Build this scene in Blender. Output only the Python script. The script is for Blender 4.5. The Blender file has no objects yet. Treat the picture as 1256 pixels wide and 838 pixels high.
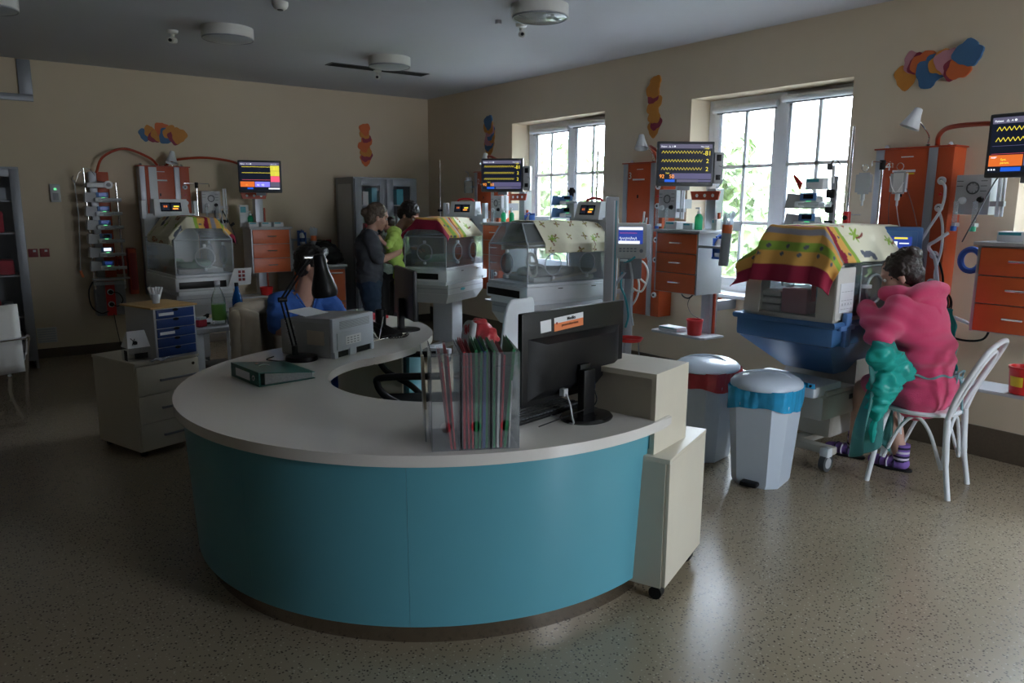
import bpy, bmesh, math, random
from mathutils import Vector, Matrix, noise
R = math.radians
PI = math.pi
random.seed(7)
scene = bpy.context.scene
COL = scene.collection

# ------------------------------------------------------------------ materials
def _nt(m):
    m.use_nodes = True
    nt = m.node_tree
    return nt, nt.nodes['Principled BSDF']

def mat(name, col, rough=.5, metal=0., var=.06, scale=30., bump=0., spec=.5, emit=None, estr=1., sheen=0., coat=0.):
    """procedural surface: base colour broken up by noise, optional fine bump"""
    m = bpy.data.materials.new(name)
    nt, b = _nt(m)
    N, L = nt.nodes, nt.links
    c = tuple(col) + (1,)
    b.inputs['Roughness'].default_value = rough
    b.inputs['Metallic'].default_value = metal
    b.inputs['Specular IOR Level'].default_value = spec
    if sheen: b.inputs['Sheen Weight'].default_value = sheen
    if coat: b.inputs['Coat Weight'].default_value = coat
    tc = N.new('ShaderNodeTexCoord')
    nz = N.new('ShaderNodeTexNoise'); nz.inputs['Scale'].default_value = scale; nz.inputs['Detail'].default_value = 3
    L.new(tc.outputs['Object'], nz.inputs['Vector'])
    mx = N.new('ShaderNodeMix'); mx.data_type = 'RGBA'
    mx.inputs[6].default_value = tuple(min(1, x * (1 - var)) for x in col) + (1,)
    mx.inputs[7].default_value = tuple(min(1, x * (1 + var)) for x in col) + (1,)
    L.new(nz.outputs['Fac'], mx.inputs[0]); L.new(mx.outputs[2], b.inputs['Base Color'])
    if bump:
        bp = N.new('ShaderNodeBump'); bp.inputs['Strength'].default_value = bump; bp.inputs['Distance'].default_value = .01
        L.new(nz.outputs['Fac'], bp.inputs['Height']); L.new(bp.outputs['Normal'], b.inputs['Normal'])
    if emit is not None:
        b.inputs['Emission Color'].default_value = tuple(emit) + (1,)
        b.inputs['Emission Strength'].default_value = estr
    return m

def clear(name, tint=(.9, .95, 1), opacity=.12, rough=.05, gloss=(.9, .95, 1)):
    """thin clear plastic or glass: see-through with fresnel reflection and a little milky body"""
    m = bpy.data.materials.new(name); m.use_nodes = True
    nt = m.node_tree; N, L = nt.nodes, nt.links
    N.clear()
    out = N.new('ShaderNodeOutputMaterial')
    tr = N.new('ShaderNodeBsdfTransparent'); tr.inputs['Color'].default_value = tuple(tint) + (1,)
    df = N.new('ShaderNodeBsdfDiffuse'); df.inputs['Color'].default_value = tuple(gloss) + (1,)
    gl = N.new('ShaderNodeBsdfGlossy'); gl.inputs['Roughness'].default_value = rough
    m1 = N.new('ShaderNodeMixShader'); m1.inputs[0].default_value = opacity
    L.new(tr.outputs[0], m1.inputs[1]); L.new(df.outputs[0], m1.inputs[2])
    fr = N.new('ShaderNodeLayerWeight'); fr.inputs['Blend'].default_value = .22
    mm = N.new('ShaderNodeMath'); mm.operation = 'MULTIPLY'; mm.inputs[1].default_value = .8
    L.new(fr.outputs['Fresnel'], mm.inputs[0])
    m2 = N.new('ShaderNodeMixShader'); L.new(mm.outputs[0], m2.inputs[0])
    L.new(m1.outputs[0], m2.inputs[1]); L.new(gl.outputs[0], m2.inputs[2])
    L.new(m2.outputs[0], out.inputs[0])
    return m

M = {}
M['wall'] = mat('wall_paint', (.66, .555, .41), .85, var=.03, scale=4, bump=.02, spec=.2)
M['ceil'] = mat('ceiling_paint', (.56, .565, .59), .9, var=.02, scale=3, spec=.1)
M['reveal'] = mat('reveal_paint', (.72, .64, .53), .85, var=.03, scale=4, spec=.2)
M['cove'] = mat('cove_vinyl', (.10, .075, .05), .5, var=.2, scale=60)
M['frame'] = mat('window_paint', (.88, .90, .95), .35, var=.02)
M['sill'] = mat('sill_stone', (.8, .8, .82), .3)
M['white'] = mat('white_plastic', (.74, .77, .80), .35, var=.03)
M['offwhite'] = mat('offwhite_plastic', (.62, .61, .57), .4, var=.04)
M['ltgrey'] = mat('light_grey_plastic', (.45, .46, .48), .4, var=.04)
M['grey'] = mat('grey_plastic', (.25, .26, .28), .45, var=.05)
M['dkgrey'] = mat('dark_grey_plastic', (.06, .065, .07), .4)
M['black'] = mat('black_plastic', (.007, .007, .008), .36, var=.1, spec=.25)
M['blacksh'] = mat('black_lacquer', (.008, .008, .009), .12, var=.1)
M['blackm'] = mat('black_matte', (.009, .009, .010), .6, var=.1, spec=.3)
M['screenblk'] = mat('screen_glass', (.008, .010, .018), .12)
M['darkwall'] = mat('low_bounce_brown', (.16, .115, .07), .7, var=.15, scale=5)  # dark brown chosen so the unseen walls bounce little light
M['cream'] = mat('cream_laminate', (.66, .61, .50), .42, var=.03, scale=12)
M['creamin'] = mat('cream_laminate_inner', (.50, .45, .36), .5, var=.04)
M['top'] = mat('desk_laminate', (.76, .73, .69), .22, var=.025, scale=90, spec=.6)
M['topedge'] = mat('desk_edge', (.68, .66, .63), .4, var=.02)
M['teal'] = mat('teal_panel', (.115, .38, .47), .28, var=.03, scale=6, spec=.5)
M['steel'] = mat('brushed_steel', (.42, .37, .33), .27, 1., var=.12, scale=14)
M['chrome'] = mat('chrome', (.8, .8, .82), .12, 1., var=.02)
M['alu'] = mat('aluminium_profile', (.42, .44, .48), .4, .55, var=.04)
M['orange'] = mat('orange_red_laminate', (.50, .075, .018), .38, var=.05, scale=20)
M['orange2'] = mat('orange_laminate_bright', (.66, .13, .035), .38, var=.05, scale=20)
M['redtube'] = mat('red_tube', (.42, .05, .015), .4)
M['red'] = mat('red_plastic', (.62, .02, .02), .3)
M['redcloth'] = mat('red_cloth', (.50, .03, .05), .8, var=.2, scale=25, bump=.3)
M['metalgrey'] = mat('grey_metal_paint', (.22, .235, .26), .4, .2, var=.04)
M['hood'] = clear('clear_hood', (.95, .97, .98), .07, .04)
M['clearbox'] = clear('clear_box_plastic', (.95, .96, .97), .07, .14)
M['milky'] = clear('milky_plastic', (.85, .87, .9), .45, .3)
M['glass'] = clear('window_glass', (.98, .99, 1.), .02, .01)
M['ivbag'] = clear('infusion_bag', (.8, .83, .85), .40, .15)
M['bottleclear'] = clear('bottle_plastic', (.85, .88, .88), .18, .08)
M['bottleblue'] = clear('blue_bottle', (.08, .35, .75), .35, .08, (.03, .2, .55))
M['greenlbl'] = mat('green_label', (.16, .40, .07), .5)
M['bluelbl'] = mat('blue_label', (.02, .07, .25), .5)
M['navy'] = mat('navy_drawer', (.012, .045, .19), .35)
M['wood'] = mat('yellow_board', (.50, .30, .10), .5, var=.1, scale=9)
M['blueplastic'] = mat('blue_shell', (.055, .15, .33), .35, var=.05)
M['beigeplastic'] = mat('beige_plastic', (.52, .50, .44), .42, var=.03)
M['bluebracket'] = mat('blue_bracket', (.03, .12, .5), .4)
M['vtblue'] = mat('device_blue', (.10, .22, .48), .35)
M['teal2'] = mat('teal_stripe', (.05, .35, .42), .4)
M['greenbottle'] = mat('green_bottle', (.05, .45, .25), .3)
M['greengel'] = clear('green_liquid', (.3, .9, .6), .5, .1, (.05, .5, .28))
M['bag_b'] = mat('blue_binbag', (.03, .34, .62), .25, var=.25, scale=18, bump=.6)
M['bag_r'] = mat('red_binbag', (.52, .05, .06), .3, var=.25, scale=18, bump=.6)
M['bin'] = mat('white_bin', (.58, .66, .76), .3, var=.02)
M['skin'] = mat('skin', (.48, .27, .20), .5, var=.08, scale=14)
M['skin2'] = mat('skin_light', (.55, .33, .25), .5, var=.08, scale=14)
M['hair'] = mat('dark_brown_hair', (.018, .009, .006), .45, var=.5, scale=90, bump=.5)
M['hairb'] = mat('black_hair', (.008, .006, .006), .4, var=.5, scale=90, bump=.5)
M['hairl'] = mat('light_brown_hair', (.10, .07, .05), .5, var=.4, scale=90, bump=.5)
M['pink'] = mat('pink_towelling', (.80, .06, .19), .95, var=.14, scale=260, bump=.8, sheen=.4)
M['scrub'] = mat('blue_scrubs', (.035, .12, .42), .85, var=.08, scale=40, bump=.1)
M['greyshirt'] = mat('charcoal_shirt', (.055, .06, .075), .9, var=.12, scale=50, bump=.1)
M['jeans'] = mat('navy_jeans', (.012, .03, .065), .85, var=.15, scale=80, bump=.1)
M['babygreen'] = mat('lime_babysuit', (.46, .66, .14), .9, var=.2, scale=18, bump=.2)
M['mint'] = mat('mint_print_top', (.40, .50, .42), .9, var=.45, scale=60)
M['tealgown'] = clear('teal_gown_plastic', (.25, .78, .70), .55, .22, (.04, .62, .54))
M['tealthin'] = clear('teal_gown_thin', (.45, .76, .72), .48, .3, (.10, .34, .33))
M['tie'] = mat('grey_teal_tie', (.17, .32, .34), .7)
M['sock'] = mat('purple_sock', (.22, .12, .42), .9)
M['sockd'] = mat('sock_dark', (.02, .015, .05), .9)
M['sockw'] = mat('sock_white', (.65, .6, .7), .9)
M['jacket'] = mat('cream_jacket', (.55, .48, .38), .9, var=.06, scale=20, bump=.15)
M['paper'] = mat('paper', (.75, .76, .78), .8, var=.02)
M['bind'] = mat('green_binder', (.012, .12, .095), .35, var=.1)
M['edgegrey'] = mat('page_edges', (.35, .36, .36), .8, var=.3, scale=90)
M['f_red'] = mat('folder_red', (.42, .02, .03), .5)
M['f_green'] = mat('folder_green', (.02, .20, .07), .5)
M['f_blue'] = mat('folder_blue', (.03, .08, .25), .5)
M['f_white'] = mat('folder_white', (.6, .6, .58), .5)
M['printer'] = mat('printer_grey', (.34, .345, .35), .45, var=.04)
M['printerl'] = mat('printer_light', (.50, .54, .60), .4, var=.03)
M['yel_lbl'] = mat('yellow_label', (.70, .55, .02), .5)
M['orgl'] = mat('orange_label', (.80, .22, .07), .5)
M['led'] = mat('green_led', (.1, .8, .3), .4, emit=(.2, 1, .4), estr=.35)
M['leaf'] = mat('tree_leaf', (.10, .15, .045), .7, var=.5, scale=2)
M['bark'] = mat('tree_bark', (.10, .075, .05), .9, var=.3, scale=10)
M['grass'] = mat('gravel_ground', (.24, .24, .24), .95, var=.3, scale=3)
M['stucco'] = mat('outer_stucco', (.6, .58, .52), .95, var=.04, scale=5)
M['baby'] = mat('baby_skin', (.60, .33, .26), .5)
M['fur1'] = mat('towel_mint', (.45, .6, .5), .95, var=.2, scale=30, bump=.3)
M['towel'] = mat('towel_white', (.65, .64, .62), .95, var=.1, scale=40, bump=.4)
M['pinktub'] = mat('pink_basket', (.50, .20, .24), .5)
M['dkred'] = mat('dark_red', (.25, .02, .02), .5)

def screenmat(name, col, s=1.):
    return mat(name, tuple(x * .15 for x in col), .3, var=0, emit=col, estr=s * .62)
M['s_bar'] = screenmat('screen_bar', (.10, .095, .15), .8)
M['s_bg'] = screenmat('screen_bg', (.006, .009, .018), .8)
M['s_bg2'] = screenmat('screen_bg_blue', (.02, .04, .22), 1.)
M['s_yel'] = screenmat('screen_yellow', (.75, .62, .05), .9)
M['s_yelb'] = screenmat('screen_yellow_box', (.62, .58, .06), .8)
M['s_org'] = screenmat('screen_orange', (.75, .16, .03), .7)
M['s_orgt'] = screenmat('screen_orange_text', (1., .35, .05), .9)
M['s_blu'] = screenmat('screen_blue', (.015, .10, .60), .8)
M['s_dim'] = screenmat('screen_dim_blue', (.01, .03, .14), .6)
M['s_vio'] = screenmat('screen_violet', (.22, .20, .85), .8)
M['s_pnk'] = screenmat('screen_pink', (.85, .10, .18), .8)
M['s_wht'] = screenmat('screen_white', (.75, .80, .88), .9)
M['s_red'] = screenmat('screen_red', (.6, .08, .12), .9)
M['s_slate'] = screenmat('screen_slate', (.09, .085, .17), .8)

# floor: fine speckled vinyl with a soft wax shine
def floor_mat():
    m = bpy.data.materials.new('speckled_vinyl'); nt, b = _nt(m); N, L = nt.nodes, nt.links
    tc = N.new('ShaderNodeTexCoord')
    def vor(scale, thr, soft):
        v = N.new('ShaderNodeTexVoronoi'); v.inputs['Scale'].default_value = scale
        L.new(tc.outputs['Object'], v.inputs['Vector'])
        r = N.new('ShaderNodeValToRGB'); r.color_ramp.elements[0].position = thr; r.color_ramp.elements[1].position = thr + soft
        r.color_ramp.elements[0].color = (1, 1, 1, 1); r.color_ramp.elements[1].color = (0, 0, 0, 1)
        L.new(v.outputs['Distance'], r.inputs[0]); 
        g = N.new('ShaderNodeSeparateColor'); L.new(v.outputs['Color'], g.inputs[0])
        t = N.new('ShaderNodeMath'); t.operation = 'GREATER_THAN'; t.inputs[1].default_value = .45
        L.new(g.outputs[0], t.inputs[0])
        mu = N.new('ShaderNodeMath'); mu.operation = 'MULTIPLY'; L.new(r.outputs[0], mu.inputs[0]); L.new(t.outputs[0], mu.inputs[1])
        return mu
    base = (.37, .295, .195, 1)
    nz = N.new('ShaderNodeTexNoise'); nz.inputs['Scale'].default_value = 1.3; L.new(tc.outputs['Object'], nz.inputs['Vector'])
    m0 = N.new('ShaderNodeMix'); m0.data_type = 'RGBA'; m0.inputs[6].default_value = (.275, .225, .155, 1); m0.inputs[7].default_value = (.325, .27, .19, 1)
    L.new(nz.outputs['Fac'], m0.inputs[0])
    a = vor(78, .27, .08); c = vor(62, .16, .10)
    m1 = N.new('ShaderNodeMix'); m1.data_type = 'RGBA'; m1.inputs[7].default_value = (.085, .065, .05, 1)
    L.new(a.outputs[0], m1.inputs[0]); L.new(m0.outputs[2], m1.inputs[6])
    m2 = N.new('ShaderNodeMix'); m2.data_type = 'RGBA'; m2.inputs[7].default_value = (.44, .38, .29, 1)
    L.new(c.outputs[0], m2.inputs[0]); L.new(m1.outputs[2], m2.inputs[6])
    L.new(m2.outputs[2], b.inputs['Base Color'])
    b.inputs['Roughness'].default_value = .27
    b.inputs['Specular IOR Level'].default_value = .55
    n2 = N.new('ShaderNodeTexNoise'); n2.inputs['Scale'].default_value = 9; L.new(tc.outputs['Object'], n2.inputs['Vector'])
    bp = N.new('ShaderNodeBump'); bp.inputs['Strength'].default_value = .05; bp.inputs['Distance'].default_value = .01
    L.new(n2.outputs['Fac'], bp.inputs['Height']); L.new(bp.outputs['Normal'], b.inputs['Normal'])
    return m
M['floor'] = floor_mat()

# cloth whose colour comes from the woven pattern stored on the mesh
def pattern_mat(name, rough=.9):
    m = bpy.data.materials.new(name); nt, b = _nt(m); N, L = nt.nodes, nt.links
    a = N.new('ShaderNodeVertexColor'); a.layer_name = 'Pattern'
    nz = N.new('ShaderNodeTexNoise'); nz.inputs['Scale'].default_value = 350
    tc = N.new('ShaderNodeTexCoord'); L.new(tc.outputs['Object'], nz.inputs['Vector'])
    bp = N.new('ShaderNodeBump'); bp.inputs['Strength'].default_value = .25; bp.inputs['Distance'].default_value = .003
    L.new(nz.outputs['Fac'], bp.inputs['Height']); L.new(bp.outputs['Normal'], b.inputs['Normal'])
    L.new(a.outputs['Color'], b.inputs['Base Color'])
    b.inputs['Roughness'].default_value = rough
    return m
M['pattern'] = pattern_mat('printed_cloth')

# ------------------------------------------------------------------ mesh tools
def frame_from(d):
    d = Vector(d).normalized()
    u = d.orthogonal().normalized()
    return u, d.cross(u)

class MB:
    """collects shapes and links them as one mesh object"""
    def __init__(s, mats=None):
        s.bm = bmesh.new(); s.mats = list(mats) if mats else []; s.mi = 0
        s.M = Matrix.Identity(4)
    def use(s, m):
        m = M[m] if isinstance(m, str) else m
        if m not in s.mats: s.mats.append(m)
        s.mi = s.mats.index(m); return s
    def at(s, loc=(0, 0, 0), rz=0, rx=0, ry=0):
        s.M = Matrix.Translation(loc) @ Matrix.Rotation(rz, 4, 'Z') @ Matrix.Rotation(ry, 4, 'Y') @ Matrix.Rotation(rx, 4, 'X'); return s
    def _v(s, co): return s.bm.verts.new(s.M @ Vector(co))
    def _f(s, vs, smooth=True):
        try:
            f = s.bm.faces.new(vs); f.material_index = s.mi; f.smooth = smooth; return f
        except ValueError: return None
    def box(s, x0, x1, y0, y1, z0, z1, bev=0.):
        if x0 > x1: x0, x1 = x1, x0
        if y0 > y1: y0, y1 = y1, y0
        if z0 > z1: z0, z1 = z1, z0
        v = [s._v((x, y, z)) for z in (z0, z1) for y in (y0, y1) for x in (x0, x1)]
        F = [s._f([v[i] for i in q]) for q in ((0, 2, 3, 1), (4, 5, 7, 6), (0, 1, 5, 4), (2, 6, 7, 3), (0, 4, 6, 2), (1, 3, 7, 5))]
        if bev > 0:
            bev = min(bev, .49 * min(x1 - x0, y1 - y0, z1 - z0))
            es = list({e for f in F for e in f.edges})
            r = bmesh.ops.bevel(s.bm, geom=es, offset=bev, segments=2, profile=.6, affect='EDGES')
            for f in r['faces']: f.material_index = s.mi; f.smooth = True
        return s
    def hexa(s, bot, top):
        """bot, top: four corner points each (ccw)"""
        a = [s._v(p) for p in bot]; b = [s._v(p) for p in top]; n = len(a)
        s._f(a[::-1]); s._f(b)
        for i in range(n): s._f([a[i], a[(i + 1) % n], b[(i + 1) % n], b[i]])
        return s
    def prism(s, poly, z0, z1, bev=0.):
        a = [s._v((x, y, z0)) for x, y in poly]; b = [s._v((x, y, z1)) for x, y in poly]; n = len(a)
        F = [s._f(a[::-1]), s._f(b)]
        for i in range(n): F.append(s._f([a[i], a[(i + 1) % n], b[(i + 1) % n], b[i]]))
        if bev > 0:
            es = [e for f in F[:2] for e in f.edges]
            r = bmesh.ops.bevel(s.bm, geom=es, offset=bev, segments=2, affect='EDGES')
            for f in r['faces']: f.material_index = s.mi; f.smooth = True
        return s
    def cyl(s, p0, p1, r0, r1=None, n=16, caps=True):
        r1 = r0 if r1 is None else r1
        p0 = Vector(p0); p1 = Vector(p1); u, w = frame_from(p1 - p0)
        A = []; B = []
        for i in range(n):
            a = 2 * PI * i / n; d = u * math.cos(a) + w * math.sin(a)
            A.append(s._v(p0 + d * r0)); B.append(s._v(p1 + d * r1))
        for i in range(n): s._f([A[i], A[(i + 1) % n], B[(i + 1) % n], B[i]])
        if caps: s._f(A[::-1]); s._f(B)
        return s
    def tube(s, pts, r, n=8, closed=False, caps=True):
        P = [Vector(p) for p in pts]; m = len(P)
        rs = r if isinstance(r, (list, tuple)) else [r] * m
        rings = []; u = None
        for i in range(m):
            if closed: d = P[(i + 1) % m] - P[i - 1]
            else: d = P[min(i + 1, m - 1)] - P[max(i - 1, 0)]
            if d.length < 1e-9: d = Vector((0, 0, 1))
            d.normalize()
            if u is None: u = d.orthogonal().normalized()
            else:
                u = u - d * u.dot(d)
                u = u.normalized() if u.length > 1e-6 else d.orthogonal().normalized()
            w = d.cross(u)
            rings.append([s._v(P[i] + (u * math.cos(2 * PI * k / n) + w * math.sin(2 * PI * k / n)) * rs[i]) for k in range(n)])
        rng = m if closed else m - 1
        for i in range(rng):
            a, b = rings[i], rings[(i + 1) % m]
            for k in range(n): s._f([a[k], a[(k + 1) % n], b[(k + 1) % n], b[k]])
        if caps and not closed: s._f(rings[0][::-1]); s._f(rings[-1])
        return s
    def lathe(s, prof, c=(0, 0, 0), n=24, axis='Z', sx=1., sy=1.):
        rings = []
        for r, z in prof:
            ring = []
            for k in range(n):
                a = 2 * PI * k / n
                x, y = r * math.cos(a) * sx, r * math.sin(a) * sy
                p = (x, y, z) if axis == 'Z' else ((z, x, y) if axis == 'X' else (y, z, x))
                ring.append(s._v((c[0] + p[0], c[1] + p[1], c[2] + p[2])))
            rings.append(ring)
        for i in range(len(rings) - 1):
            a, b = rings[i], rings[i + 1]
            for k in range(n): s._f([a[k], a[(k + 1) % n], b[(k + 1) % n], b[k]])
        if prof[0][0] > 1e-6: s._f(rings[0][::-1])
        if prof[-1][0] > 1e-6: s._f(rings[-1])
        return s
    def torus(s, c, R0, r, axis='Z', n=24, m=8, sx=1., sy=1.):
        pts = []
        for i in range(n):
            a = 2 * PI * i / n; x, y = R0 * sx * math.cos(a), R0 * sy * math.sin(a)
            p = (x, y, 0) if axis == 'Z' else ((0, x, y) if axis == 'X' else (x, 0, y))
            pts.append((c[0] + p[0], c[1] + p[1], c[2] + p[2]))
        return s.tube(pts, r, m, closed=True)
    def ell(s, c, rad, n=16, m=10):
        prof = [(max(1e-5, math.sin(PI * i / m)), -math.cos(PI * i / m)) for i in range(m + 1)]
        rings = []
        for r, z in prof:
            rings.append([s._v((c[0] + rad[0] * r * math.cos(2 * PI * k / n), c[1] + rad[1] * r * math.sin(2 * PI * k / n), c[2] + rad[2] * z)) for k in range(n)])
        for i in range(m):
            a, b = rings[i], rings[i + 1]
            for k in range(n): s._f([a[k], a[(k + 1) % n], b[(k + 1) % n], b[k]])
        return s
    def quad(s, a, b, c, d): s._f([s._v(p) for p in (a, b, c, d)], False); return s
    def sheet(s, fn, nu, nv, thick=0.):
        V = [[s._v(fn(i / nu, j / nv)) for j in range(nv + 1)] for i in range(nu + 1)]
        for i in range(nu):
            for j in range(nv): s._f([V[i][j], V[i + 1][j], V[i + 1][j + 1], V[i][j + 1]])
        return s
    def build(s, name, parent=None, m=None, sharp=38, solid=0., colfn=None):
        if m is not None: s.mats = [M[m] if isinstance(m, str) else m]
        bmesh.ops.remove_doubles(s.bm, verts=s.bm.verts, dist=1e-6)
        bmesh.ops.recalc_face_normals(s.bm, faces=s.bm.faces)
        me = bpy.data.meshes.new(name); s.bm.to_mesh(me); s.bm.free()
        for q in s.mats: me.materials.append(q)
        for p in me.polygons: p.use_smooth = True
        me.set_sharp_from_angle(angle=R(sharp))
        o = bpy.data.objects.new(name, me); COL.objects.link(o)
        if parent: o.parent = parent
        if solid:
            md = o.modifiers.new('thickness', 'SOLIDIFY'); md.thickness = solid; md.offset = 0
        return o

def tag(o, label=None, cat=None, group=None, kind=None):
    if label: o['label'] = label
    if cat: o['category'] = cat
    if group: o['group'] = group
    if kind: o['kind'] = kind
    return o

def thing(name, label, cat, loc=(0, 0, 0), rz=0., group=None):
    o = bpy.data.objects.new(name, None); COL.objects.link(o)
    o.empty_display_size = .05
    o.location = loc; o.rotation_euler = (0, 0, rz)
    return tag(o, label, cat, group)

def struct(mb, name, m=None, **k):
    o = mb.build(name, None, m, **k); o['kind'] = 'structure'; return o

def textobj(name, s, size, m, parent, loc, rot, depth=.0005, align='LEFT', bold=False):
    """lettering as a thin mesh"""
    cu = bpy.data.curves.new(name, 'FONT'); cu.body = s; cu.size = size; cu.extrude = depth; cu.align_x = align
    if bold: cu.offset = size * .025
    t = bpy.data.objects.new(name, cu); COL.objects.link(t)
    dg = bpy.context.evaluated_depsgraph_get()
    me = bpy.data.meshes.new_from_object(t.evaluated_get(dg))
    bpy.data.objects.remove(t); bpy.data.curves.remove(cu)
    me.materials.clear(); me.materials.append(M[m] if isinstance(m, str) else m)
    o = bpy.data.objects.new(name, me); COL.objects.link(o)
    o.parent = parent; o.location = loc; o.rotation_euler = rot
    return o

def arc(cx, cy, r, a0, a1, n):
    return [(cx + r * math.cos(R(a0 + (a1 - a0) * i / n)), cy + r * math.sin(R(a0 + (a1 - a0) * i / n))) for i in range(n + 1)]

def bez(pts, n=16):
    """Catmull-Rom through points"""
    P = [Vector(p) for p in pts]; P = [P[0] * 2 - P[1]] + P + [P[-1] * 2 - P[-2]]
    out = []
    for i in range(1, len(P) - 2):
        for k in range(n):
            t = k / n; a, b, c, d = P[i - 1], P[i], P[i + 1], P[i + 2]
            out.append(.5 * ((2 * b) + (c - a) * t + (2 * a - 5 * b + 4 * c - d) * t * t + (3 * b - a - 3 * c + d) * t ** 3))
    out.append(P[-2]); return out

# organic surfaces: overlapping tapered limbs fused by a voxel remesh into one skin
class Blob:
    def __init__(s): s.bm = bmesh.new()
    def _add(s, mb): pass
    def ell(s, c, rad, rot=None):
        r = bmesh.ops.create_icosphere(s.bm, subdivisions=3, radius=1)
        T = Matrix.Translation(c) @ (rot.to_4x4() if rot else Matrix.Identity(4)) @ Matrix.Diagonal((*rad, 1))
        bmesh.ops.transform(s.bm, matrix=T, verts=r['verts']); return s
    def cap(s, p0, p1, r0, r1=None, flat=1., flatdir=None):
        r1 = r0 if r1 is None else r1
        p0 = Vector(p0); p1 = Vector(p1); d = (p1 - p0); L = d.length; d.normalize()
        q = d.to_track_quat('Z', 'Y').to_matrix()
        n, vs = 14, []
        prof = [(r0 * math.cos(a), r0 * math.sin(a)) for a in [R(x) for x in (-85, -60, -30, 0)]] + [(r1 * math.cos(a), L + r1 * math.sin(a)) for a in [R(x) for x in (0, 30, 60, 85)]]
        rings = []
        for rr, z in prof:
            rings.append([s.bm.verts.new(p0 + q @ Vector((rr * math.cos(2 * PI * k / n), rr * math.sin(2 * PI * k / n), z))) for k in range(n)])
        for i in range(len(rings) - 1):
            for k in range(n): s.bm.faces.new([rings[i][k], rings[i][(k + 1) % n], rings[i + 1][(k + 1) % n], rings[i + 1][k]])
        s.bm.faces.new(rings[0][::-1]); s.bm.faces.new(rings[-1]); return s
    def chain(s, pts, rs):
        for i in range(len(pts) - 1): s.cap(pts[i], pts[i + 1], rs[i], rs[i + 1])
        return s
    def build(s, name, m, parent=None, voxel=.01, smooth=4, wr=0., wscale=8., disp=None):
        bmesh.ops.recalc_face_normals(s.bm, faces=s.bm.faces)
        me = bpy.data.meshes.new(name); s.bm.to_mesh(me); s.bm.free()
        t = bpy.data.objects.new(name, me); COL.objects.link(t)
        md = t.modifiers.new('r', 'REMESH'); md.mode = 'VOXEL'; md.voxel_size = voxel; md.use_smooth_shade = True
        dg = bpy.context.evaluated_depsgraph_get()
        me2 = bpy.data.meshes.new_from_object(t.evaluated_get(dg))
        bpy.data.objects.remove(t); bpy.data.meshes.remove(me)
        bm = bmesh.new(); bm.from_mesh(me2)
        for _ in range(smooth): bmesh.ops.smooth_vert(bm, verts=bm.verts, factor=.5, use_axis_x=True, use_axis_y=True, use_axis_z=True)
        bm.normal_update()
        if wr or disp:
            off = []
            for v in bm.verts:
                h = 0
                if wr:
                    p = v.co * wscale
                    h += wr * (1 - abs(noise.noise(Vector((p.x, p.y, p.z * 1.8))))) ** 3 + wr * .6 * noise.noise(p * 2.3)
                if disp: h += disp(v.co)
                off.append(v.normal * h)
            for v, o in zip(bm.verts, off): v.co += o
        bm.to_mesh(me2); bm.free(); me2.name = name
        me2.materials.clear(); me2.materials.append(M[m] if isinstance(m, str) else m)
        for p in me2.polygons: p.use_smooth = True
        o = bpy.data.objects.new(name, me2); COL.objects.link(o)
        if parent: o.parent = parent
        return o
# ------------------------------------------------------------------ camera
yaw, pitch, roll = R(36.524), R(10.323), R(.369)
fwd = Vector((math.sin(yaw) * math.cos(pitch), math.cos(yaw) * math.cos(pitch), -math.sin(pitch)))
rt = Vector((math.cos(yaw), -math.sin(yaw), 0)); up = rt.cross(fwd)
rt2 = rt * math.cos(roll) + up * math.sin(roll); up2 = -rt * math.sin(roll) + up * math.cos(roll)
cam = bpy.data.cameras.new('camera'); camo = bpy.data.objects.new('camera', cam); COL.objects.link(camo)
mw = Matrix((rt2, up2, -fwd)).transposed().to_4x4(); mw.translation = Vector((0, 0, 1.6))
camo.matrix_world = mw
cam.sensor_width = 36; cam.lens = 919.03 * 36 / 1256; cam.clip_start = .05; cam.clip_end = 200
scene.camera = camo

# ------------------------------------------------------------------ room
XR, YB, CZ = 5.27, 9.04, 2.977
XL, YF = -4.6, -3.6
struct(MB().box(XL - .3, XR + .42, YF - .42, YB + .3, -.2, 0), 'floor', 'floor')
struct(MB().box(XL - .3, XR + .45, YF - .3, YB + .3, CZ, CZ + .2), 'ceiling', 'ceil')
struct(MB().box(XL - .3, XR + .45, YB, YB + .3, 0, CZ), 'wall_back', 'wall')
struct(MB().box(XL - .3, XL, YF, YB, 0, CZ), 'wall_left', 'darkwall')  # unseen; set far out and dark to keep the left side dim
FILL_WINS = [(3.1, 4.7)]                             # unseen window behind the camera, added to brighten desk front and bins
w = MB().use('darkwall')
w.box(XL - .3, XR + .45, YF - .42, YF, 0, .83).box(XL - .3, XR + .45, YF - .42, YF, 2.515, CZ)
xs = [XL - .3, FILL_WINS[0][0], FILL_WINS[0][1], XR + .45]
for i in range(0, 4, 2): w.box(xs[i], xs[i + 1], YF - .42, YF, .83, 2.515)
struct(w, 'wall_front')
# right wall, with the window openings left out
WINS = [(5.605, 7.14), (3.045, 4.52), (.42, 1.92), (-2.15, -.65)]
ZS, ZT, WD = .85, 2.515, .42
w = MB().use('wall')
w.box(XR, XR + WD, YF, YB, 0, ZS - .02)
w.box(XR, XR + WD, YF, YB, ZT, CZ)
ys = sorted([YF, YB] + [v for a in WINS for v in a])
for i in range(0, len(ys), 2): w.box(XR, XR + WD, ys[i], ys[i + 1], ZS - .02, ZT)
struct(w, 'wall_right')
struct(MB().box(XL, XR, YB - .012, YB, 0, .10, .003), 'baseboard_back', 'cove')
struct(MB().box(XR - .014, XR, YF, YB - .012, 0, .20, .003), 'baseboard_right', 'cove')

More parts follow.
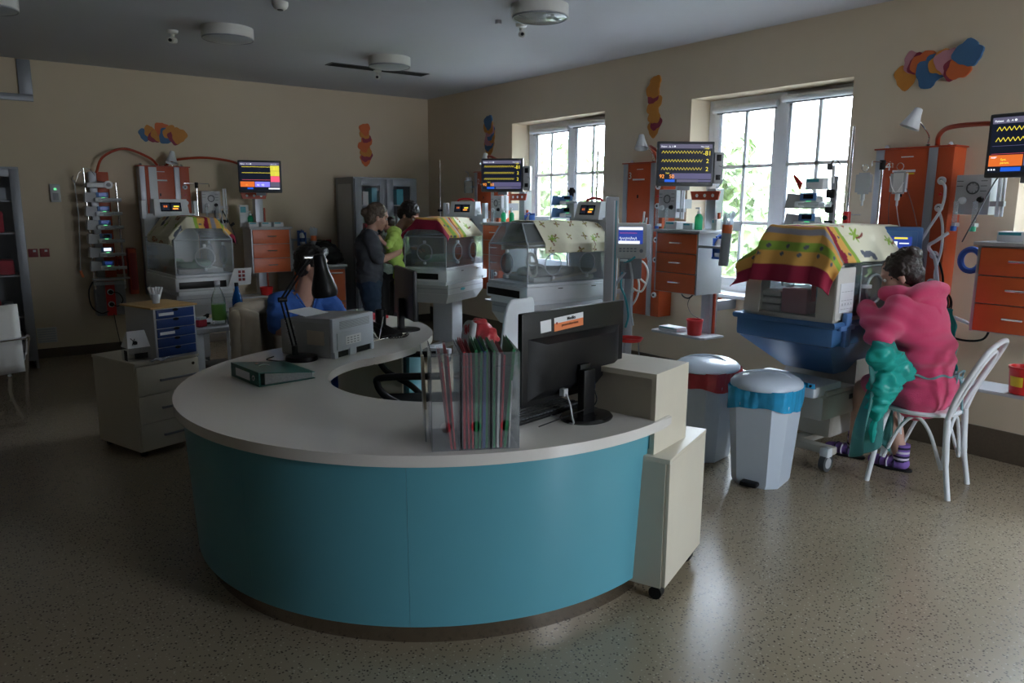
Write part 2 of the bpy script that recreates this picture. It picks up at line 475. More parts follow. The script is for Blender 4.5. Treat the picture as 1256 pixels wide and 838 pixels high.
def window(k, y0, y1):
    """two painted leaves in a deep reveal, blind rolls at their heads"""
    FX = XR + .25
    s = MB().use('sill').box(XR - .03, XR + WD, y0 + .002, y1 - .002, ZS - .02, ZS + .012, .006)
    so = struct(s, 'window_sill_%d' % k)
    f = MB().use('frame')
    f.box(FX, FX + .09, y0, y0 + .055, ZS + .012, ZT, .004).box(FX, FX + .09, y1 - .055, y1, ZS + .012, ZT, .004)
    f.box(FX, FX + .09, y0 + .05, y1 - .05, ZT - .055, ZT, .004).box(FX, FX + .09, y0 + .05, y1 - .05, ZS + .012, ZS + .06, .004)
    ym = (y0 + y1) / 2 - .015
    f.box(FX - .01, FX + .09, ym - .035, ym + .035, ZS + .05, ZT - .05, .004)
    fo = struct(f, 'window_%d' % k)
    for (a, b, dx, zt) in ((ym + .035, y1 - .055, 0, ZT - .05), (y0 + .055, ym - .02, -.045, ZT - .03)):
        lf = MB().use('frame')
        t = .055
        X0, X1 = FX + dx, FX + dx + .05
        zb = ZS + .06
        lf.box(X0, X1, a, a + t, zb, zt, .005).box(X0, X1, b - t, b, zb, zt, .005)
        lf.box(X0, X1, a + t, b - t, zt - t, zt, .005).box(X0, X1, a + t, b - t, zb, zb + .07, .005)
        mm = (a + b) / 2
        lf.box(X0 + .01, X1 - .01, mm - .014, mm + .014, zb, zt - t)
        for q in (1.46, 1.94): lf.box(X0 + .01, X1 - .01, a + t, b - t, q - .014, q + .014)
        o = lf.build('window_leaf', fo)
        MB().box(X0 + .022, X0 + .027, a + t * .8, b - t * .8, zb + .05, zt - t * .8).build('window_pane', o, 'glass')
        bl = MB().use('white').cyl((X0 - .028, a + .01, zt - .035), (X0 - .028, b - .01, zt - .035), .028, n=14)
        bl.use('grey').box(X0 - .006, X0 - .002, a + .03, b - .03, zt - .075, zt - .055)
        bl.build('roller_blind', fo)
        if dx < 0: MB().box(X0 - .02, X0, b - .035, b - .015, 1.36, 1.44, .004).cyl((X0 - .03, b - .025, 1.40), (X0 - .03, b - .025, 1.31), .008).build('window_handle', o, 'white')
for k, (a, b) in enumerate(WINS): window(k + 1, a, b)

# upper left: pale framed transom on the back wall
tr = MB().use('metalgrey')
tr.box(-.5, .775, YB - .05, YB, 2.575, 2.64, .006).box(.66, .775, YB - .05, YB, 2.64, CZ - .01, .006)
tr.use('wall').box(-.5, .66, YB - .02, YB, 2.64, CZ - .01)
struct(tr, 'trim_1')

# ------------------------------------------------------------------ outside
for k, (a, b) in enumerate(FILL_WINS):
    f = MB().use('frame').box(a, a + .06, YF - .34, YF - .25, .83, 2.515).box(b - .06, b, YF - .34, YF - .25, .83, 2.515).box(a, b, YF - .34, YF - .25, 2.455, 2.515).box(a, b, YF - .34, YF - .25, .83, .89).box((a + b) / 2 - .04, (a + b) / 2 + .04, YF - .34, YF - .25, .89, 2.455)
    struct(f, 'window_%d' % (5 + k))  # unseen window, put in only for its extra daylight
struct(MB().use('grass').box(XR + .45, 60, -30, 60, -3.2, -3.0), 'ground_outside')
def tree(x, y, h, r, lab, seed, n=1300, big=1.):
    rnd = random.Random(seed)
    t = thing('tree', lab, 'tree', (x, y, -3.0), 0, 'trees outside the windows')
    MB().tube([(0, 0, 0), (.1, 0, h * .35), (0, .1, h * .6)], [.16, .12, .05], 8).build('trunk', t, 'bark')
    lf = MB().use('leaf')
    for _ in range(n):
        a = rnd.uniform(0, 2 * PI); z = rnd.uniform(-1, 1); q = rnd.uniform(.25, 1) ** .5
        c = math.sqrt(1 - z * z)
        p = Vector((math.cos(a) * c * r * q, math.sin(a) * c * r * q, h * .62 + z * h * .38 * q))
        u = Vector((rnd.uniform(-1, 1), rnd.uniform(-1, 1), rnd.uniform(-1, 1))).normalized(); v = u.orthogonal().normalized()
        s = rnd.uniform(.09, .19) * big
        lf.quad(p + u * s, p + v * s * .6, p - u * s, p - v * s * .6)
    lf.build('foliage', t)
tree(9.8, 11.5, 6.0, 1.2, 'leafy green tree outside the left-hand window', 1)
tree(13.6, 17.3, 5.6, 1.4, 'paler tree far out beyond the left-hand window, left of the nearer tree', 2)
tree(9.5, 7.5, 5.9, .95, 'bushy green tree outside the left leaf of the middle window', 3)
tree(8.2, 5.4, 3.7, .75, 'low shrub-like tree closest to the middle window, outdoors', 4)
tree(13.4, 8.9, 5.4, 1.6, 'distant tree behind the bushy one outside the middle window', 5)

for k, (x, y) in enumerate(((11.5, 3.4), (11.8, -.9), (11.5, -5.2), (16.5, 1.2))):  # dense trees out of view, added to hold back skylight from the left
    tree(x, y, 9.5, 2.0, 'unseen tall tree added to block daylight, ' + ('nearest the middle window', 'outside the third window', 'farthest to the right', 'behind the other tall trees')[k], 20 + k, 4200, 1.45)
# ------------------------------------------------------------------ light
wd = bpy.data.worlds.new('overcast_sky'); scene.world = wd; wd.use_nodes = True
N, L = wd.node_tree.nodes, wd.node_tree.links
bg = N['Background']
tc = N.new('ShaderNodeTexCoord'); sp = N.new('ShaderNodeSeparateXYZ'); L.new(tc.outputs['Generated'], sp.inputs[0])
rp = N.new('ShaderNodeValToRGB'); L.new(sp.outputs['Z'], rp.inputs[0])
e = rp.color_ramp.elements
e[0].position = 0.; e[0].color = (.38, .405, .44, 1); e[1].position = .7; e[1].color = (.74, .86, 1, 1)
L.new(rp.outputs[0], bg.inputs['Color'])
bg.inputs['Strength'].default_value = 20.
for k, (a, b) in enumerate(WINS):
    li = bpy.data.lights.new('window_portal', 'AREA'); li.shape = 'RECTANGLE'; li.size = b - a; li.size_y = ZT - ZS
    li.cycles.is_portal = True
    o = bpy.data.objects.new('window_portal', li); COL.objects.link(o)
    o.location = (XR + WD + .02, (a + b) / 2, (ZS + ZT) / 2); o.rotation_euler = (R(90), 0, R(90))
for a, b in FILL_WINS:
    li = bpy.data.lights.new('window_portal', 'AREA'); li.shape = 'RECTANGLE'; li.size = b - a; li.size_y = 1.68
    li.cycles.is_portal = True
    o = bpy.data.objects.new('window_portal', li); COL.objects.link(o)
    o.location = ((a + b) / 2, YF - .44, 1.67); o.rotation_euler = (R(90), 0, 0)
vs = scene.view_settings
scene.display_settings.display_device = 'sRGB'
vs.view_transform = 'Standard'; vs.look = 'None'; vs.gamma = 1; vs.use_curve_mapping = False
vs.exposure = 1.3
# ------------------------------------------------------------------ the S-shaped reception desk
C1 = (1.895, 3.153); C2 = (1.50, 4.862)
RO, RI = 1.23, .576
R2O, R2I = 1.165, .525
A_END = -71.5; A2_END = 38.
ang12 = math.degrees(math.atan2(C2[1] - C1[1], C2[0] - C1[0]))     # direction from C1 to C2
def sshape(o, i, e1=0., e2=0.):
    """outline of the worktop (o: outer offset, i: inner offset, e: trim at the ends)"""
    out = arc(*C1, RO + o, A_END - e1 - .001, -360 + ang12 - 0, 60)
    out += arc(*C2, R2I - o, ang12 - 180 + 360 - 360, A2_END - e2, 34)
    out += arc(*C2, R2O + i, A2_END - e2, ang12 - 180, 40)
    out += arc(1.937, 3.188, RI - i, ang12, -288 + 0, 1)[:1]
    out += arc(1.937, 3.188, RI - i, ang12, 360 + A_END - e1, 50)[1:]
    return out
desk = thing('reception_desk', 'large curved S-shaped nurses desk with teal front and pale laminate top', 'desk', (C1[0], C1[1], 0))
def rel(poly, o=C1): return [(x - o[0], y - o[1]) for x, y in poly]
ZD = .76
MB().use('top').prism(rel(sshape(0, 0)), ZD - .042, ZD, .006).build('worktop', desk)
def curved_panel(mb, c, r0, r1, a0, a1, z0, z1, th, n=40, o=C1):
    """curved board; r0 radius at the bottom, r1 at the top"""
    rows = []
    for i in range(n + 1):
        a = R(a0 + (a1 - a0) * i / n); cx, cy = math.cos(a), math.sin(a)
        rows.append([mb._v((c[0] - o[0] + rr * cx, c[1] - o[1] + rr * cy, z)) for rr, z in ((r0, z0), (r1, z1), (r1 - th, z1), (r0 - th, z0))])
    for i in range(n):
        for k in range(4): mb._f([rows[i][k], rows[i + 1][k], rows[i + 1][(k + 1) % 4], rows[i][(k + 1) % 4]])
    mb._f(rows[0]); mb._f(rows[-1][::-1]); return mb
pan = MB().use('teal')
segs = [(-77, -127), (-127.05, -160), (-160.05, -200), (-200.05, -252)]
for a0, a1 in segs: curved_panel(pan, C1, 1.165, 1.195, a0, a1, .085, ZD - .042, .02)
pan.build('front_panel', desk)
curved_panel(MB().use('steel'), C1, 1.125, 1.13, -75, -252, 0, .085, .02, 60).build('steel_plinth', desk)
b2 = MB().use('teal')
curved_panel(b2, C2, 1.08, 1.10, -52, -20, .085, ZD - .042, .02)
curved_panel(b2, C2, 1.08, 1.10, -19.7, 34, .085, ZD - .042, .02)
b2.build('rear_front_panel', desk)
curved_panel(MB().use('steel'), C2, 1.04, 1.045, -52, 34, 0, .085, .02, 30).build('rear_steel_plinth', desk)
def radial(mb, c, a, r0, r1, z0, z1, th=.022, o=C1):
    d = Vector((math.cos(R(a)), math.sin(R(a)))); n = Vector((-d.y, d.x)) * th / 2
    q = [Vector(c) + d * r0 - n, Vector(c) + d * r1 - n, Vector(c) + d * r1 + n, Vector(c) + d * r0 + n]
    return mb.prism([(v.x - o[0], v.y - o[1]) for v in q], z0, z1)
for c_, a_, r0_, r1_ in ((C2, -53, .62, 1.06), (C2, 33, .58, 1.04), (C1, -75.5, .80, 1.10), (C1, 130, .64, 1.10), (C1, 200, .64, 1.10)):
    radial(MB().use('cream'), c_, a_, r0_, r1_, 0, ZD - .042).build('support_board', desk)

# ------------------------------------------------------------------ low cabinet on castors and the box standing on it
t = thing('mobile_cabinet', 'low cream cabinet on castors against the right-hand end of the teal desk', 'cabinet', (2.17, 1.883, 0), R(23))
b = MB().use('cream').box(0, .49, .018, .40, .07, .60).build('body', t)
MB().use('cream').box(.004, .486, 0, .016, .075, .60, .002).build('end_panel', t)
MB().use('cream').box(0, .492, 0, .402, .60, .62, .002).build('top', t)
for x, y in ((.05, .05), (.44, .05), (.05, .35), (.44, .35)):
    MB().use('blackm').cyl((x - .02, y, .028), (x + .02, y, .028), .028, n=14).box(x - .012, x + .012, y - .01, y + .02, .03, .07).build('castor', t)
t = thing('open_shelf_box', 'tall open cream shelf box standing on the low cabinet beside the desk end', 'shelf', (2.163, 1.965, .62), R(16.5))
b = MB().use('cream')
b.box(0, .302, 0, .02, 0, .33)                          # end panel facing the room
b.box(0, .302, .02, .62, .308, .33).box(0, .302, .02, .62, 0, .02).box(.284, .302, .02, .62, .02, .308).box(0, .302, .60, .62, .02, .308)
b.build('carcass', t)
MB().use('creamin').box(.012, .284, .02, .60, .02, .308).build('sliding_door', t)
MB().use('steel').box(.006, .012, .30, .312, .03, .30).build('door_edge', t)

# ------------------------------------------------------------------ monitor on the desk, seen from the back
t = thing('computer_monitor', 'large black monitor seen from behind on the curved desk, orange sticker on its back', 'monitor', (1.965, 2.22, ZD), R(9))
b = MB().use('black').box(-.315, .315, 0, .025, .085, .445, .008)
b.build('panel', t)
bk = MB().use('black')
bk.hexa([(-.285, .001, .105), (.285, .001, .105), (.21, -.034, .15), (-.21, -.034, .15)], [(-.285, .001, .345), (.285, .001, .345), (.21, -.034, .322), (-.21, -.034, .322)])
bk.use('blackm').box(-.20, .20, -.0015, .001, .347, .352)
bk.build('rear_housing', t)
MB().use('screenblk').box(-.30, .30, .0255, .0262, .10, .43).build('screen', t)
MB().use('black').box(-.035, .035, -.075, -.04, .015, .20, .006).box(-.03, .03, -.05, -.02, .14, .22, .004).build('neck', t)
MB().use('blacksh').lathe([(.001, 0), (.118, 0), (.120, .006), (.112, .014), (.03, .022), (.001, .022)], (.0, -.06, 0), 40, sx=1.0, sy=.82).build('base', t)
s1 = MB().use('paper').box(-.195, -.135, -.0018, -.0003, .372, .418)
o = s1.build('white_sticker', t); o.rotation_euler = (0, R(-3), 0); o['label'] = 'small white square sticker'
s2 = MB().use('orgl').box(-.12, .055, -.0018, -.0003, .365, .396).use('paper').box(-.12, .055, -.0018, -.0003, .396, .418)
s2.use('dkred').cyl((-.106, -.0026, .396), (-.106, -.0018, .396), .005)
o = s2.build('orange_sticker', t); o.rotation_euler = (0, R(-2.5), 0); o['label'] = 'orange and white printed sticker'
textobj('sticker_text', 'Mediks', .018, 'black', o, (-.045, -.0024, .400), (R(90), 0, 0), bold=True)
textobj('sticker_text', 'pneumofunctions', .0145, 'black', o, (-.078, -.0024, .380), (R(90), 0, 0))
for x, c in ((-.11, 'ltgrey'), (.06, 'bluelbl')):
    MB().use(c).box(x - .012, x + .012, -.045, -.02, .105, .135, .002).build('plug', t)
MB().use('ltgrey').tube(bez([(-.11, -.045, .115), (-.115, -.07, .08), (-.118, -.085, .03), (-.12, -.09, .006), (-.10, .0, .004), (-.08, .08, .004)], 6), .0035, 6).build('cable', t)
MB().use('blackm').tube(bez([(.06, -.045, .115), (.065, -.06, .06), (.05, -.03, .02), (.03, .04, .006), (.0, .10, .004)], 6), .003, 6).build('cable', t)
MB().use('blackm').tube(bez([(-.24, -.02, .004), (-.16, -.06, .028), (-.02, -.09, .05), (.045, -.08, .035)], 6), .0025, 6).build('cable', t)

t = thing('keyboard', 'black keyboard lying on the desk behind the black monitor', 'keyboard', (1.90, 2.262, ZD), R(11))
MB().use('black').box(-.225, .225, 0, .15, .0, .014, .004).build('case', t)
k = MB().use('dkgrey')
for r in range(5):
    for c in range(20): k.box(-.215 + c * .0216, -.197 + c * .0216, .012 + r * .026, .033 + r * .026, .013, .021, .002)
k.build('keys', t)

# ------------------------------------------------------------------ clear magazine files with folders
def mag_file(x, y, rz, lab, folders):
    t = thing('magazine_file', lab, 'file holder', (x, y, ZD), rz, 'clear magazine files on the desk')
    W, D, H = .098, .27, .345
    bm_ = MB().use('clearbox')
    e = .0022
    bm_.box(0, W, 0, D, 0, e)
    # front with round finger hole
    cx, cz, rh = W / 2, .085, .019
    ring = [(cx + rh * math.cos(2 * PI * k / 24), cz + rh * math.sin(2 * PI * k / 24)) for k in range(24)]
    outer = []
    for k in range(24):
        a = 2 * PI * k / 24; dx, dz = math.cos(a), math.sin(a)
        s = min((W / 2) / max(1e-6, abs(dx)), (.085) / max(1e-6, abs(dz)))
        outer.append((cx + dx * s, cz + dz * s))
    for yy in (0, e):
        vi = [bm_._v((p[0], yy, p[1])) for p in ring]; vo = [bm_._v((p[0], yy, p[1])) for p in outer]
        for k in range(24): bm_._f([vi[k], vi[(k + 1) % 24], vo[(k + 1) % 24], vo[k]])
    bm_.box(0, W, 0, e, .17, H)
    bm_.box(0, e, 0, D, 0, H).box(W - e, W, 0, D, 0, H)
    bm_.box(0, W, 0, .005, H - .006, H).box(0, .004, 0, D, H - .005, H).box(W - .004, W, 0, D, H - .005, H)
    bm_.box(0, W, -.001, .001, H - .05, H - .046)
    bm_.build('case', t)
    for i, (fx, c, th, lean, h) in enumerate(folders):
        f = thing('folder', {'f_red': 'red', 'f_green': 'green', 'f_blue': 'dark blue', 'f_white': 'white', 'mint': 'pale'}[c] + ' folder, ' + ('first', 'second', 'third', 'fourth', 'fifth', 'sixth', 'seventh')[i] + ' from the left in ' + lab.split(',')[0].replace('clear magazine file ', 'the clear file ', 1), 'folder',
                  (x + math.cos(rz) * fx - math.sin(rz) * .01, y + math.sin(rz) * fx + math.cos(rz) * .01, ZD + .003), rz, 'folders in the clear files')
        g = MB().use(c)
        a_ = math.tan(R(lean)); g.hexa([(0, -.001, 0), (th + .001, -.001, 0), (th + .001, .0005, 0), (0, .0005, 0)], [(a_ * h, -.001, h), (th + .001 + a_ * h, -.001, h), (th + .001 + a_ * h, .0005, h), (a_ * h, .0005, h)])
        a = math.tan(R(lean))
        for s_ in (0, 1):
            o0 = s_ * th
            g.hexa([(o0, 0, 0), (o0 + .0012, 0, 0), (o0 + .0012, .225, 0), (o0, .225, 0)],
                   [(o0 + a * h, 0, h - s_ * .006), (o0 + .0012 + a * h, 0, h - s_ * .006), (o0 + .0012 + a * h, .225, h + .012), (o0 + a * h, .225, h + .012)])
        g.build('cover', f)
        q = MB().use('paper').hexa([(.002, .004, .002), (th - .001, .004, .002), (th - .001, .215, .002), (.002, .215, .002)],
                 [(.002 + a * (h - .02), .004, h - .02), (th - .001 + a * (h - .02), .004, h - .02), (th - .001 + a * (h - .02), .215, h - .015), (.002 + a * (h - .02), .215, h - .015)])
        q.build('pages', f)
MX, MY, MR = 1.252, 2.150, R(-27.5)
dx, dy = math.cos(MR), math.sin(MR)
mag_file(MX, MY, MR, 'clear magazine file at the left of three, nearly empty', [(.066, 'f_red', .006, -6, .31), (.078, 'f_red', .005, -4, .33)])
mag_file(MX + dx * .104, MY + dy * .104, MR, 'clear magazine file in the middle of three, packed with red and green folders',
         [(.006, 'f_red', .007, 0, .345), (.022, 'f_red', .006, -1, .34), (.036, 'f_red', .005, -1, .34), (.047, 'f_green', .008, 0, .35), (.060, 'f_green', .006, 1, .345), (.072, 'f_blue', .009, 1, .345), (.084, 'f_green', .006, 0, .35)])
mag_file(MX + dx * .208, MY + dy * .208, MR, 'clear magazine file at the right of three, next to the black monitor',
         [(.006, 'f_green', .006, 0, .345), (.018, 'f_white', .007, 1, .335), (.030, 'f_red', .006, 2, .33), (.042, 'f_green', .009, 5, .35), (.060, 'f_white', .004, 2, .24)])
t = thing('paper_sleeve', 'white plastic sleeve leaning on the left side of the clear files', 'folder', (MX - dx * .024 + .06, MY - dy * .024 + .10, ZD), MR)
MB().use('milky').hexa([(0, 0, 0), (.004, 0, 0), (.004, .22, 0), (0, .22, 0)], [(-.008, 0, .31), (-.004, 0, .31), (-.004, .22, .32), (-.008, .22, .32)]).build('sleeve', t)
MB().use('cream').hexa([(-.004, -.0, .12), (.006, -.0, .12), (.006, .028, .12), (-.004, .028, .12)], [(-.012, 0, .315), (-.002, 0, .315), (-.002, .028, .315), (-.012, .028, .315)]).build('spine_label', t)

# ------------------------------------------------------------------ green lever-arch file
t = thing('ring_binder', 'dark green lever-arch binder lying flat on the left of the curved desk', 'binder', (1.075, 3.415, ZD), R(6))
MB().use('bind').box(0, .28, 0, .32, 0, .004).build('lower_cover', t)
MB().use('bind').hexa([(0, 0, .064), (.28, -.0, .030), (.28, .32, .030), (0, .32, .064)], [(0, 0, .068), (.28, 0, .034), (.28, .32, .034), (0, .32, .068)]).build('upper_cover', t)
sp = MB().use('bind').box(-.004, .004, 0, .32, 0, .068, .001).build('spine', t)
MB().use('paper').box(-.0052, -.004, .10, .26, .014, .052).build('spine_label', sp)
MB().use('chrome').torus((-.006, .055, .035), .011, .002, 'X').build('finger_ring', sp)
MB().use('edgegrey').hexa([(.03, .01, .005), (.272, .01, .005), (.272, .31, .005), (.03, .31, .005)], [(.03, .01, .058), (.272, .01, .030), (.272, .31, .030), (.03, .31, .058)]).build('pages', t)
MB().use('chrome').tube(bez([(.06, .14, .068), (.075, .14, .073), (.10, .15, .070), (.12, .15, .060)], 5), .002, 6).build('lever', t)
MB().use('chrome').cyl((.085, .22, .060), (.085, .22, .0665), .008).build('rivet', t)

# ------------------------------------------------------------------ printer
t = thing('laser_printer', 'grey laser printer with its back to the room on the curved desk', 'printer', (1.61, 3.815, ZD), R(28))
# local x along the rear face, local y away from the camera
MB().use('printer').box(0, .37, .02, .37, .0, .20, .012).build('body', t)
MB().use('printer').hexa([(0, .02, .195), (.37, .02, .195), (.37, .37, .195), (0, .37, .195)], [(.0, .02, .222), (.37, .02, .222), (.34, .34, .205), (.03, .34, .205)]).build('top_cover', t)
rf = MB().use('printerl').box(.0, .37, .0, .021, .035, .22, .004)
rf.box(.01, .04, .0, .021, .0, .04).box(.14, .20, -.004, .021, .0, .05, .003).box(.345, .37, 0, .021, 0, .04)
rf.build('rear_panel', t)
d = MB().use('printerl').box(.03, .35, -.006, .0, .045, .14, .003).build('rear_door', t)
MB().use('paper').box(.10, .24, -.0075, -.006, .065, .115).build('rating_label', d)
gp = MB().use('grey')
for i in range(7): gp.box(.06, .33, -.002, 0, .158 + i * .0065, .161 + i * .0065)
for i in range(3):
    for j in range(4): gp.box(.115 + j * .03, .13 + j * .03, -.0085, -.0075, .072 + i * .014, .077 + i * .014)
gp.build('vent_slots', t)
MB().use('black').box(.045, .135, .006, .10, .002, .036).box(.205, .34, .006, .10, .002, .036).build('paper_feed', t)
MB().use('jacket').box(-.0015, 0, .06, .18, .07, .15).build('side_label', t)
MB().use('paper').hexa([(.06, .24, .212), (.26, .24, .212), (.26, .38, .235), (.06, .38, .235)], [(.06, .24, .214), (.26, .24, .214), (.26, .38, .237), (.06, .38, .237)]).build('output_sheet', t)

# papers on the output
# ------------------------------------------------------------------ black balanced-arm lamp
t = thing('desk_lamp', 'black balanced-arm desk lamp between the binder and the printer, its shade before the seated nurse', 'lamp', (1.464, 3.905, ZD))
MB().use('black').lathe([(.001, 0), (.085, 0), (.088, .008), (.084, .024), (.06, .03), (.001, .03)], n=32).build('base', t)
# points in the plane of the arm, in world offsets
e0 = Vector((-.03, .02, .03)); e1 = Vector((-.07, .06, .33)); e2 = Vector((.085, .05, .55))
ar = MB().use('black').cyl(e0, e0 + Vector((0, 0, .05)), .016)
for s_ in (-.011, .011): ar.tube([e0 + Vector((s_, 0, .05)), e1 + Vector((s_, 0, 0))], .0055, 8)
ar.build('lower_arm', t)
sg = MB().use('chrome')
for s_ in (-.02, .02):
    pts = []
    for k in range(70):
        a = k * .9; f = k / 69; c = e0.lerp(e1, .12 + f * .45) + Vector((s_, -.008, .02))
        pts.append(c + Vector((math.cos(a) * .005, math.sin(a) * .005, 0)))
    sg.tube(pts, .0012, 4)
sg.build('spring', t)
au = MB().use('black')
for s_ in (-.011, .011): au.tube([e1 + Vector((s_, 0, 0)), e2 + Vector((s_, 0, 0))], .0055, 8)
au.cyl(e1 + Vector((-.022, 0, 0)), e1 + Vector((.022, 0, 0)), .014)
au.build('upper_arm', t)
MB().use('chrome').cyl(e2 + Vector((-.03, 0, 0)), e2 + Vector((.03, 0, 0)), .010).tube([e2, e2 + Vector((.045, -.01, .015))], .006).build('joint', t)
sh = MB().use('black'); sh.M = Matrix.Translation(e2 + Vector((.05, -.015, .02))) @ Matrix.Rotation(R(-7), 4, 'Y')
prof = [(.012, .0), (.028, -.004), (.034, -.02), (.036, -.06), (.043, -.10), (.057, -.145), (.069, -.19), (.071, -.215), (.066, -.235), (.061, -.235), (.062, -.19), (.05, -.14), (.03, -.06), (.02, -.02)]
sh.lathe(prof, n=32); sh.build('lamp_shade', t)
MB().use('blackm').tube(bez([(-.06, -.03, .008), (-.12, .02, .004), (-.16, .10, .004), (-.10, .16, .004)], 8), .0028, 6).build('cord', t)

# ------------------------------------------------------------------ things on the rear arm of the desk
t = thing('computer_monitor', 'slim monitor on the rear arm of the desk, seen almost edge-on', 'monitor', (2.43, 4.47, ZD), R(256))
# local y is the screen normal
MB().use('black').box(-.25, .25, -.03, 0, .09, .42, .006).build('panel', t)
MB().use('screenblk').box(-.235, .235, 0, .0008, .105, .405).build('screen', t)
MB().use('black').box(-.03, .03, -.07, -.03, .01, .22, .006).build('neck', t)
MB().use('black').lathe([(.001, 0), (.11, 0), (.11, .008), (.03, .018), (.001, .018)], (0, -.03, 0), 28).build('base', t)
t = thing('acrylic_stand', 'clear V-shaped document stand with wire legs beside the printer', 'stand', (2.06, 4.20, ZD), R(20))
MB().use('clearbox').hexa([(-.10, 0, 0), (.02, 0, 0), (.02, .004, 0), (-.10, .004, 0)], [(-.19, .06, .21), (-.05, .06, .21), (-.05, .064, .21), (-.19, .064, .21)]).build('back_plate', t)
MB().use('chrome').tube([(.02, 0, .004), (-.12, .05, .21)], .004).tube([(.02, 0, .004), (.13, .06, .13)], .004).tube([(-.10, 0, .004), (.10, 0, .004)], .004).build('wire_legs', t)
t = thing('telephone', 'black desk telephone with curly cord by the rear monitor', 'telephone', (2.18, 4.33, ZD), R(15))
MB().use('blackm').hexa([(-.09, -.08, 0), (.09, -.08, 0), (.09, .10, 0), (-.09, .10, 0)], [(-.085, -.075, .02), (.085, -.075, .02), (.085, .095, .06), (-.085, .095, .06)]).build('phone_base', t)
MB().use('black').tube(bez([(-.06, -.06, .05), (-.062, -.03, .07), (-.06, .05, .085), (-.06, .09, .085)], 5), .016, 8).build('handset', t)
pts = []
for k in range(80):
    a = k * .8; f = k / 79
    pts.append((-.06 + .17 * f + .01 * math.cos(a), -.10 - .04 * math.sin(f * PI), .012 + .01 * math.sin(a)))
MB().use('blackm').tube(pts, .0025, 5).build('curly_cord', t)
t = thing('pen_cup', 'tall black cylinder cup on the rear arm of the desk', 'cup', (2.24, 4.50, ZD))
MB().use('black').lathe([(.001, 0), (.036, 0), (.036, .15), (.033, .15), (.033, .005), (.001, .005)], n=24).build('cup', t)
t = thing('document_wallet', 'red document wallet lying flat on the far end of the desk', 'folder', (2.36, 5.12, ZD), R(8))
MB().use('redcloth').box(-.19, .19, -.13, .13, 0, .022, .009).build('wallet', t)
MB().use('redcloth').box(-.18, .10, -.12, .11, .022, .036, .006).build('flap', t)
t = thing('wooden_spatula_pack', 'small pack of flat wooden sticks lying beside the rear monitor base', 'sticks', (2.30, 4.30, ZD), R(60))
MB().use('cream').box(-.05, .05, -.006, .006, 0, .004, .001).build('sticks', t)

# ------------------------------------------------------------------ office chairs
def office_chair(loc, rz, lab, back_m, zb=.55, zt=.95, arms=True):
    """local -y is the way the sitter faces"""
    t = thing('office_chair', lab, 'chair', loc, rz)
    base = MB().use('blackm')
    for k in range(5):
        a = 2 * PI * k / 5 + .3; p = (math.cos(a) * .27, math.sin(a) * .27)
        base.tube([(0, 0, .10), (p[0], p[1], .075)], [.022, .014], 8)
        base.cyl((p[0] - .012, p[1], .028), (p[0] + .012, p[1], .028), .028, n=12).cyl((p[0], p[1], .03), (p[0], p[1], .08), .008)
    base.build('star_base', t)
    MB().use('chrome').cyl((0, 0, .08), (0, 0, .42), .022).build('gas_lift', t)
    MB().use('blackm').box(-.24, .24, -.24, .22, .42, .49, .035).build('seat', t)
    def bf(u, v):
        x = -.23 + .46 * u; k = math.cos((u - .5) * 2.4)
        top = (zt - zb)
        z = zb + top * v * (.75 + .25 * math.sqrt(max(0, 1 - (2 * u - 1) ** 2)))
        return (x * (1 - .12 * v * v), .20 + .05 * k + .05 * v, z)
    MB().use(back_m).sheet(bf, 16, 12).build('backrest', t, solid=.035)
    MB().use('chrome').tube([(0, .10, .43), (0, .28, .46), (0, .29, .60)], .014).build('back_post', t)
    for s_ in (-1, 1) if arms else ():
        MB().use('black').tube(bez([(s_ * .25, .02, .45), (s_ * .29, -.06, .52), (s_ * .30, -.19, .60), (s_ * .30, -.235, .67), (s_ * .30, -.20, .705), (s_ * .30, .10, .705)], 6), .019, 10).build('armrest', t)
    return t
oc = office_chair((2.06, 3.65, 0), R(-118), 'black office chair with pale back tucked into the bend of the desk', 'ltgrey', .56, .95)
# red bag hung over its back
t = thing('red_bag', 'crumpled red plastic bag lying over the back of the office chair in the desk bend', 'bag', (2.36, 3.50, .90), R(-100))
bb = Blob(); bb.ell((0, 0, 0), (.11, .05, .055)).ell((.08, .02, -.03), (.06, .05, .05)).ell((-.09, .0, -.02), (.06, .045, .04))
bb.build('bag_body', 'bag_r', t, .008, 3, wr=.014, wscale=16)
nc = office_chair((1.58, 4.99, 0), R(-62 + 150 - 360 + 190), 'office chair of the seated nurse, a cream jacket hung over its back', 'blackm', .55, .93, False)

# ------------------------------------------------------------------ left: mobile pedestal and its load
t = thing('mobile_pedestal', 'cream mobile pedestal with three grey-handled drawers left of the desk', 'drawer unit', (.825, 5.025, 0), R(19))
MB().use('cream').box(0, .43, .018, .52, .04, .60).build('body', t)
MB().use('cream').box(-.004, .434, 0, .524, .60, .618, .002).build('top', t)
for i, (z0, z1) in enumerate(((.405, .592), (.225, .40), (.045, .22))):
    d = MB().use('cream').box(.004, .426, 0, .018, z0, z1, .002).build('drawer', t)
    MB().use('grey').box(.15, .40, -.016, -.006, z0 + .075, z0 + .089, .003).box(.15, .162, -.008, 0, z0 + .075, z0 + .089).box(.388, .40, -.008, 0, z0 + .075, z0 + .089).build('handle', d)
MB().use('steel').cyl((.385, 0, .56), (.385, -.004, .56), .010).build('lock', t)
for x, y in ((.04, .06), (.39, .06), (.04, .47), (.39, .47)):
    MB().use('blackm').cyl((x - .015, y, .022), (x + .015, y, .022), .022, n=12).box(x - .01, x + .01, y - .01, y + .01, .02, .045).build('castor', t)
t = thing('letter_drawer_box', 'grey desktop box with five navy blue drawers on the cream pedestal', 'drawer box', (.957, 5.055, .618), R(19))
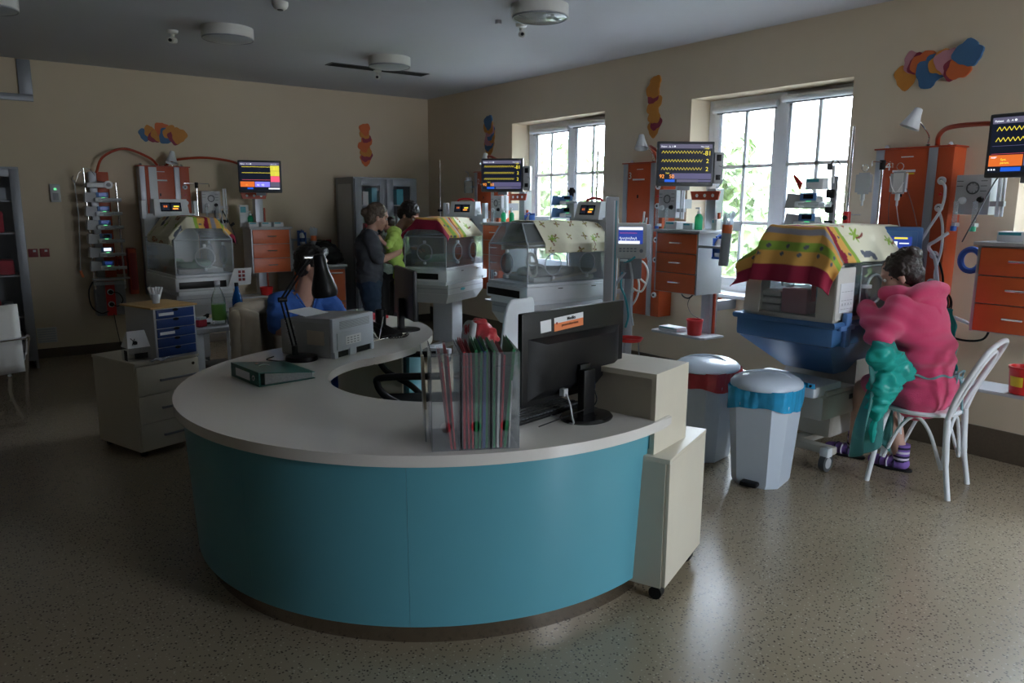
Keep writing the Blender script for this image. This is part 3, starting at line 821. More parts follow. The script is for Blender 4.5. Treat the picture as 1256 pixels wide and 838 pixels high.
MB().use('ltgrey').box(0, .287, 0.004, .34, 0, .325, .004).build('casing', t)
for i in range(5):
    z = .018 + i * .061
    d = MB().use('navy').box(.015, .272, -.004, .02, z, z + .056, .002).build('drawer', t)
    MB().use('black').lathe([(.001, 0), (.02, 0), (.02, .003), (.001, .003)], (.1435, -.0065, z + .050), 16, 'Y', .45, 1).build('finger_notch', d)
    if i in (4, 2): MB().use('paper').box(.03, .13, -.0055, -.004, z + .018, z + .036).build('drawer_label', d)
t = thing('serving_board', 'yellow wooden board lying on top of the blue drawer box', 'board', (.94, 5.045, .943), R(19))
MB().use('wood').box(0, .32, 0, .37, 0, .012, .004).build('board', t)
t = thing('straw_cup', 'small clear cup of white paper tubes on the yellow board', 'cup', (1.02, 5.28, .955))
MB().use('milky').lathe([(.001, 0), (.022, 0), (.026, .06), (.024, .06), (.021, .003), (.001, .003)], n=18).build('cup', t)
for k, (a, b) in enumerate(((-.03, .01), (-.015, -.01), (.02, .012), (.032, -.006), (.008, .02))):
    MB().use('paper').tube([(a * .3, b * .3, .006), (a * 1.2, b * 1.2, .105)], .009, 8).build('paper_tube', t)
t = thing('tissue_box', 'white carton with pitched top on a clear plastic tray, left on the cream pedestal', 'box', (.80, 5.10, .618), R(10))
MB().use('clearbox').box(0, .15, 0, .11, 0, .085, .004).build('clear_tray', t)
MB().use('blackm').box(.04, .12, -.001, 0, .015, .05).build('tray_print', t)
MB().use('blackm').box(-.001, .0, .01, .06, .005, .07).build('tray_print', t)
c = MB().use('paper').hexa([(0, -.005, .086), (.16, -.005, .086), (.16, .11, .086), (0, .11, .086)], [(.02, .05, .185), (.15, .05, .185), (.15, .06, .185), (.02, .06, .185)])
c.build('carton', t)
MB().use('blackm').cyl((.05, .01, .115), (.052, -.0, .118), .012).tube([(.03, -.003, .105), (.055, .022, .14)], .002).tube([(.03, .022, .145), (.06, -.002, .105)], .002).build('carton_print', t)
t = thing('clear_bag', 'flattened clear plastic bag on the pedestal in front of the navy drawers', 'bag', (.92, 4.99, .618), R(19))
MB().use('milky').sheet(lambda u, v: (.0 + .12 * u, .0 + .05 * v, .012 + .010 * math.sin(9 * u + 4 * v) * math.cos(7 * v)), 14, 6).build('bag', t, solid=.001)

# ------------------------------------------------------------------ white side table with bottles and computer tower
t = thing('side_table', 'white side table with a black computer under it behind the blue drawer box', 'table', (1.46, 5.60, 0), R(10))
MB().use('ltgrey').box(-.24, .24, -.24, .22, .715, .75, .006).build('table_top', t)
for x, y in ((-.21, -.20), (.21, -.20), (-.21, .19), (.21, .19)): MB().use('white').box(x - .025, x + .025, y - .025, y + .025, 0, .715, .003).build('leg', t)
t = thing('computer_tower', 'black computer tower standing under the white side table', 'computer', (1.50, 5.58, 0), R(10))
MB().use('black').box(-.10, .10, -.20, .2, .0, .44, .006).build('case', t)
MB().use('dkgrey').box(-.09, .09, -.208, -.20, .02, .43, .004).build('front_panel', t)
def bottle(loc, r, h, capm, bodym, lab, lblm=None, rz=0, lz=(.15, .5)):
    t = thing('bottle', lab, 'bottle', loc, rz)
    MB().use(bodym).lathe([(.001, 0), (r * .9, 0), (r, .01), (r, h * .18), (r * .97, h * .2), (r, h * .24), (r, h * .58), (r * .75, h * .70), (r * .42, h * .82), (r * .36, h * .92)], n=24).build('bottle_body', t)
    MB().use(capm).cyl((0, 0, h * .91), (0, 0, h), r * .40, n=18).build('cap', t)
    if lblm: MB().use(lblm).lathe([(r * 1.01, h * lz[0]), (r * 1.02, h * lz[0]), (r * 1.02, h * lz[1]), (r * 1.01, h * lz[1])], n=24).build('bottle_label', t)
    return t
bottle((1.47, 5.50, .75), .048, .31, 'ltgrey', 'bottleclear', 'large clear bottle with green label on the white side table', 'greenlbl', 0, (.10, .46))
bottle((1.60, 5.49, .75), .036, .29, 'black', 'bottleblue', 'blue plastic bottle with black cap on the white side table', 'bluelbl', 0, (.0, .38))
t = thing('stapler', 'black office stapler lying open beside the clear bottle', 'stapler', (1.36, 5.52, .75), R(30))
MB().use('blackm').box(-.06, .06, -.014, .014, 0, .012, .003).hexa([(-.06, -.012, .014), (.05, -.012, .05), (.05, .012, .05), (-.06, .012, .014)], [(-.06, -.012, .03), (.055, -.012, .075), (.055, .012, .075), (-.06, .012, .03)]).build('stapler', t)
t = thing('wipes_pack', 'small red and clear packet by the green-labelled bottle', 'packet', (1.33, 5.44, .75), R(25))
MB().use('redcloth').box(-.035, .035, -.02, .02, 0, .05, .008).use('milky').box(-.03, .03, -.022, .022, .05, .07, .006).build('packet', t)
t = thing('clear_beaker', 'small clear beaker between the two bottles', 'cup', (1.535, 5.45, .75))
MB().use('bottleclear').lathe([(.001, 0), (.025, 0), (.028, .09), (.026, .09), (.023, .004), (.001, .004)], n=20).build('beaker', t)

# ------------------------------------------------------------------ bins
def bin_(loc, rz, bagm, lab):
    t = thing('pedal_bin', lab, 'bin', loc, rz, 'white pedal bins')
    def oct_(w, d, c): return [(-w + c, -d), (w - c, -d), (w, -d + c), (w, d - c), (w - c, d), (-w + c, d), (-w, d - c), (-w, -d + c)]
    b = MB().use('bin')
    lv = [(.135, .145, .055, 0), (.142, .15, .055, .02), (.175, .185, .07, .50)]
    rings = [[b._v((x, y, z)) for x, y in oct_(w, d, c)] for w, d, c, z in lv]
    b._f(rings[0][::-1]); b._f(rings[-1])
    for i in range(2):
        for k in range(8): b._f([rings[i][k], rings[i][(k + 1) % 8], rings[i + 1][(k + 1) % 8], rings[i + 1][k]])
    b.build('bin_body', t, sharp=20)
    def bag(u, v):
        a = 2 * PI * u; rr = .207 - .006 * v + .004 * math.sin(a * 9 + v * 5) * v + .003 * math.sin(a * 23)
        ca, sa = math.cos(a), math.sin(a)
        k = 1 / (abs(ca) ** 5 + abs(sa) ** 5) ** .2
        return (rr * .92 * ca * k * .96, rr * .98 * sa * k * .96, .588 - v * (.125 + .020 * math.sin(a * 2 + 1) + .005 * math.sin(a * 7)))
    MB().use(bagm).sheet(bag, 72, 8).build('bin_bag', t)
    lid = MB().use('bin')
    prof = [(.001, .655), (.09, .652), (.16, .64), (.205, .618), (.222, .60), (.222, .585), (.215, .58), (.001, .58)]
    lid.lathe(prof, n=40, sx=.90, sy=1.02); lo = lid.build('lid', t, sharp=50)
    MB().use('bin').tube(bez([(-.16, -.06, .625), (-.09, -.015, .652), (0, .01, .664), (.09, .015, .652), (.16, -.0, .622)], 6), .008, 6).build('lid_ridge', lo)
    MB().use('black').box(-.05, .05, -.205, -.13, .012, .04, .012).build('pedal', t)
    MB().use('bin').lathe([(.062, -.004), (.062, .003), (.05, .006), (.001, .006)][::-1], (0, -.148, .06), 20, 'Y', 1, .9).build('pedal_housing', t)
    return t
bin_((3.72, 2.53, 0), R(-75), 'bag_b', 'white pedal bin with blue liner, the nearer one, beside the blue incubator')
bin_((3.80, 3.03, 0), R(-80), 'bag_r', 'white pedal bin with red liner, the farther one')

# ------------------------------------------------------------------ bentwood chair
def bentwood(loc, rz, lab):
    """local +y is the way the sitter faces; back at -y"""
    t = thing('bentwood_chair', lab, 'chair', loc, rz)
    W = 'white'
    MB().use(W).lathe([(.001, .445), (.19, .445), (.205, .452), (.207, .462), (.200, .470), (.19, .472), (.001, .466)], n=40, sx=1, sy=1).build('seat', t)
    for s_ in (-1, 1):
        MB().use(W).tube(bez([(s_ * .155, .13, .45), (s_ * .165, .16, .30), (s_ * .185, .20, .0)], 8), [.018] * 9 + [.015] * 8, 10).build('leg', t)
    for s_ in (-1, 1):
        MB().use(W).tube(bez([(s_ * .185, -.235, .0), (s_ * .17, -.20, .22), (s_ * .165, -.185, .45)], 8), [.015] * 8 + [.018] * 9, 10).build('leg', t)
    MB().use(W).tube(bez([(-.165, -.185, .45), (-.185, -.22, .58), (-.20, -.28, .72), (-.175, -.335, .84), (-.09, -.36, .885), (0, -.365, .895), (.09, -.36, .885), (.175, -.335, .84), (.20, -.28, .72), (.185, -.22, .58), (.165, -.185, .45)], 7), .0145, 10).build('backrest', t)
    MB().use(W).tube(bez([(-.09, -.18, .46), (-.10, -.225, .58), (-.11, -.275, .70), (-.09, -.315, .79), (0, -.335, .835), (.09, -.315, .79), (.11, -.275, .70), (.10, -.225, .58), (.09, -.18, .46)], 7), .0115, 10).build('inner_hoop', t)
    for a, b in (((-.16, .14), (.16, .14)), ((-.165, -.18), (.165, -.18)), ((-.16, .13), (-.165, -.18)), ((.16, .13), (.165, -.18))):
        mx_ = ((a[0] + b[0]) / 2, (a[1] + b[1]) / 2)
        MB().use(W).tube(bez([(a[0], a[1], .16), ((a[0] * 3 + b[0]) / 4, (a[1] * 3 + b[1]) / 4, .36), (mx_[0], mx_[1], .435), ((a[0] + 3 * b[0]) / 4, (a[1] + 3 * b[1]) / 4, .36), (b[0], b[1], .16)], 6), .0105, 8).build('brace', t)
    return t
bentwood((4.44, 1.98, 0), R(8), 'white bentwood chair with hoop back under the woman in pink')

# white plastic chair behind the black monitor
t = thing('plastic_chair', 'white moulded plastic chair facing the middle incubator, its back behind the black monitor', 'chair', (3.20, 4.50, 0), R(12))
def pc(u, v):
    x = (-.16 + .32 * u) * (1 - .1 * (v > .8) * (v - .8) * 5)
    edge = max(0, abs(2 * u - 1) - .7) / .3
    return (x * 1.0, -.19 - .06 * v - .03 * (2 * u - 1) ** 2 * -1, .47 + (.47 - .05 * edge ** 2) * v)
MB().use('white').sheet(pc, 16, 14).build('backrest', t, solid=.02)
MB().use('white').box(-.2, .2, -.2, .2, .43, .46, .014).build('seat', t)
for x, y in ((-.17, -.17), (.17, -.17), (-.17, .17), (.17, .17)): MB().use('white').tube([(x, y, .44), (x * 1.12, y * 1.15, 0)], [.018, .013]).build('leg', t)

# chair cut by the left edge of the picture
t = thing('chrome_chair', 'white shell chair with thin chrome frame at the far left, seen from behind', 'chair', (.17, 5.72, 0), R(6))
MB().use('offwhite').sheet(lambda u, v: (-.28 + .40 * u, -.02 + .03 * v + .02 * (2 * u - 1) ** 2, .50 + .44 * v + .012 * u), 8, 8).build('backrest', t, solid=.012)
MB().use('offwhite').box(-.28, .12, .01, .40, .515, .535, .008).build('seat', t)
for x in (-.30, .15):
    MB().use('chrome').tube(bez([(x, -.03, .72), (x, -.04, .735), (x, -.01, .72), (x + .03, .35, .40), (x + .06, .68, .012), (x + .04, .62, .010), (x - .10, .15, .33), (x - .12, -.02, .50)], 6), .012, 8).build('leg', t)
MB().use('chrome').tube([(-.30, -.03, .73), (-.28, -.035, .72), (.13, -.035, .735), (.15, -.03, .735)], .009, 8).build('crossbar', t)
cb = MB().use('blackm')
for i in range(9): cb.tube([(-.14 + .01 * i, -.042, .80 + .006 * (i % 3)), (-.135 + .01 * i, -.042, .83 + .008 * ((i * 2) % 3))], .0015, 4)
cb.build('back_print', t)
# ------------------------------------------------------------------ bed stations along the walls
class Fr:
    """x to the viewer's right along the wall, y into the wall"""
    def __init__(s, x, y, rz): s.o = Vector((x, y, 0)); s.rz = rz
    def w(s, x, y, z=0.):
        c, n = math.cos(s.rz), math.sin(s.rz)
        return (s.o.x + c * x - n * y, s.o.y + n * x + c * y, z)
F1 = Fr(1.65, YB, 0); F2 = Fr(XR, 7.66, R(-90)); F3 = Fr(XR, 5.15, R(-90)); F4 = Fr(XR, 2.74, R(-90))

def supply_panel(F, num, where, z0=.60, z1=1.98):
    t = thing('bedside_supply_unit', 'tall orange-red wall supply unit %s' % where, 'medical supply unit', F.w(0, 0, z0), F.rz)
    h = z1 - z0; D = .17
    MB().use('orange').box(.055, .345, -D, -.001, 0, h, .006).build('front_board', t)
    MB().use('alu').box(0, .055, -D - .004, -.001, 0, h, .004).build('edge_strip', t)
    MB().use('alu').box(.345, .40, -D - .004, -.001, 0, h, .004).build('edge_strip', t)
    g = MB().use('orange').box(.40, .50, -D, -.001, 0, h, .006).build('socket_board', t)
    for z in (1.77, 1.60, 1.30, 1.12, .80):
        if z < z0 + .05: continue
        s = MB().use('white').lathe([(.026, -D - .001), (.026, -D - .012), (.020, -D - .016), (.012, -D - .013), (.001, -D - .013)], (.445, 0, z - z0), 20, 'Y')
        # lathe 'Y' puts the profile height on y
        s.use('dkgrey').lathe([(.010, -D - .0131), (.010, -D - .018), (.001, -D - .018)], (.445, 0, z - z0), 12, 'Y')
        s.build('gas_outlet', t)
    MB().use('red').lathe([(.010, -D), (.009, -D - .014), (.001, -D - .015)], (.445, 0, 1.685 - z0), 12, 'Y').build('call_knob', t)
    MB().use('paper').box(.17, .25, -D - .0012, -D, h - .055, h - .048).build('top_label', t)
    lb = MB().use('paper').box(.12, .27, -D - .0012, -D, h - .15, h - .135).build('name_strip', t)
    MB().use('yel_lbl' if num == '4' else 'redtube').box(.14, .265, -D - .0012, -D, h - .165, h - .155).build('colour_strip', t)
    MB().use('blackm').box(.185, .20, -D - .006, -D, h - .31, h - .28, .002).build('key_lock', t)
    MB().use('redtube').box(-.012, .512, -D - .012, 0, h, h + .010, .002).build('top_rail', t)
    for x in (.03, .44): MB().use('chrome').lathe([(.022, h + .01), (.022, h + .02), (.012, h + .035), (.001, h + .038)], (x, -.09, 0), 14).build('dome_cap', t)
    if num: textobj('bed_number', num, .085, 'paper', t, (.068, -D - .003, h - .135), (R(90), 0, 0))
    return t

def wall_lamp(F, x, where, tilt=25, top=2.16, z0=1.99):
    t = thing('examination_lamp', 'small white cone lamp %s' % where, 'lamp', F.w(x, -.12, z0), F.rz)
    MB().use('chrome').cyl((0, 0, 0), (0, 0, .015), .018).tube(bez([(0, 0, .01), (.01, -.02, .07), (0, -.08, .12), (-.02, -.13, top - z0 + .0)], 6), .006, 8).build('stem', t)
    s = MB().use('white'); s.M = Matrix.Translation((-.02, -.14, top - z0 + .04)) @ Matrix.Rotation(R(tilt), 4, 'Y') @ Matrix.Rotation(R(-12), 4, 'X')
    s.lathe([(.012, .025), (.024, .02), (.033, -.02), (.058, -.095), (.062, -.105), (.055, -.103), (.028, -.02), (.015, .005), (.001, .008)], n=26)
    s.build('shade', t)
    return t

def hose(F, pts, where, r=.013):
    t = thing('supply_hose', 'red-brown rigid hose arching %s' % where, 'hose', F.w(*pts[0]), F.rz)
    o = Vector(pts[0])
    MB().use('redtube').tube(bez([Vector(p) - o for p in pts], 10), r, 10).build('hose', t)
    e = [Vector(p) - o for p in pts]
    MB().use('chrome').cyl(e[0], e[0] + Vector((0, 0, .02)), r * 1.2).build('end_collar', t)
    return t

def trace(mb, x0, x1, z, amp, n, y, w=.0011, kind=0):
    pts = []
    for i in range(n + 1):
        f = i / n
        if kind == 0: d = amp * (1 if i % 2 else -1)
        else: d = amp * math.sin(i * 2.2) * (1 + .4 * math.sin(i))
        pts.append((x0 + (x1 - x0) * f, z + d))
    for a, b in zip(pts, pts[1:]):
        dx, dz = b[0] - a[0], b[1] - a[1]; L_ = math.hypot(dx, dz) or 1; nx, nz = -dz / L_ * w, dx / L_ * w
        mb.quad((a[0] - nx, y, a[1] - nz), (b[0] - nx, y, b[1] - nz), (b[0] + nx, y, b[1] + nz), (a[0] + nx, y, a[1] + nz))
    return mb

def pat_monitor(F, x, y, z, rz, style, where, module):
    """patient monitor; local -y faces the viewer; origin bottom centre"""
    t = thing('patient_monitor', 'dark framed patient monitor with %s' % where, 'monitor', F.w(x, y, z), rz)
    W, H = .225, .345
    MB().use('dkgrey').box(-W, W, 0, .045, 0, H, .012).use('grey').box(-W + .03, W - .03, .04, .09, .04, H - .04, .012).build('housing', t)
    sc = MB().use('s_bg').box(-W + .018, W - .018, -.001, 0, .028, H - .018).build('screen', t)
    y1 = -.0022
    def rect(m, a, b, c, d, yy=y1):
        o = MB().use(m).quad((a, yy, c), (b, yy, c), (b, yy, d), (a, yy, d)).build('screen_field', t); return o
    def tx(s, size, m, a, c): return textobj('screen_figures', s, size, m, t, (a, -.0035, c), (R(90), 0, 0))
    rect('s_bar', -W + .02, W - .02, H - .055, H - .022)
    tx('Patient   \u25b3  A \u25cf', .016, 's_wht', -W + .03, H - .046); tx('Mon 11:20', .014, 's_wht', W - .11, H - .045)
    if style == 'dark':
        tr_ = MB().use('s_yel')
        for q in (.262, .196, .135): trace(tr_, -W + .035, W - .095, q, .010, 27, y1)
        tr_.build('waveforms', t)
        tx('-81', .050, 's_yel', W - .092, .238); tx('2', .045, 's_yel', W - .065, .180); tx('2', .045, 's_yel', W - .067, .118)
        tx('? NiBP', .016, 's_yel', W - .085, .285)
        rect('s_slate', -W + .12, W - .02, .056, .10); rect('s_bg', -W + .02, -W + .12, .056, .10)
        tx('92', .040, 's_orgt', -W + .022, .062); tx('50', .040, 's_orgt', -W + .10, .062, ); tx('ThM', .016, 's_yel', -W + .07, .094)
        rect('s_blu', -W + .065, -W + .145, .032, .052); rect('s_bar', -W + .16, W - .12, .032, .052); rect('s_slate', W - .125, W - .02, .034, .050)
    elif style == 'colour':
        tr_ = MB().use('s_yel')
        for q in (.275, .212): trace(tr_, -W + .04, W - .115, q, .0035, 60, y1)
        tr_.build('waveforms', t)
        rect('s_red', -W + .04, W - .12, .136, .139)
        rect('s_yelb', W - .115, W - .022, .235, .29); rect('s_yelb', W - .115, W - .022, .18, .233); rect('s_pnk', W - .115, W - .022, .115, .178)
        tx('81', .05, 's_yel', W - .085, .24); tx('2', .045, 's_yel', W - .07, .187)
        rect('s_org', -W + .02, -W + .165, .062, .118); rect('s_vio', -W + .17, -W + .325, .062, .118); rect('s_bar', -W + .33, W - .022, .062, .118)
        tx('-?-', .03, 's_orgt', -W + .07, .075); tx('91  92', .03, 's_wht', -W + .19, .072)
        rect('s_blu', -W + .09, -W + .15, .038, .055); rect('s_wht', W - .14, W - .024, .038, .052)
    else:
        tr_ = MB().use('s_yel')
        for q in (.262, .205): trace(tr_, -W + .045, W - .10, q, .011, 25, y1, .0016)
        tr_.build('waveforms', t)
        rect('s_slate', -W + .03, W - .03, .17, .172); rect('s_red', -W + .03, W - .03, .128, .1295)
        rect('s_org', -W + .02, -W + .19, .062, .122); rect('s_slate', -W + .195, W - .02, .062, .122)
        tx('Syst.\nparam.', .017, 's_yel', -W + .08, .092); tx('NiBP', .014, 's_wht', -W + .03, .105)
        rect('s_blu', -W + .085, -W + .185, .034, .056); tx('\u25cf \u25cf \u25cf', .012, 's_wht', -W + .02, .04)
        tx('81', .05, 's_yel', W - .09, .245); tx('2', .045, 's_yel', W - .07, .187)
    tx('\u2661', .012, 's_wht', -W + .03, H - .012) if False else None
    mt = MB().use('grey').box(-.05, .05, .03, .10, -.03, .02, .006).build('mount', t)
    if module:
        m = MB().use('ltgrey').box(W + .004, W + .075, .0, .10, .02, H - .08, .008).build('side_module', t)
        MB().use('black').box(W + .018, W + .055, -.003, 0, H - .15, H - .10, .002).build('display', m)
        MB().use('black').box(W + .018, W + .055, -.003, 0, .05, .09, .002).build('connector', m)
        MB().use('grey').tube(bez([(W + .04, -.004, .16), (W + .085, -.03, .13), (W + .08, -.01, .06), (W + .03, 0, -.02)], 6), .003, 6).build('lead', m)
    return t

def equip_column(F, where, z1=1.74):
    """grey column bracketed off the wall, carrying drawers and a low shelf"""
    t = thing('equipment_column', 'grey equipment column with bottom shelf %s' % where, 'column', F.w(1.10, -.36, .55), F.rz)
    MB().use('alu').box(.04, .13, 0, .10, .0, z1 - .55, .006).build('column', t)
    MB().use('grey').box(.05, .12, .09, .357, .20, .28, .004).box(.05, .12, .09, .357, .85, .93, .004).build('wall_bracket', t)
    MB().use('ltgrey').prism([(-.32, .05), (-.32, -.19), (-.29, -.22), (.22, -.22), (.25, -.19), (.25, .05)], 0, .018, .004).build('shelf', t)
    MB().use('redtube').hexa([(-.10, -.012, 1.10), (.16, -.012, 1.10), (.16, .0, 1.10), (-.10, .0, 1.10)], [(-.12, -.012, 1.17), (.18, -.012, 1.17), (.18, 0, 1.17), (-.12, 0, 1.17)]).build('cross_plate', t)
    h = MB().use('paper')
    for k in range(3): h.cyl((-.05 + k * .08, -.014, 1.135), (-.05 + k * .08, -.012, 1.135), .014, n=12)
    h.build('plate_holes', t)
    MB().use('redtube').box(.14, .16, .02, .04, .02, 1.0, .004).build('side_rail', t)
    return t

def drawer_cab(F, where, s=1., x=.90, front=-.67, z=.915):
    t = thing('drawer_cabinet', 'grey wall cabinet with three orange drawers %s' % where, 'cabinet', F.w(x, front, z), F.rz)
    W, D, H = .44 * s, .30, .48 * s
    MB().use('ltgrey').box(0, W, .012, D, 0, H, .004).build('carcass', t)
    MB().use('ltgrey').box(-.02, W + .02, -.02, D + .015, H, H + .022, .006).build('worktop', t)
    for xa in (0, W - .016): MB().use('alu').box(xa, xa + .016, -.001, .012, 0, H, .002).build('frame_strip', t)
    dh = (H - .01) / 3
    for k in range(3):
        d = MB().use('orange2').box(.018, W - .018, -.006, .012, .006 + k * dh, k * dh + dh, .003).build('drawer', t)
        zz = k * dh + dh * .55; cx = W * .5
        MB().use('chrome').tube([(cx - .055, -.008, zz), (cx - .05, -.026, zz), (cx + .05, -.026, zz), (cx + .055, -.008, zz)], .006, 8).build('handle', d)
    return t, H + .022 + z

def flow_unit(F, x, z, where, y=-.30):
    t = thing('air_blender', 'grey box with dials and flow meters %s' % where, 'medical device', F.w(x, y, z), F.rz)
    MB().use('ltgrey').box(-.10, .10, 0, .10, 0, .24, .006).use('grey').box(-.015, .015, .10, .30, .08, .16).build('casing', t)
    d = MB().use('dkgrey')
    d.torus((0, -.003, .16), .034, .004, 'Y', 24, 6)
    for k in range(8):
        a = 2 * PI * k / 8; d.tube([(math.cos(a) * .022, -.004, .16 + math.sin(a) * .022), (math.cos(a) * .032, -.004, .16 + math.sin(a) * .032)], .0018, 4)
    for xx, zz in ((-.075, .17), (-.075, .20), (.06, .17), (.06, .20), (.06, .14)): d.box(xx - .018, xx + .018, -.001, 0, zz, zz + .004)
    d.build('dial_marks', t)
    MB().use('white').lathe([(.022, 0), (.020, -.02), (.012, -.024), (.001, -.024)], (-.05, 0, .085), 16, 'Y').build('knob', t)
    MB().use('blackm').lathe([(.020, 0), (.016, -.02), (.001, -.022)], (.05, 0, .09), 16, 'Y').build('knob', t)
    for k, xx in enumerate((-.065, .045)):
        f = MB().use('bottleclear').cyl((xx, -.05, -.05), (xx, -.05, .08), .014).use('ltgrey').box(xx - .012, xx + .012, -.06, 0, -.075, -.05, .003).build('flow_meter', t)
        MB().use('bluebracket' if k == 0 else 'greenbottle').cyl((xx, -.05, -.10), (xx, -.05, -.07), .018).build('meter_knob', f)
    MB().use('white').cyl((.14, .02, -.01), (.14, .02, .27), .012).cyl((.165, .02, -.01), (.165, .02, .27), .009).use('ltgrey').box(.10, .175, .01, .04, .05, .08).build('gas_tubes', t)
    return t

def small_box(F, x, y, z, w, d, h, m, lab, name='carton'):
    t = thing(name, lab, 'box', F.w(x, y, z), F.rz)
    MB().use(m).box(-w / 2, w / 2, -d / 2, d / 2, 0, h, .003).build('box_body', t)
    MB().use('teal2').box(-w / 2 + .008, w / 2 - .03, -d / 2 - .0008, -d / 2, h * .65, h * .92).build('box_print', t)
    return t

def pump_bottle(F, x, y, z, lab, body='greengel', s=1., cap_='white'):
    t = thing('dispenser_bottle', lab, 'bottle', F.w(x, y, z), F.rz)
    MB().use(body).lathe([(.001, 0), (.026 * s, 0), (.028 * s, .006), (.028 * s, .09 * s), (.018 * s, .108 * s), (.010 * s, .115 * s)], n=20).build('bottle_body', t)
    MB().use(cap_).cyl((0, 0, .112 * s), (0, 0, .13 * s), .012 * s).cyl((0, 0, .13 * s), (0, 0, .15 * s), .004 * s).box(-.03 * s, .008 * s, -.006 * s, .006 * s, .148 * s, .158 * s, .002).build('pump_head', t)
    return t

def bracket_bottle(F, x, y, z, lab, s=1.):
    t = thing('sanitiser_bottle', lab, 'bottle', F.w(x, y, z), F.rz)
    MB().use('white').lathe([(.001, 0), (.032, 0), (.034, .01), (.034, .10), (.020, .125), (.012, .135)], n=22).build('bottle_body', t)
    MB().use('bluelbl').lathe([(.0345, .03), (.0347, .03), (.0347, .075), (.0345, .075)], n=22).build('bottle_label', t)
    MB().use('bluebracket').box(-.042, -.036, -.03, .04, -.01, .14, .003).box(.036, .044, -.03, .04, -.01, .14, .003).box(-.042, .044, -.035, .04, -.018, -.002, .003).box(-.042, .044, .036, .042, -.01, .16, .003).tube([(0, .03, .15), (0, 0, .165), (-.0, -.04, .15)], .008).build('blue_bracket', t)
    return t

def catheter_tube(F, x, y, z, lab, tilt=5):
    t = thing('catheter_tube', lab, 'tube', F.w(x, y, z), F.rz)
    m_ = Matrix.Rotation(R(tilt), 4, 'Y')
    a = MB(); a.M = m_; a.use('grey').lathe([(.001, 0), (.036, 0), (.036, .26), (.033, .26), (.033, .01), (.001, .01)], n=22).build('tube_body', t)
    a = MB(); a.M = m_; a.use('orange2').lathe([(.0365, .24), (.0375, .24), (.0375, .30), (.034, .30), (.034, .25)], n=22).build('orange_band', t)
    for k in range(7):
        aa = 2 * PI * k / 7; b = MB(); b.M = m_
        b.use('milky').hexa([(math.cos(aa) * .01 - .012, math.sin(aa) * .01, .05), (math.cos(aa) * .01 + .012, math.sin(aa) * .01, .05), (math.cos(aa) * .01 + .012, math.sin(aa) * .01 + .003, .05), (math.cos(aa) * .01 - .012, math.sin(aa) * .01 + .003, .05)],
               [(math.cos(aa) * .035 - .014, math.sin(aa) * .035, .38 + .03 * math.sin(k * 2)), (math.cos(aa) * .035 + .014, math.sin(aa) * .035, .39), (math.cos(aa) * .035 + .014, math.sin(aa) * .035 + .003, .39), (math.cos(aa) * .035 - .014, math.sin(aa) * .035 + .003, .38)])
        b.build('catheter_sleeve', t)
    a = MB(); a.use('alu').box(-.24, -.03, -.01, .01, .12, .14, .003).build('bracket_arm', t)
    return t

def sharps(F, x, y, z, lab, s=1.):
    t = thing('sharps_bin', lab, 'bin', F.w(x, y, z), F.rz)
    MB().use('red').lathe([(.001, 0), (.056 * s, 0), (.060 * s, .01), (.068 * s, .12 * s), (.072 * s, .125 * s), (.072 * s, .135 * s), (.062 * s, .135 * s), (.052 * s, .01), (.001, .008)], n=28).build('tub', t)
    def lab_(u, v):
        a = R(-130 + 55 * u); r = (.0625 + .006 * v) * s; return (r * math.cos(a), r * math.sin(a), (.04 + .05 * v) * s)
    if s > 1: b = MB().use('yel_lbl'); b.sheet(lab_, 10, 2); b.build('yellow_label', t)
    return t

def iv_pole(loc, h, lab, hooks=True, z0=0., rz=0, base=True):
    t = thing('drip_stand', lab, 'stand', loc, rz)
    p = MB().use('chrome').cyl((0, 0, 0.02), (0, 0, h), .009)
    p.build('pole', t)
    if hooks: MB().use('chrome').tube([(-.13, 0, h - .045), (-.13, 0, h - .02), (-.125, 0, h - .012), (.125, 0, h - .012), (.13, 0, h - .02), (.13, 0, h - .045)], .004).build('hook_bar', t)
    if hooks: MB().use('blackm').cyl((0, 0, h - .06), (0, 0, h), .018).build('top_clamp', t)
    MB().use('blackm').cyl((-.03, 0, h * .62), (.02, 0, h * .62), .016).build('clamp', t)
    return t

# ---- station 4 (right-hand end)
W4 = 'marked 4 at the right, behind the woman in pink'
p = supply_panel(F4, '4', W4)
wall_lamp(F4, .31, 'on the supply unit above the woman in pink', 18)
hose(F4, [(.37, -.12, 1.99), (.41, -.2, 2.05), (.56, -.4, 2.075), (.78, -.52, 2.07), (.90, -.52, 2.06)], 'from panel 4 to the monitor at the right edge', .014)
equip_column(F4, 'at the right edge of the picture')
pat_monitor(F4, 1.075, -.60, 1.765, F4.rz + R(-3), 'orange', 'two yellow traces at the right edge of the picture', False)
c4, zt4 = drawer_cab(F4, 'at the right edge under the monitor', 1.)
flow_unit(F4, .66, 1.56, 'below left of the monitor at the right edge', -.24)
small_box(F4, 1.02, -.50, zt4, .15, .12, .055, 'paper', 'white carton with green print on the right-hand orange-drawer cabinet')
small_box(F4, 1.20, -.50, zt4, .16, .12, .05, 'paper', 'white carton at the picture edge on the right-hand orange-drawer cabinet')
pump_bottle(F4, 1.16, -.38, zt4, 'green-topped dispenser bottle on the cabinet at the right edge', 'greengel', 1.2, 'greenbottle')
sharps(F4, 1.15, -.50, .57, 'red sharps tub with yellow label on the low shelf at the right edge', 1.15)
t = thing('kidney_clip', 'blue ring-shaped hose holder hanging left of the right-hand drawer cabinet', 'holder', F4.w(.80, -.50, 1.24), F4.rz)
MB().use('bluebracket').torus((0, 0, .06), .055, .018, 'Y', 28, 8, 1, 1.15).box(.055, .11, -.005, .005, .05, .07).build('ring', t)
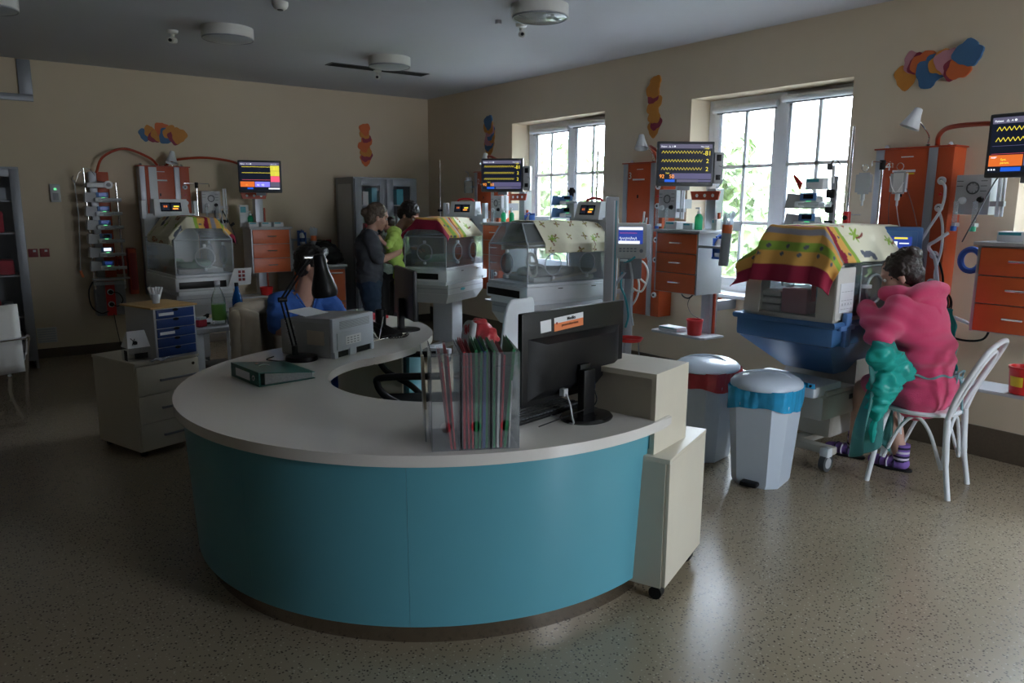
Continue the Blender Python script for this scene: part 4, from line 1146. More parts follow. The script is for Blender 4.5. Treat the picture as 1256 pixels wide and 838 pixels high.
t = iv_pole(F4.w(.17, -.40, .3), 1.60, 'drip stand holding two infusion bags before panel 4')
MB().use('chrome').box(-.01, .01, 0, .225, .30, .33, .003).box(-.01, .01, 0, .225, 1.02, 1.05, .003).build('wall_arm', t)
def iv_bag(F, x, y, z, lab, fill=False):
    t = thing('infusion_bag', lab, 'infusion bag', F.w(x, y, z), F.rz, 'infusion bags before panel 4')
    MB().use('ivbag').prism([(-.05, -.014), (.05, -.014), (.05, .014), (-.05, .014)], -.16, -.02, .012).build('bag', t)
    MB().use('chrome').torus((0, 0, .01), .022, .003, 'Y', 18, 6).build('hanger_ring', t)
    MB().use('ivbag').cyl((0, 0, -.16), (0, 0, -.20), .014).cyl((0, 0, -.20), (0, 0, -.235), .007).build('drip_chamber', t)
    if fill: MB().use('paper').box(-.03, .035, -.015, -.0142, -.15, -.03).tube(bez([(-.05, -.02, -.05), (-.03, -.02, -.12), (0, -.02, -.15), (.04, -.02, -.09)], 5), .003).build('bag_label', t)
    return t
iv_bag(F4, .17 - .115, -.40, 1.845, 'clear full infusion bag hanging left of the drip stand by panel 4')
iv_bag(F4, .17 + .115, -.40, 1.845, 'infusion bag wrapped in white paper hanging before panel 4', True)
t = thing('drip_lines', 'thin infusion lines running down from the bags before panel 4', 'tubing', F4.w(.285, -.40, 1.61), F4.rz)
MB().use('ltgrey').tube(bez([(0, 0, 0), (.03, 0, -.12), (.06, .03, -.20), (.05, .05, -.3)], 6), .0025, 6).build('line', t)
MB().use('dkgrey').tube(bez([(.03, 0, .16), (.09, .02, 0), (.14, .05, -.2), (.17, .08, -.36)], 6), .0022, 6).build('line', t)
MB().use('dkgrey').tube(bez([(-.04, 0, .14), (-.06, .02, 0), (-.05, .05, -.2), (-.02, .08, -.3)], 6), .0022, 6).build('line', t)
t = thing('monitor_device', 'blue bedside device with small lit screen before panel 4', 'medical device', F4.w(.36, -.47, 1.25), F4.rz + R(27))
MB().use('vtblue').box(-.11, .13, 0, .14, 0, .23, .02).use('vtblue').box(-.15, -.11, .02, .13, .03, .23, .012).build('case', t)
MB().use('vtblue').box(-.08, .10, -.012, 0, .03, .205, .01).build('bezel', t)
s = MB().use('s_bg2').box(-.055, .07, -.0135, -.012, .075, .17).build('screen', t)
MB().use('s_yel').box(-.03, .045, -.0145, -.0135, .155, .166).use('s_wht').box(.0, .055, -.0145, -.0135, .125, .132).box(-.05, -.01, -.0145, -.0135, .11, .14).build('screen_marks', s)
MB().use('alu').box(-.02, .04, .14, .30, .08, .12).build('wall_arm', t)

def cable_loop(F, pts, m, r, lab, name='cable', x0=None):
    o = Vector(pts[0]); t = thing(name, lab, 'cable', F.w(*pts[0]), F.rz)
    MB().use(m).tube(bez([Vector(p) - o for p in pts], 8), r, 8).build('cable', t); return t
cable_loop(F4, [(.445, -.19, 1.77), (.49, -.22, 1.72), (.49, -.24, 1.6), (.42, -.25, 1.45), (.36, -.26, 1.3), (.40, -.26, 1.18)], 'white', .009, 'cream air hose plugged into the upper outlet of panel 4', 'air_hose')
cable_loop(F4, [(.445, -.19, 1.60), (.50, -.23, 1.5), (.52, -.25, 1.35), (.50, -.25, 1.15), (.60, -.25, .95), (.72, -.25, .90)], 'white', .009, 'cream air hose plugged into the second outlet of panel 4 and hanging low', 'air_hose')
cable_loop(F4, [(.60, -.36, 1.45), (.55, -.40, 1.40), (.50, -.38, 1.36), (.52, -.32, 1.28), (.55, -.3, 1.10), (.60, -.3, .96), (.75, -.3, .90)], 'milky', .011, 'white corrugated hose hanging between panel 4 and the drawer cabinet', 'corrugated_hose')
cable_loop(F4, [(.445, -.19, 1.30), (.50, -.24, 1.28), (.55, -.25, 1.15), (.53, -.24, 1.0), (.50, -.23, .9)], 'black', .007, 'black power cord from the third socket of panel 4', 'power_cord')
cable_loop(F4, [(.445, -.19, 1.12), (.52, -.24, 1.10), (.58, -.25, 1.0), (.56, -.24, .85), (.65, -.2, .78), (.80, -.2, .80), (.84, -.2, .92)], 'black', .007, 'black power cord looping under the right-hand drawer cabinet', 'power_cord')
t = thing('cable_coil', 'tangle of coiled black cables hanging beside panel 4', 'cable', F4.w(.56, -.24, 1.0), F4.rz)
b = MB().use('blackm')
for k in range(7): b.torus((.01 * math.sin(k * 2), -.012 * k, .004 * math.cos(k * 3)), .045 + .006 * math.sin(k), .005, 'Y', 22, 6, 1, 1.5)
b.build('coil', t)
cable_loop(F4, [(.95, -.55, 1.80), (.88, -.5, 1.75), (.78, -.45, 1.55), (.70, -.4, 1.40)], 'dkgrey', .004, 'thin grey lead running down from the monitor at the right edge')
# window-side pole and pumps
t = iv_pole(F4.w(-.06, -.37, .55), 1.58, 'tall bare pole in front of the middle window right edge', False)
MB().use('red').cyl((0, 0, .90), (0, 0, 1.02), .024, n=14).torus((0, 0, .90), .026, .005).build('red_sleeve', t)
MB().use('chrome').tube([(0, 0, 1.0), (.17, 0, 1.0)], .003).build('guy_wire', t)
MB().use('alu').box(-.012, .012, 0, .36, .28, .32, .003).build('wall_arm', t)

def syringe_pump(loc, rz, lab, lit, grp, s=1., body='ltgrey', lbl=True):
    t = thing('syringe_pump', lab, 'infusion pump', loc, rz, grp)
    MB().use(body).hexa([(-.14 * s, -.0, .0), (.10 * s, .0, .0), (.10 * s, .12, .0), (-.14 * s, .12, .0)], [(-.13 * s, .01, .105 * s), (.07 * s, .01, .085 * s), (.07 * s, .12, .085 * s), (-.13 * s, .12, .105 * s)]).build('case', t)
    MB().use('vtblue').box(-.03 * s, .085 * s, -.008, .004, .055 * s, .105 * s, .004).build('display_hood', t)
    MB().use('s_wht' if lit == 2 else ('s_dim' if lit else 'screenblk')).box(-.005 * s, .065 * s, -.0095, -.008, .066 * s, .097 * s).build('display', t)
    MB().use('milky').cyl((-.02 * s, -.03, .028 * s), (.20 * s, -.03, .028 * s), .018 * s, n=14).use('ltgrey').cyl((.12 * s, -.03, .028 * s), (.127 * s, -.03, .028 * s), .026 * s, n=14).build('syringe', t)
    MB().use('white').box(-.05 * s, .02 * s, -.045, .0, .008 * s, .048 * s, .008).build('clamp', t)
    MB().use('led').box(.015 * s, .05 * s, -.009, -.006, .045 * s, .052 * s).build('status_light', t)
    return t

# pumps on the post before the middle window
t = thing('pump_post', 'grey post carrying infusion pumps before the middle window, hooked lead at its top', 'stand', F4.w(-.16, -.40, .55), F4.rz)
MB().use('alu').box(-.018, .018, 0, .03, 0, 1.26, .004).box(-.012, .012, .03, .385, .25, .28).build('post', t)
for z in (.93, 1.04, 1.14): MB().use('blackm').box(-.035, .02, -.03, .0, z - .03, z + .03, .01).build('clamp', t)
MB().use('dkgrey').cyl((-.03, -.01, 1.30), (-.03, -.01, 1.34), .018).tube(bez([(-.03, 0, 1.34), (0, 0, 1.37), (.04, 0, 1.33), (.05, 0, 1.27)], 6), .004).build('hook_lead', t)
MB().use('white').cyl((.0, -.01, 1.21), (.0, -.01, 1.33), .011).build('white_cap', t)
for k, z in enumerate((1.45, 1.59)):
    syringe_pump(F4.w(-.32, -.48, z), F4.rz + R(8), ('grey syringe pump on the post by the middle window, just above the striped blanket', 'grey syringe pump on the post by the middle window, second from the blanket')[k], 0, 'pumps before the middle window')
small_box(F4, -.27, -.42, 1.72, .13, .07, .075, 'paper', 'white box clamped at the top of the pump post before the middle window')
t = thing('red_pennant', 'small red triangular pennant in front of the middle window panes', 'flag', F4.w(-.40, -.42, 1.715), F4.rz)
MB().use('red').hexa([(0, 0, 0), (.02, .0, .05), (.02, .003, .05), (0, .003, 0)], [(-.06, 0, .10), (-.055, 0, .115), (-.055, .003, .115), (-.06, .003, .10)]).tube([(0, 0, 0), (.01, 0, -.05)], .003).build('pennant', t)

# ---- station 3 (between the windows)
W3 = 'marked 3 between the two windows'
supply_panel(F3, '3', W3)
wall_lamp(F3, .32, 'on the supply unit between the two windows', -14)
hose(F3, [(.37, -.12, 1.99), (.41, -.2, 2.06), (.50, -.35, 2.10), (.66, -.5, 2.08), (.85, -.55, 2.0)], 'from panel 3 to its patient monitor')
equip_column(F3, 'left of the middle window')
pat_monitor(F3, 1.095, -.58, 1.755, R(-36.5), 'dark', 'three yellow traces left of the middle window', True)
c3, zt3 = drawer_cab(F3, 'left of the middle window')
flow_unit(F3, .67, 1.50, 'below left of the monitor by the middle window', -.30)
small_box(F3, .97, -.52, zt3, .12, .12, .06, 'paper', 'white carton under the patient monitor left of the middle window')
small_box(F3, 1.12, -.50, zt3, .10, .10, .05, 'paper', 'smaller white carton left of the green bottle by the middle window')
pump_bottle(F3, 1.23, -.55, zt3, 'green dispenser bottle on the cabinet left of the middle window', 'greengel', 1.1)
small_box(F3, 1.32, -.45, zt3, .05, .05, .085, 'offwhite', 'small dark-capped medicine jar right of the green dispenser bottle', 'medicine_jar')
bracket_bottle(F3, 1.45, -.56, 1.22, 'white sanitiser bottle in a blue bracket on the side of the middle cabinet')
catheter_tube(F3, 1.62, -.72, 1.17, 'grey catheter tube with orange band before the middle window', 4)
sharps(F3, 1.20, -.50, .57, 'plain red sharps tub on the low shelf under the middle drawer cabinet', .95)
small_box(F3, .95, -.48, .57, .20, .12, .035, 'paper', 'flat pink and white pack on the low shelf beside the red tub', 'dressing_pack')
cable_loop(F3, [(.85, -.2, .93), (.88, -.3, .86), (1.0, -.35, .84), (1.05, -.3, .92)], 'black', .006, 'black cable looping under the middle drawer cabinet')
cable_loop(F3, [(1.1, -.25, .90), (1.0, -.3, .86), (.95, -.3, .78), (1.0, -.3, .70), (1.12, -.3, .66)], 'dkgrey', .003, 'thin dark lead curling above the low shelf by the red tub')
t = thing('wall_socket', 'small orange wall socket under the middle drawer cabinet', 'socket', F3.w(1.03, 0, .83), F3.rz)
MB().use('orange2').box(-.04, .04, -.012, 0, -.04, .04, .004).cyl((0, -.012, 0), (0, -.02, 0), .02).build('socket_plate', t)
# hoses looping below panel 3
t = thing('breathing_hoses', 'loops of white breathing hose hanging in front of panel 3', 'tubing', F3.w(.30, -.45, .60), F3.rz)
for pts in ([(.25, 0, .95), (.20, .02, .75), (.10, 0, .5), (.12, -.02, .32), (.25, 0, .26), (.30, .02, .42), (.2, .04, .52), (.05, .02, .46), (-.05, 0, .33)],
            [(.0, 0, .80), (.05, .02, .62), (.16, 0, .45), (.22, 0, .3), (.18, -.02, .15), (.05, -.05, .05)],
            [(.28, 0, .90), (.24, 0, .70), (.14, 0, .55), (.20, 0, .40), (.30, 0, .33)]):
    MB().use('offwhite').tube(bez(pts, 8), .009, 8).build('hose', t)
MB().use('greenbottle').tube([(.20, -.02, .80), (.27, -.02, .86)], .008).tube([(.22, -.02, .86), (.26, -.02, .80)], .006).build('green_connector', t)
t = thing('red_tray', 'red tray on a wire stand behind the black monitor, by the hanging hoses', 'tray', (4.16, 4.08, .56), R(-50))
MB().use('red').lathe([(.001, .0), (.08, 0), (.10, .03), (.094, .03), (.078, .006), (.001, .006)], n=28, sx=1.1).build('tray', t)
for a in range(3): MB().use('grey').tube([(math.cos(a * 2.1) * .07, math.sin(a * 2.1) * .07, 0), (math.cos(a * 2.1) * .12, math.sin(a * 2.1) * .12, -.56)], .005).build('leg', t)

# ---- ventilator by the middle incubator
t = thing('ventilator', 'pale ventilator column with teal stripes at the head of the middle incubator', 'medical device', (4.27, 4.43, 0), R(-40))
MB().use('ltgrey').box(-.05, .05, -.04, .05, .10, 1.67, .008).build('column', t)
MB().use('teal2').box(.028, .036, -.0415, -.04, .12, 1.64).box(.050, .051, -.03, .04, .12, 1.64).build('teal_stripe', t)
MB().use('white').box(.012, .022, -.0415, -.04, .12, 1.64).build('white_stripe', t)
MB().use('grey').box(-.13, .13, -.05, .05, .05, .10, .01).box(-.05, .05, -.13, .13, .05, .10, .01).build('base', t)
for x, y in ((-.11, 0), (.11, 0), (0, -.11), (0, .11)): MB().use('blackm').cyl((x - .012, y, .03), (x + .012, y, .03), .03, n=14).build('castor', t)
t = thing('ventilator_monitor', 'ventilator monitor with blue lit screen right of the tall pale column', 'medical device', (4.41, 4.49, 0), R(-42))
MB().use('offwhite').box(-.02, .23, 0, .13, 1.17, 1.46, .014).use('white').hexa([(.23, 0, 1.20), (.26, .02, 1.14), (.26, .13, 1.14), (.23, .13, 1.20)], [(.23, 0, 1.45), (.262, .02, 1.45), (.262, .13, 1.45), (.23, .13, 1.45)]).build('housing', t)
sc = MB().use('s_bg2').box(0, .20, -.002, 0, 1.29, 1.43).build('screen', t)
m_ = MB().use('s_wht').box(.002, .198, -.003, -.002, 1.405, 1.428).box(.002, .175, -.003, -.002, 1.292, 1.316)
trace(m_, .01, .15, 1.335, .012, 22, -.0032, .0013, 1); m_.build('screen_marks', sc)
m_ = MB().use('s_red'); trace(m_, .01, .15, 1.38, .004, 26, -.0032, .0009, 1); m_.build('screen_trace', sc)
kb = MB().use('grey')
for i in range(5):
    for j in range(2): kb.box(.01 + i * .03, .03 + i * .03, -.004, 0, 1.225 + j * .022, 1.236 + j * .022, .002)
kb.cyl((.19, 0, 1.235), (.19, -.012, 1.235), .015).build('keys', t)
MB().use('grey').box(.02, .20, .02, .14, 1.00, 1.17, .006).use('alu').box(.06, .14, .04, .12, .08, 1.0, .006).box(-.10, .28, -.12, .28, .045, .08, .01).build('trolley_column', t)
for x, y in ((-.08, -.10), (.26, -.10), (-.08, .26), (.26, .26)): MB().use('blackm').cyl((x - .012, y, .0225), (x + .012, y, .0225), .0225, n=14).build('castor', t)
MB().use('bottleclear').cyl((.05, -.03, 1.06), (.05, -.03, 1.15), .03).use('white').cyl((.05, -.03, 1.15), (.05, -.03, 1.165), .032).build('water_trap', t)
MB().use('teal2').tube(bez([(.05, -.04, 1.14), (.10, -.06, 1.16), (.14, -.06, 1.19)], 5), .008).tube(bez([(.04, -.05, 1.06), (.03, -.07, .95), (.07, -.06, .85), (.10, -.05, .70), (.08, -.05, .6)], 6), .009).build('teal_hose', t)
MB().use('milky').tube(bez([(.06, -.05, 1.06), (0, -.08, .98), (-.03, -.06, .90), (-.02, -.04, .75), (0, -.04, .62)], 6), .011).tube(bez([(.1, -.03, 1.14), (.12, -.06, 1.0), (.11, -.06, .8), (.14, -.05, .62)], 6), .010).build('clear_hose', t)

# ---- pumps and pole before the left-hand window
t = iv_pole((4.60, 4.97, .45), 1.62, 'thin bare pole before the right half of the left-hand window', False)
MB().use('alu').box(0, .66, -.012, .012, .35, .39, .003).build('wall_arm', t)
t = thing('pump_post', 'short grey post with two blue-grey infusion pumps before the left-hand window', 'stand', (4.62, 5.33, .40), R(-90))
MB().use('grey').cyl((0, 0, 0), (0, 0, 1.28), .013).build('post', t)
MB().use('alu').box(-.01, .01, 0, .62, .40, .43, .003).build('wall_arm', t)
MB().use('blackm').cyl((-.03, 0, 1.33), (.03, 0, 1.33), .018).cyl((0, 0, 1.28), (0, 0, 1.36), .02).build('camera_head', t)
MB().use('white').box(-.035, .045, -.03, .03, 1.13, 1.24, .006).build('white_box', t)
for k, z in enumerate((1.49, 1.60)):
    syringe_pump((4.56, 5.36, z), R(-40), ('lower blue-grey pump on the post before the left-hand window', 'upper blue-grey pump on the post before the left-hand window')[k], 0, 'pumps before the left-hand window', .85, 'vtblue')

# ---- station 2 (left of the left-hand window)
W2 = 'marked 2 near the room corner'
supply_panel(F2, '2', W2)
wall_lamp(F2, .38, 'left of the left-hand window, near the room corner', -12, 2.12)
hose(F2, [(.40, -.12, 1.99), (.46, -.25, 2.07), (.62, -.4, 2.12), (.80, -.5, 2.12), (1.0, -.52, 2.06)], 'over the top of the monitor by the left-hand window')
equip_column(F2, 'by the left-hand window reveal')
pat_monitor(F2, 1.13, -.58, 1.735, R(-48), 'dark', 'dim amber traces by the left-hand window', True)
drawer_cab(F2, 'hidden behind the middle incubator')
flow_unit(F2, .80, 1.46, 'under the monitor by the left-hand window', -.42)
pump_bottle(F2, 1.08, -.52, 1.417, 'left of two green-capped bottles below the left-hand window monitor', 'greengel', .95)
pump_bottle(F2, 1.20, -.50, 1.417, 'right of two green-capped bottles below the left-hand window monitor', 'greengel', .95)
bracket_bottle(F2, 1.50, -.50, 1.36, 'pale blue bottle on the sill side of the left-hand window')
t = iv_pole((4.86, 8.06, .55), 1.58, 'tall bare pole near the room corner behind the left-hand incubator', False)
MB().use('alu').box(0, .40, -.012, .012, .35, .39, .003).build('wall_arm', t)
t = thing('suction_jar', 'small clear suction jar left of the panel numbered 2', 'jar', F2.w(-.18, -.14, 1.74), F2.rz)
MB().use('bottleclear').lathe([(.001, 0), (.05, 0), (.055, .01), (.055, .14), (.03, .16)], n=20).use('white').cyl((0, 0, .15), (0, 0, .19), .035).build('jar', t)
MB().use('alu').box(-.01, .01, .04, .135, .06, .09).tube(bez([(0, 0, .19), (.02, -.02, .24), (-.03, -.02, .26)], 5), .006).build('bracket', t)

# ---- station 1 (back wall)
supply_panel(F1, '', 'on the back wall above the left-hand incubator')
MB().use('white').box(.09, .17, -.176, -.171, .30, 1.375, .002).build('white_inset_strip', [o for o in bpy.data.objects if o.name.startswith('bedside_supply_unit')][-1])
wall_lamp(F1, .34, 'on the back wall supply panel', 10, 2.08)
hose(F1, [(.20, -.12, 1.99), (.10, -.2, 2.07), (-.13, -.2, 2.15), (-.33, -.18, 2.06), (-.40, -.14, 1.90)], 'from the back wall panel to the left pump rack')
hose(F1, [(.27, -.12, 1.99), (.34, -.25, 2.05), (.60, -.4, 2.08), (.85, -.5, 2.05), (1.0, -.55, 1.99)], 'from the back wall panel to the colourful monitor')
equip_column(F1, 'on the back wall under the colourful monitor')
pat_monitor(F1, 1.10, -.70, 1.715, R(-22), 'colour', 'yellow, orange and violet fields on the back wall', False)
c1, zt1 = drawer_cab(F1, 'on the back wall behind the nurse', 1.02, 1.00, -.60, .83)
for k, x in enumerate((1.06, 1.20, 1.34)):
    small_box(F1, x, -.48, zt1, .11, .10, .05, 'paper', ('left of three', 'middle of three', 'right of three')[k] + ' white cartons on the back wall drawer cabinet')
pump_bottle(F1, 1.08, -.36, zt1, 'green bottle standing behind the cartons on the back wall cabinet', 'greengel', 1.1)
small_box(F1, 1.02, -.33, zt1 + .0, .10, .02, .24, 'paper', 'white paper pad standing upright behind the green bottle', 'paper_pad')
bracket_bottle(F1, 1.64, -.44, 1.13, 'sanitiser bottle in blue bracket right of the back wall cabinet')
catheter_tube(F1, 1.76, -.46, .93, 'grey catheter tube with orange band right of the back wall cabinet', 3)
t = thing('rail_frame', 'grey wall rail frame carrying the bottle and tube right of the back wall cabinet', 'rail', F1.w(1.68, -.30, .86), F1.rz)
MB().use('alu').box(-.12, .16, 0, .02, .30, .33).box(-.12, -.09, 0, .30, .0, .33).box(.13, .16, 0, .30, 0, .33).build('rail', t)
flow_unit(F1, .68, 1.49, 'right of the incubator on the back wall', -.30)
t = iv_pole(F1.w(.53, -.32, .4), 1.42, 'drip stand right of the back wall supply panel')
MB().use('chrome').box(-.01, .01, 0, .31, .30, .33, .003).build('wall_arm', t)
t = thing('tube_cluster', 'cluster of valves and tubes above the striped blanket on the back wall', 'tubing', F1.w(.78, -.34, 1.30), F1.rz)
rnd = random.Random(4)
for k in range(7):
    a = (rnd.uniform(-.15, .1), rnd.uniform(-.05, .03), .22); b_ = (a[0] + rnd.uniform(-.08, .12), rnd.uniform(-.06, 0), rnd.uniform(.0, .08)); c_ = (b_[0] + rnd.uniform(-.1, .12), -.03, -.08 - rnd.uniform(0, .1))
    MB().use(['dkgrey', 'milky', 'ltgrey'][k % 3]).tube(bez([a, b_, c_], 6), .006, 6).build('tube', t)
MB().use('blackm').cyl((-.02, 0, .10), (.05, 0, .10), .02).cyl((.08, 0, .05), (.12, 0, .08), .015).build('valve', t)
# low cabinets behind the nurse
t = thing('low_cabinet', 'low grey cabinet with orange doors behind the nurse on the back wall', 'cabinet', (3.12, 8.45, 0), 0)
MB().use('grey').box(0, .64, .012, .56, 0, .86, .005).build('carcass', t)
MB().use('ltgrey').box(-.02, .66, -.01, .57, .86, .885, .004).build('worktop', t)
for x0, x1 in ((.01, .315), (.325, .63)):
    for z0, z1 in ((.05, .44), (.45, .83)):
        d = MB().use('orange2').box(x0, x1, 0, .012, z0, z1, .003).build('door', t)
        MB().use('ltgrey').box(x0 + .03, x1 - .03, -.012, 0, z1 - .05, z1 - .035, .003).build('handle', d)
t = thing('wire_shelf', 'dark red and grey equipment shelf on the wall behind the nurse', 'shelf', (3.16, 8.80, .92), 0)
MB().use('grey').box(0, .30, 0, .235, 0, .02).box(0, .02, 0, .235, .02, .22).box(.28, .30, 0, .235, .02, .22).build('frame', t)
MB().use('dkred').box(.03, .22, -.02, .15, .02, .13, .01).build('red_tray', t)
t = thing('black_bag', 'soft black bag lying on the orange cabinet behind the nurse', 'bag', (3.56, 8.62, .885), 0)
bb = Blob(); bb.ell((0, 0, .13), (.19, .13, .13)).ell((.10, 0, .08), (.14, .12, .08)).ell((-.08, 0, .22), (.10, .08, .06))
bb.build('bag_body', 'blackm', t, .014, 3, wr=.02, wscale=9)
MB().use('blackm').tube(bez([(-.1, -.05, .22), (-.05, -.12, .28), (.05, -.1, .25), (.1, -.05, .15)], 6), .012).build('strap', t)
t = thing('red_tub', 'small red tub on the shelf below the back wall drawers', 'tub', F1.w(1.18, -.48, .57), 0)
MB().use('red').lathe([(.001, 0), (.06, 0), (.075, .09), (.07, .09), (.055, .008), (.001, .008)], n=24).build('tub', t)

# ---- infusion pump rack
t = thing('pump_rack', 'tall wall rack with two chrome rods holding six stacked pumps', 'rack', (1.12, 8.60, .42), 0)
MB().use('orange').box(.13, .24, .30, .435, .40, 1.49, .006).use('alu').box(.06, .13, .31, .435, .40, 1.49, .004).build('wall_panel', t)
MB().use('chrome').cyl((.0, .1, .30), (-.01, .1, 1.52), .011).cyl((.28, .1, .30), (.27, .1, 1.38), .011).build('rods', t)
MB().use('blackm').cyl((.0, .07, 1.22), (.0, .13, 1.22), .022).build('clamp', t)
MB().use('chrome').tube(bez([(-.10, .1, 1.44), (-.12, .1, 1.40), (-.09, .1, 1.38), (-.05, .1, 1.47), (0, .1, 1.51), (.05, .1, 1.50), (.09, .1, 1.44)], 6), .004).tube([(.12, .2, 1.39), (.27, .1, 1.37)], .005).build('hooks', t)
MB().use('alu').box(-.01, .29, .09, .12, .34, .37).box(-.02, .32, .03, .12, .40, .415).build('lower_shelf', t)
MB().use('grey').box(.02, .30, .26, .43, .0, .36, .008).build('socket_box', t)
so = MB().use('red').box(.11, .20, .252, .26, .0, .36, .003).build('red_socket_strip', t)
for z in (.25, .12): MB().use('white').cyl((.155, .252, z), (.155, .245, z), .032).use('blackm').cyl((.155, .246, z), (.155, .215, z), .022).build('plug', so)
MB().use('blackm').tube(bez([(.155, .22, .25), (.22, .18, .24), (.26, .2, .17), (.24, .22, .12), (.20, .22, .10), (.14, .22, .14)], 6), .005).tube(bez([(-.02, .1, .38), (-.06, .12, .28), (-.04, .18, .12), (.04, .2, .04), (.12, .22, .05)], 6), .006).tube(bez([(.17, .25, .02), (.18, .25, -.1), (.20, .26, -.25), (.22, .26, -.40)], 5), .004).build('cords', t)
for k in range(6):
    z = 1.60 - k * .137
    syringe_pump((1.22, 8.62, z), 0, ['topmost', 'second from top', 'third from top', 'fourth from top, unlit', 'fifth from top, its screen brightly lit', 'lowest'][k] + ' syringe pump in the wall rack', [1, 1, 1, 0, 2, 1][k], 'syringe pumps in the wall rack', .95)
t = thing('feeding_pump', 'round-knobbed white device above the stack of pumps', 'infusion pump', (1.19, 8.62, 1.745), 0)
MB().use('white').box(-.07, .10, 0, .10, 0, .05, .01).cyl((.12, .02, .03), (.12, -.01, .03), .04).build('case', t)
MB().use('grey').cyl((.12, -.011, .03), (.12, -.02, .03), .02).build('knob', t)
t = thing('infusion_line', 'thin line and orange clip hanging left of the pump rack', 'tubing', (1.02, 8.66, 1.82), 0)
MB().use('milky').tube(bez([(0, .04, .0), (.01, .04, -.3), (-.0, .04, -.6), (-.02, .04, -.9)], 6), .004).build('line', t)
MB().use('orgl').cyl((-.02, .04, -.90), (-.0, .04, -.97), .012).build('clip', t)
t = thing('red_holder', 'long red plastic holder mounted on the wall right of the pump rack', 'holder', (1.54, 8.92, .62), 0)
MB().use('redtube').box(-.06, .03, 0, .115, 0, .50, .02).build('holder', t)
MB().use('dkred').box(-.04, .015, -.004, 0, .05, .45, .002).build('slot', t)
t = thing('red_case', 'squat red case on the wall between pump rack and red holder', 'box', (1.38, 8.90, .85), 0)
MB().use('redtube').box(-.02, .085, 0, .135, 0, .22, .015).build('case', t)
MB().use('dkred').box(0, .065, -.004, 0, .06, .16, .002).build('front_plate', t)
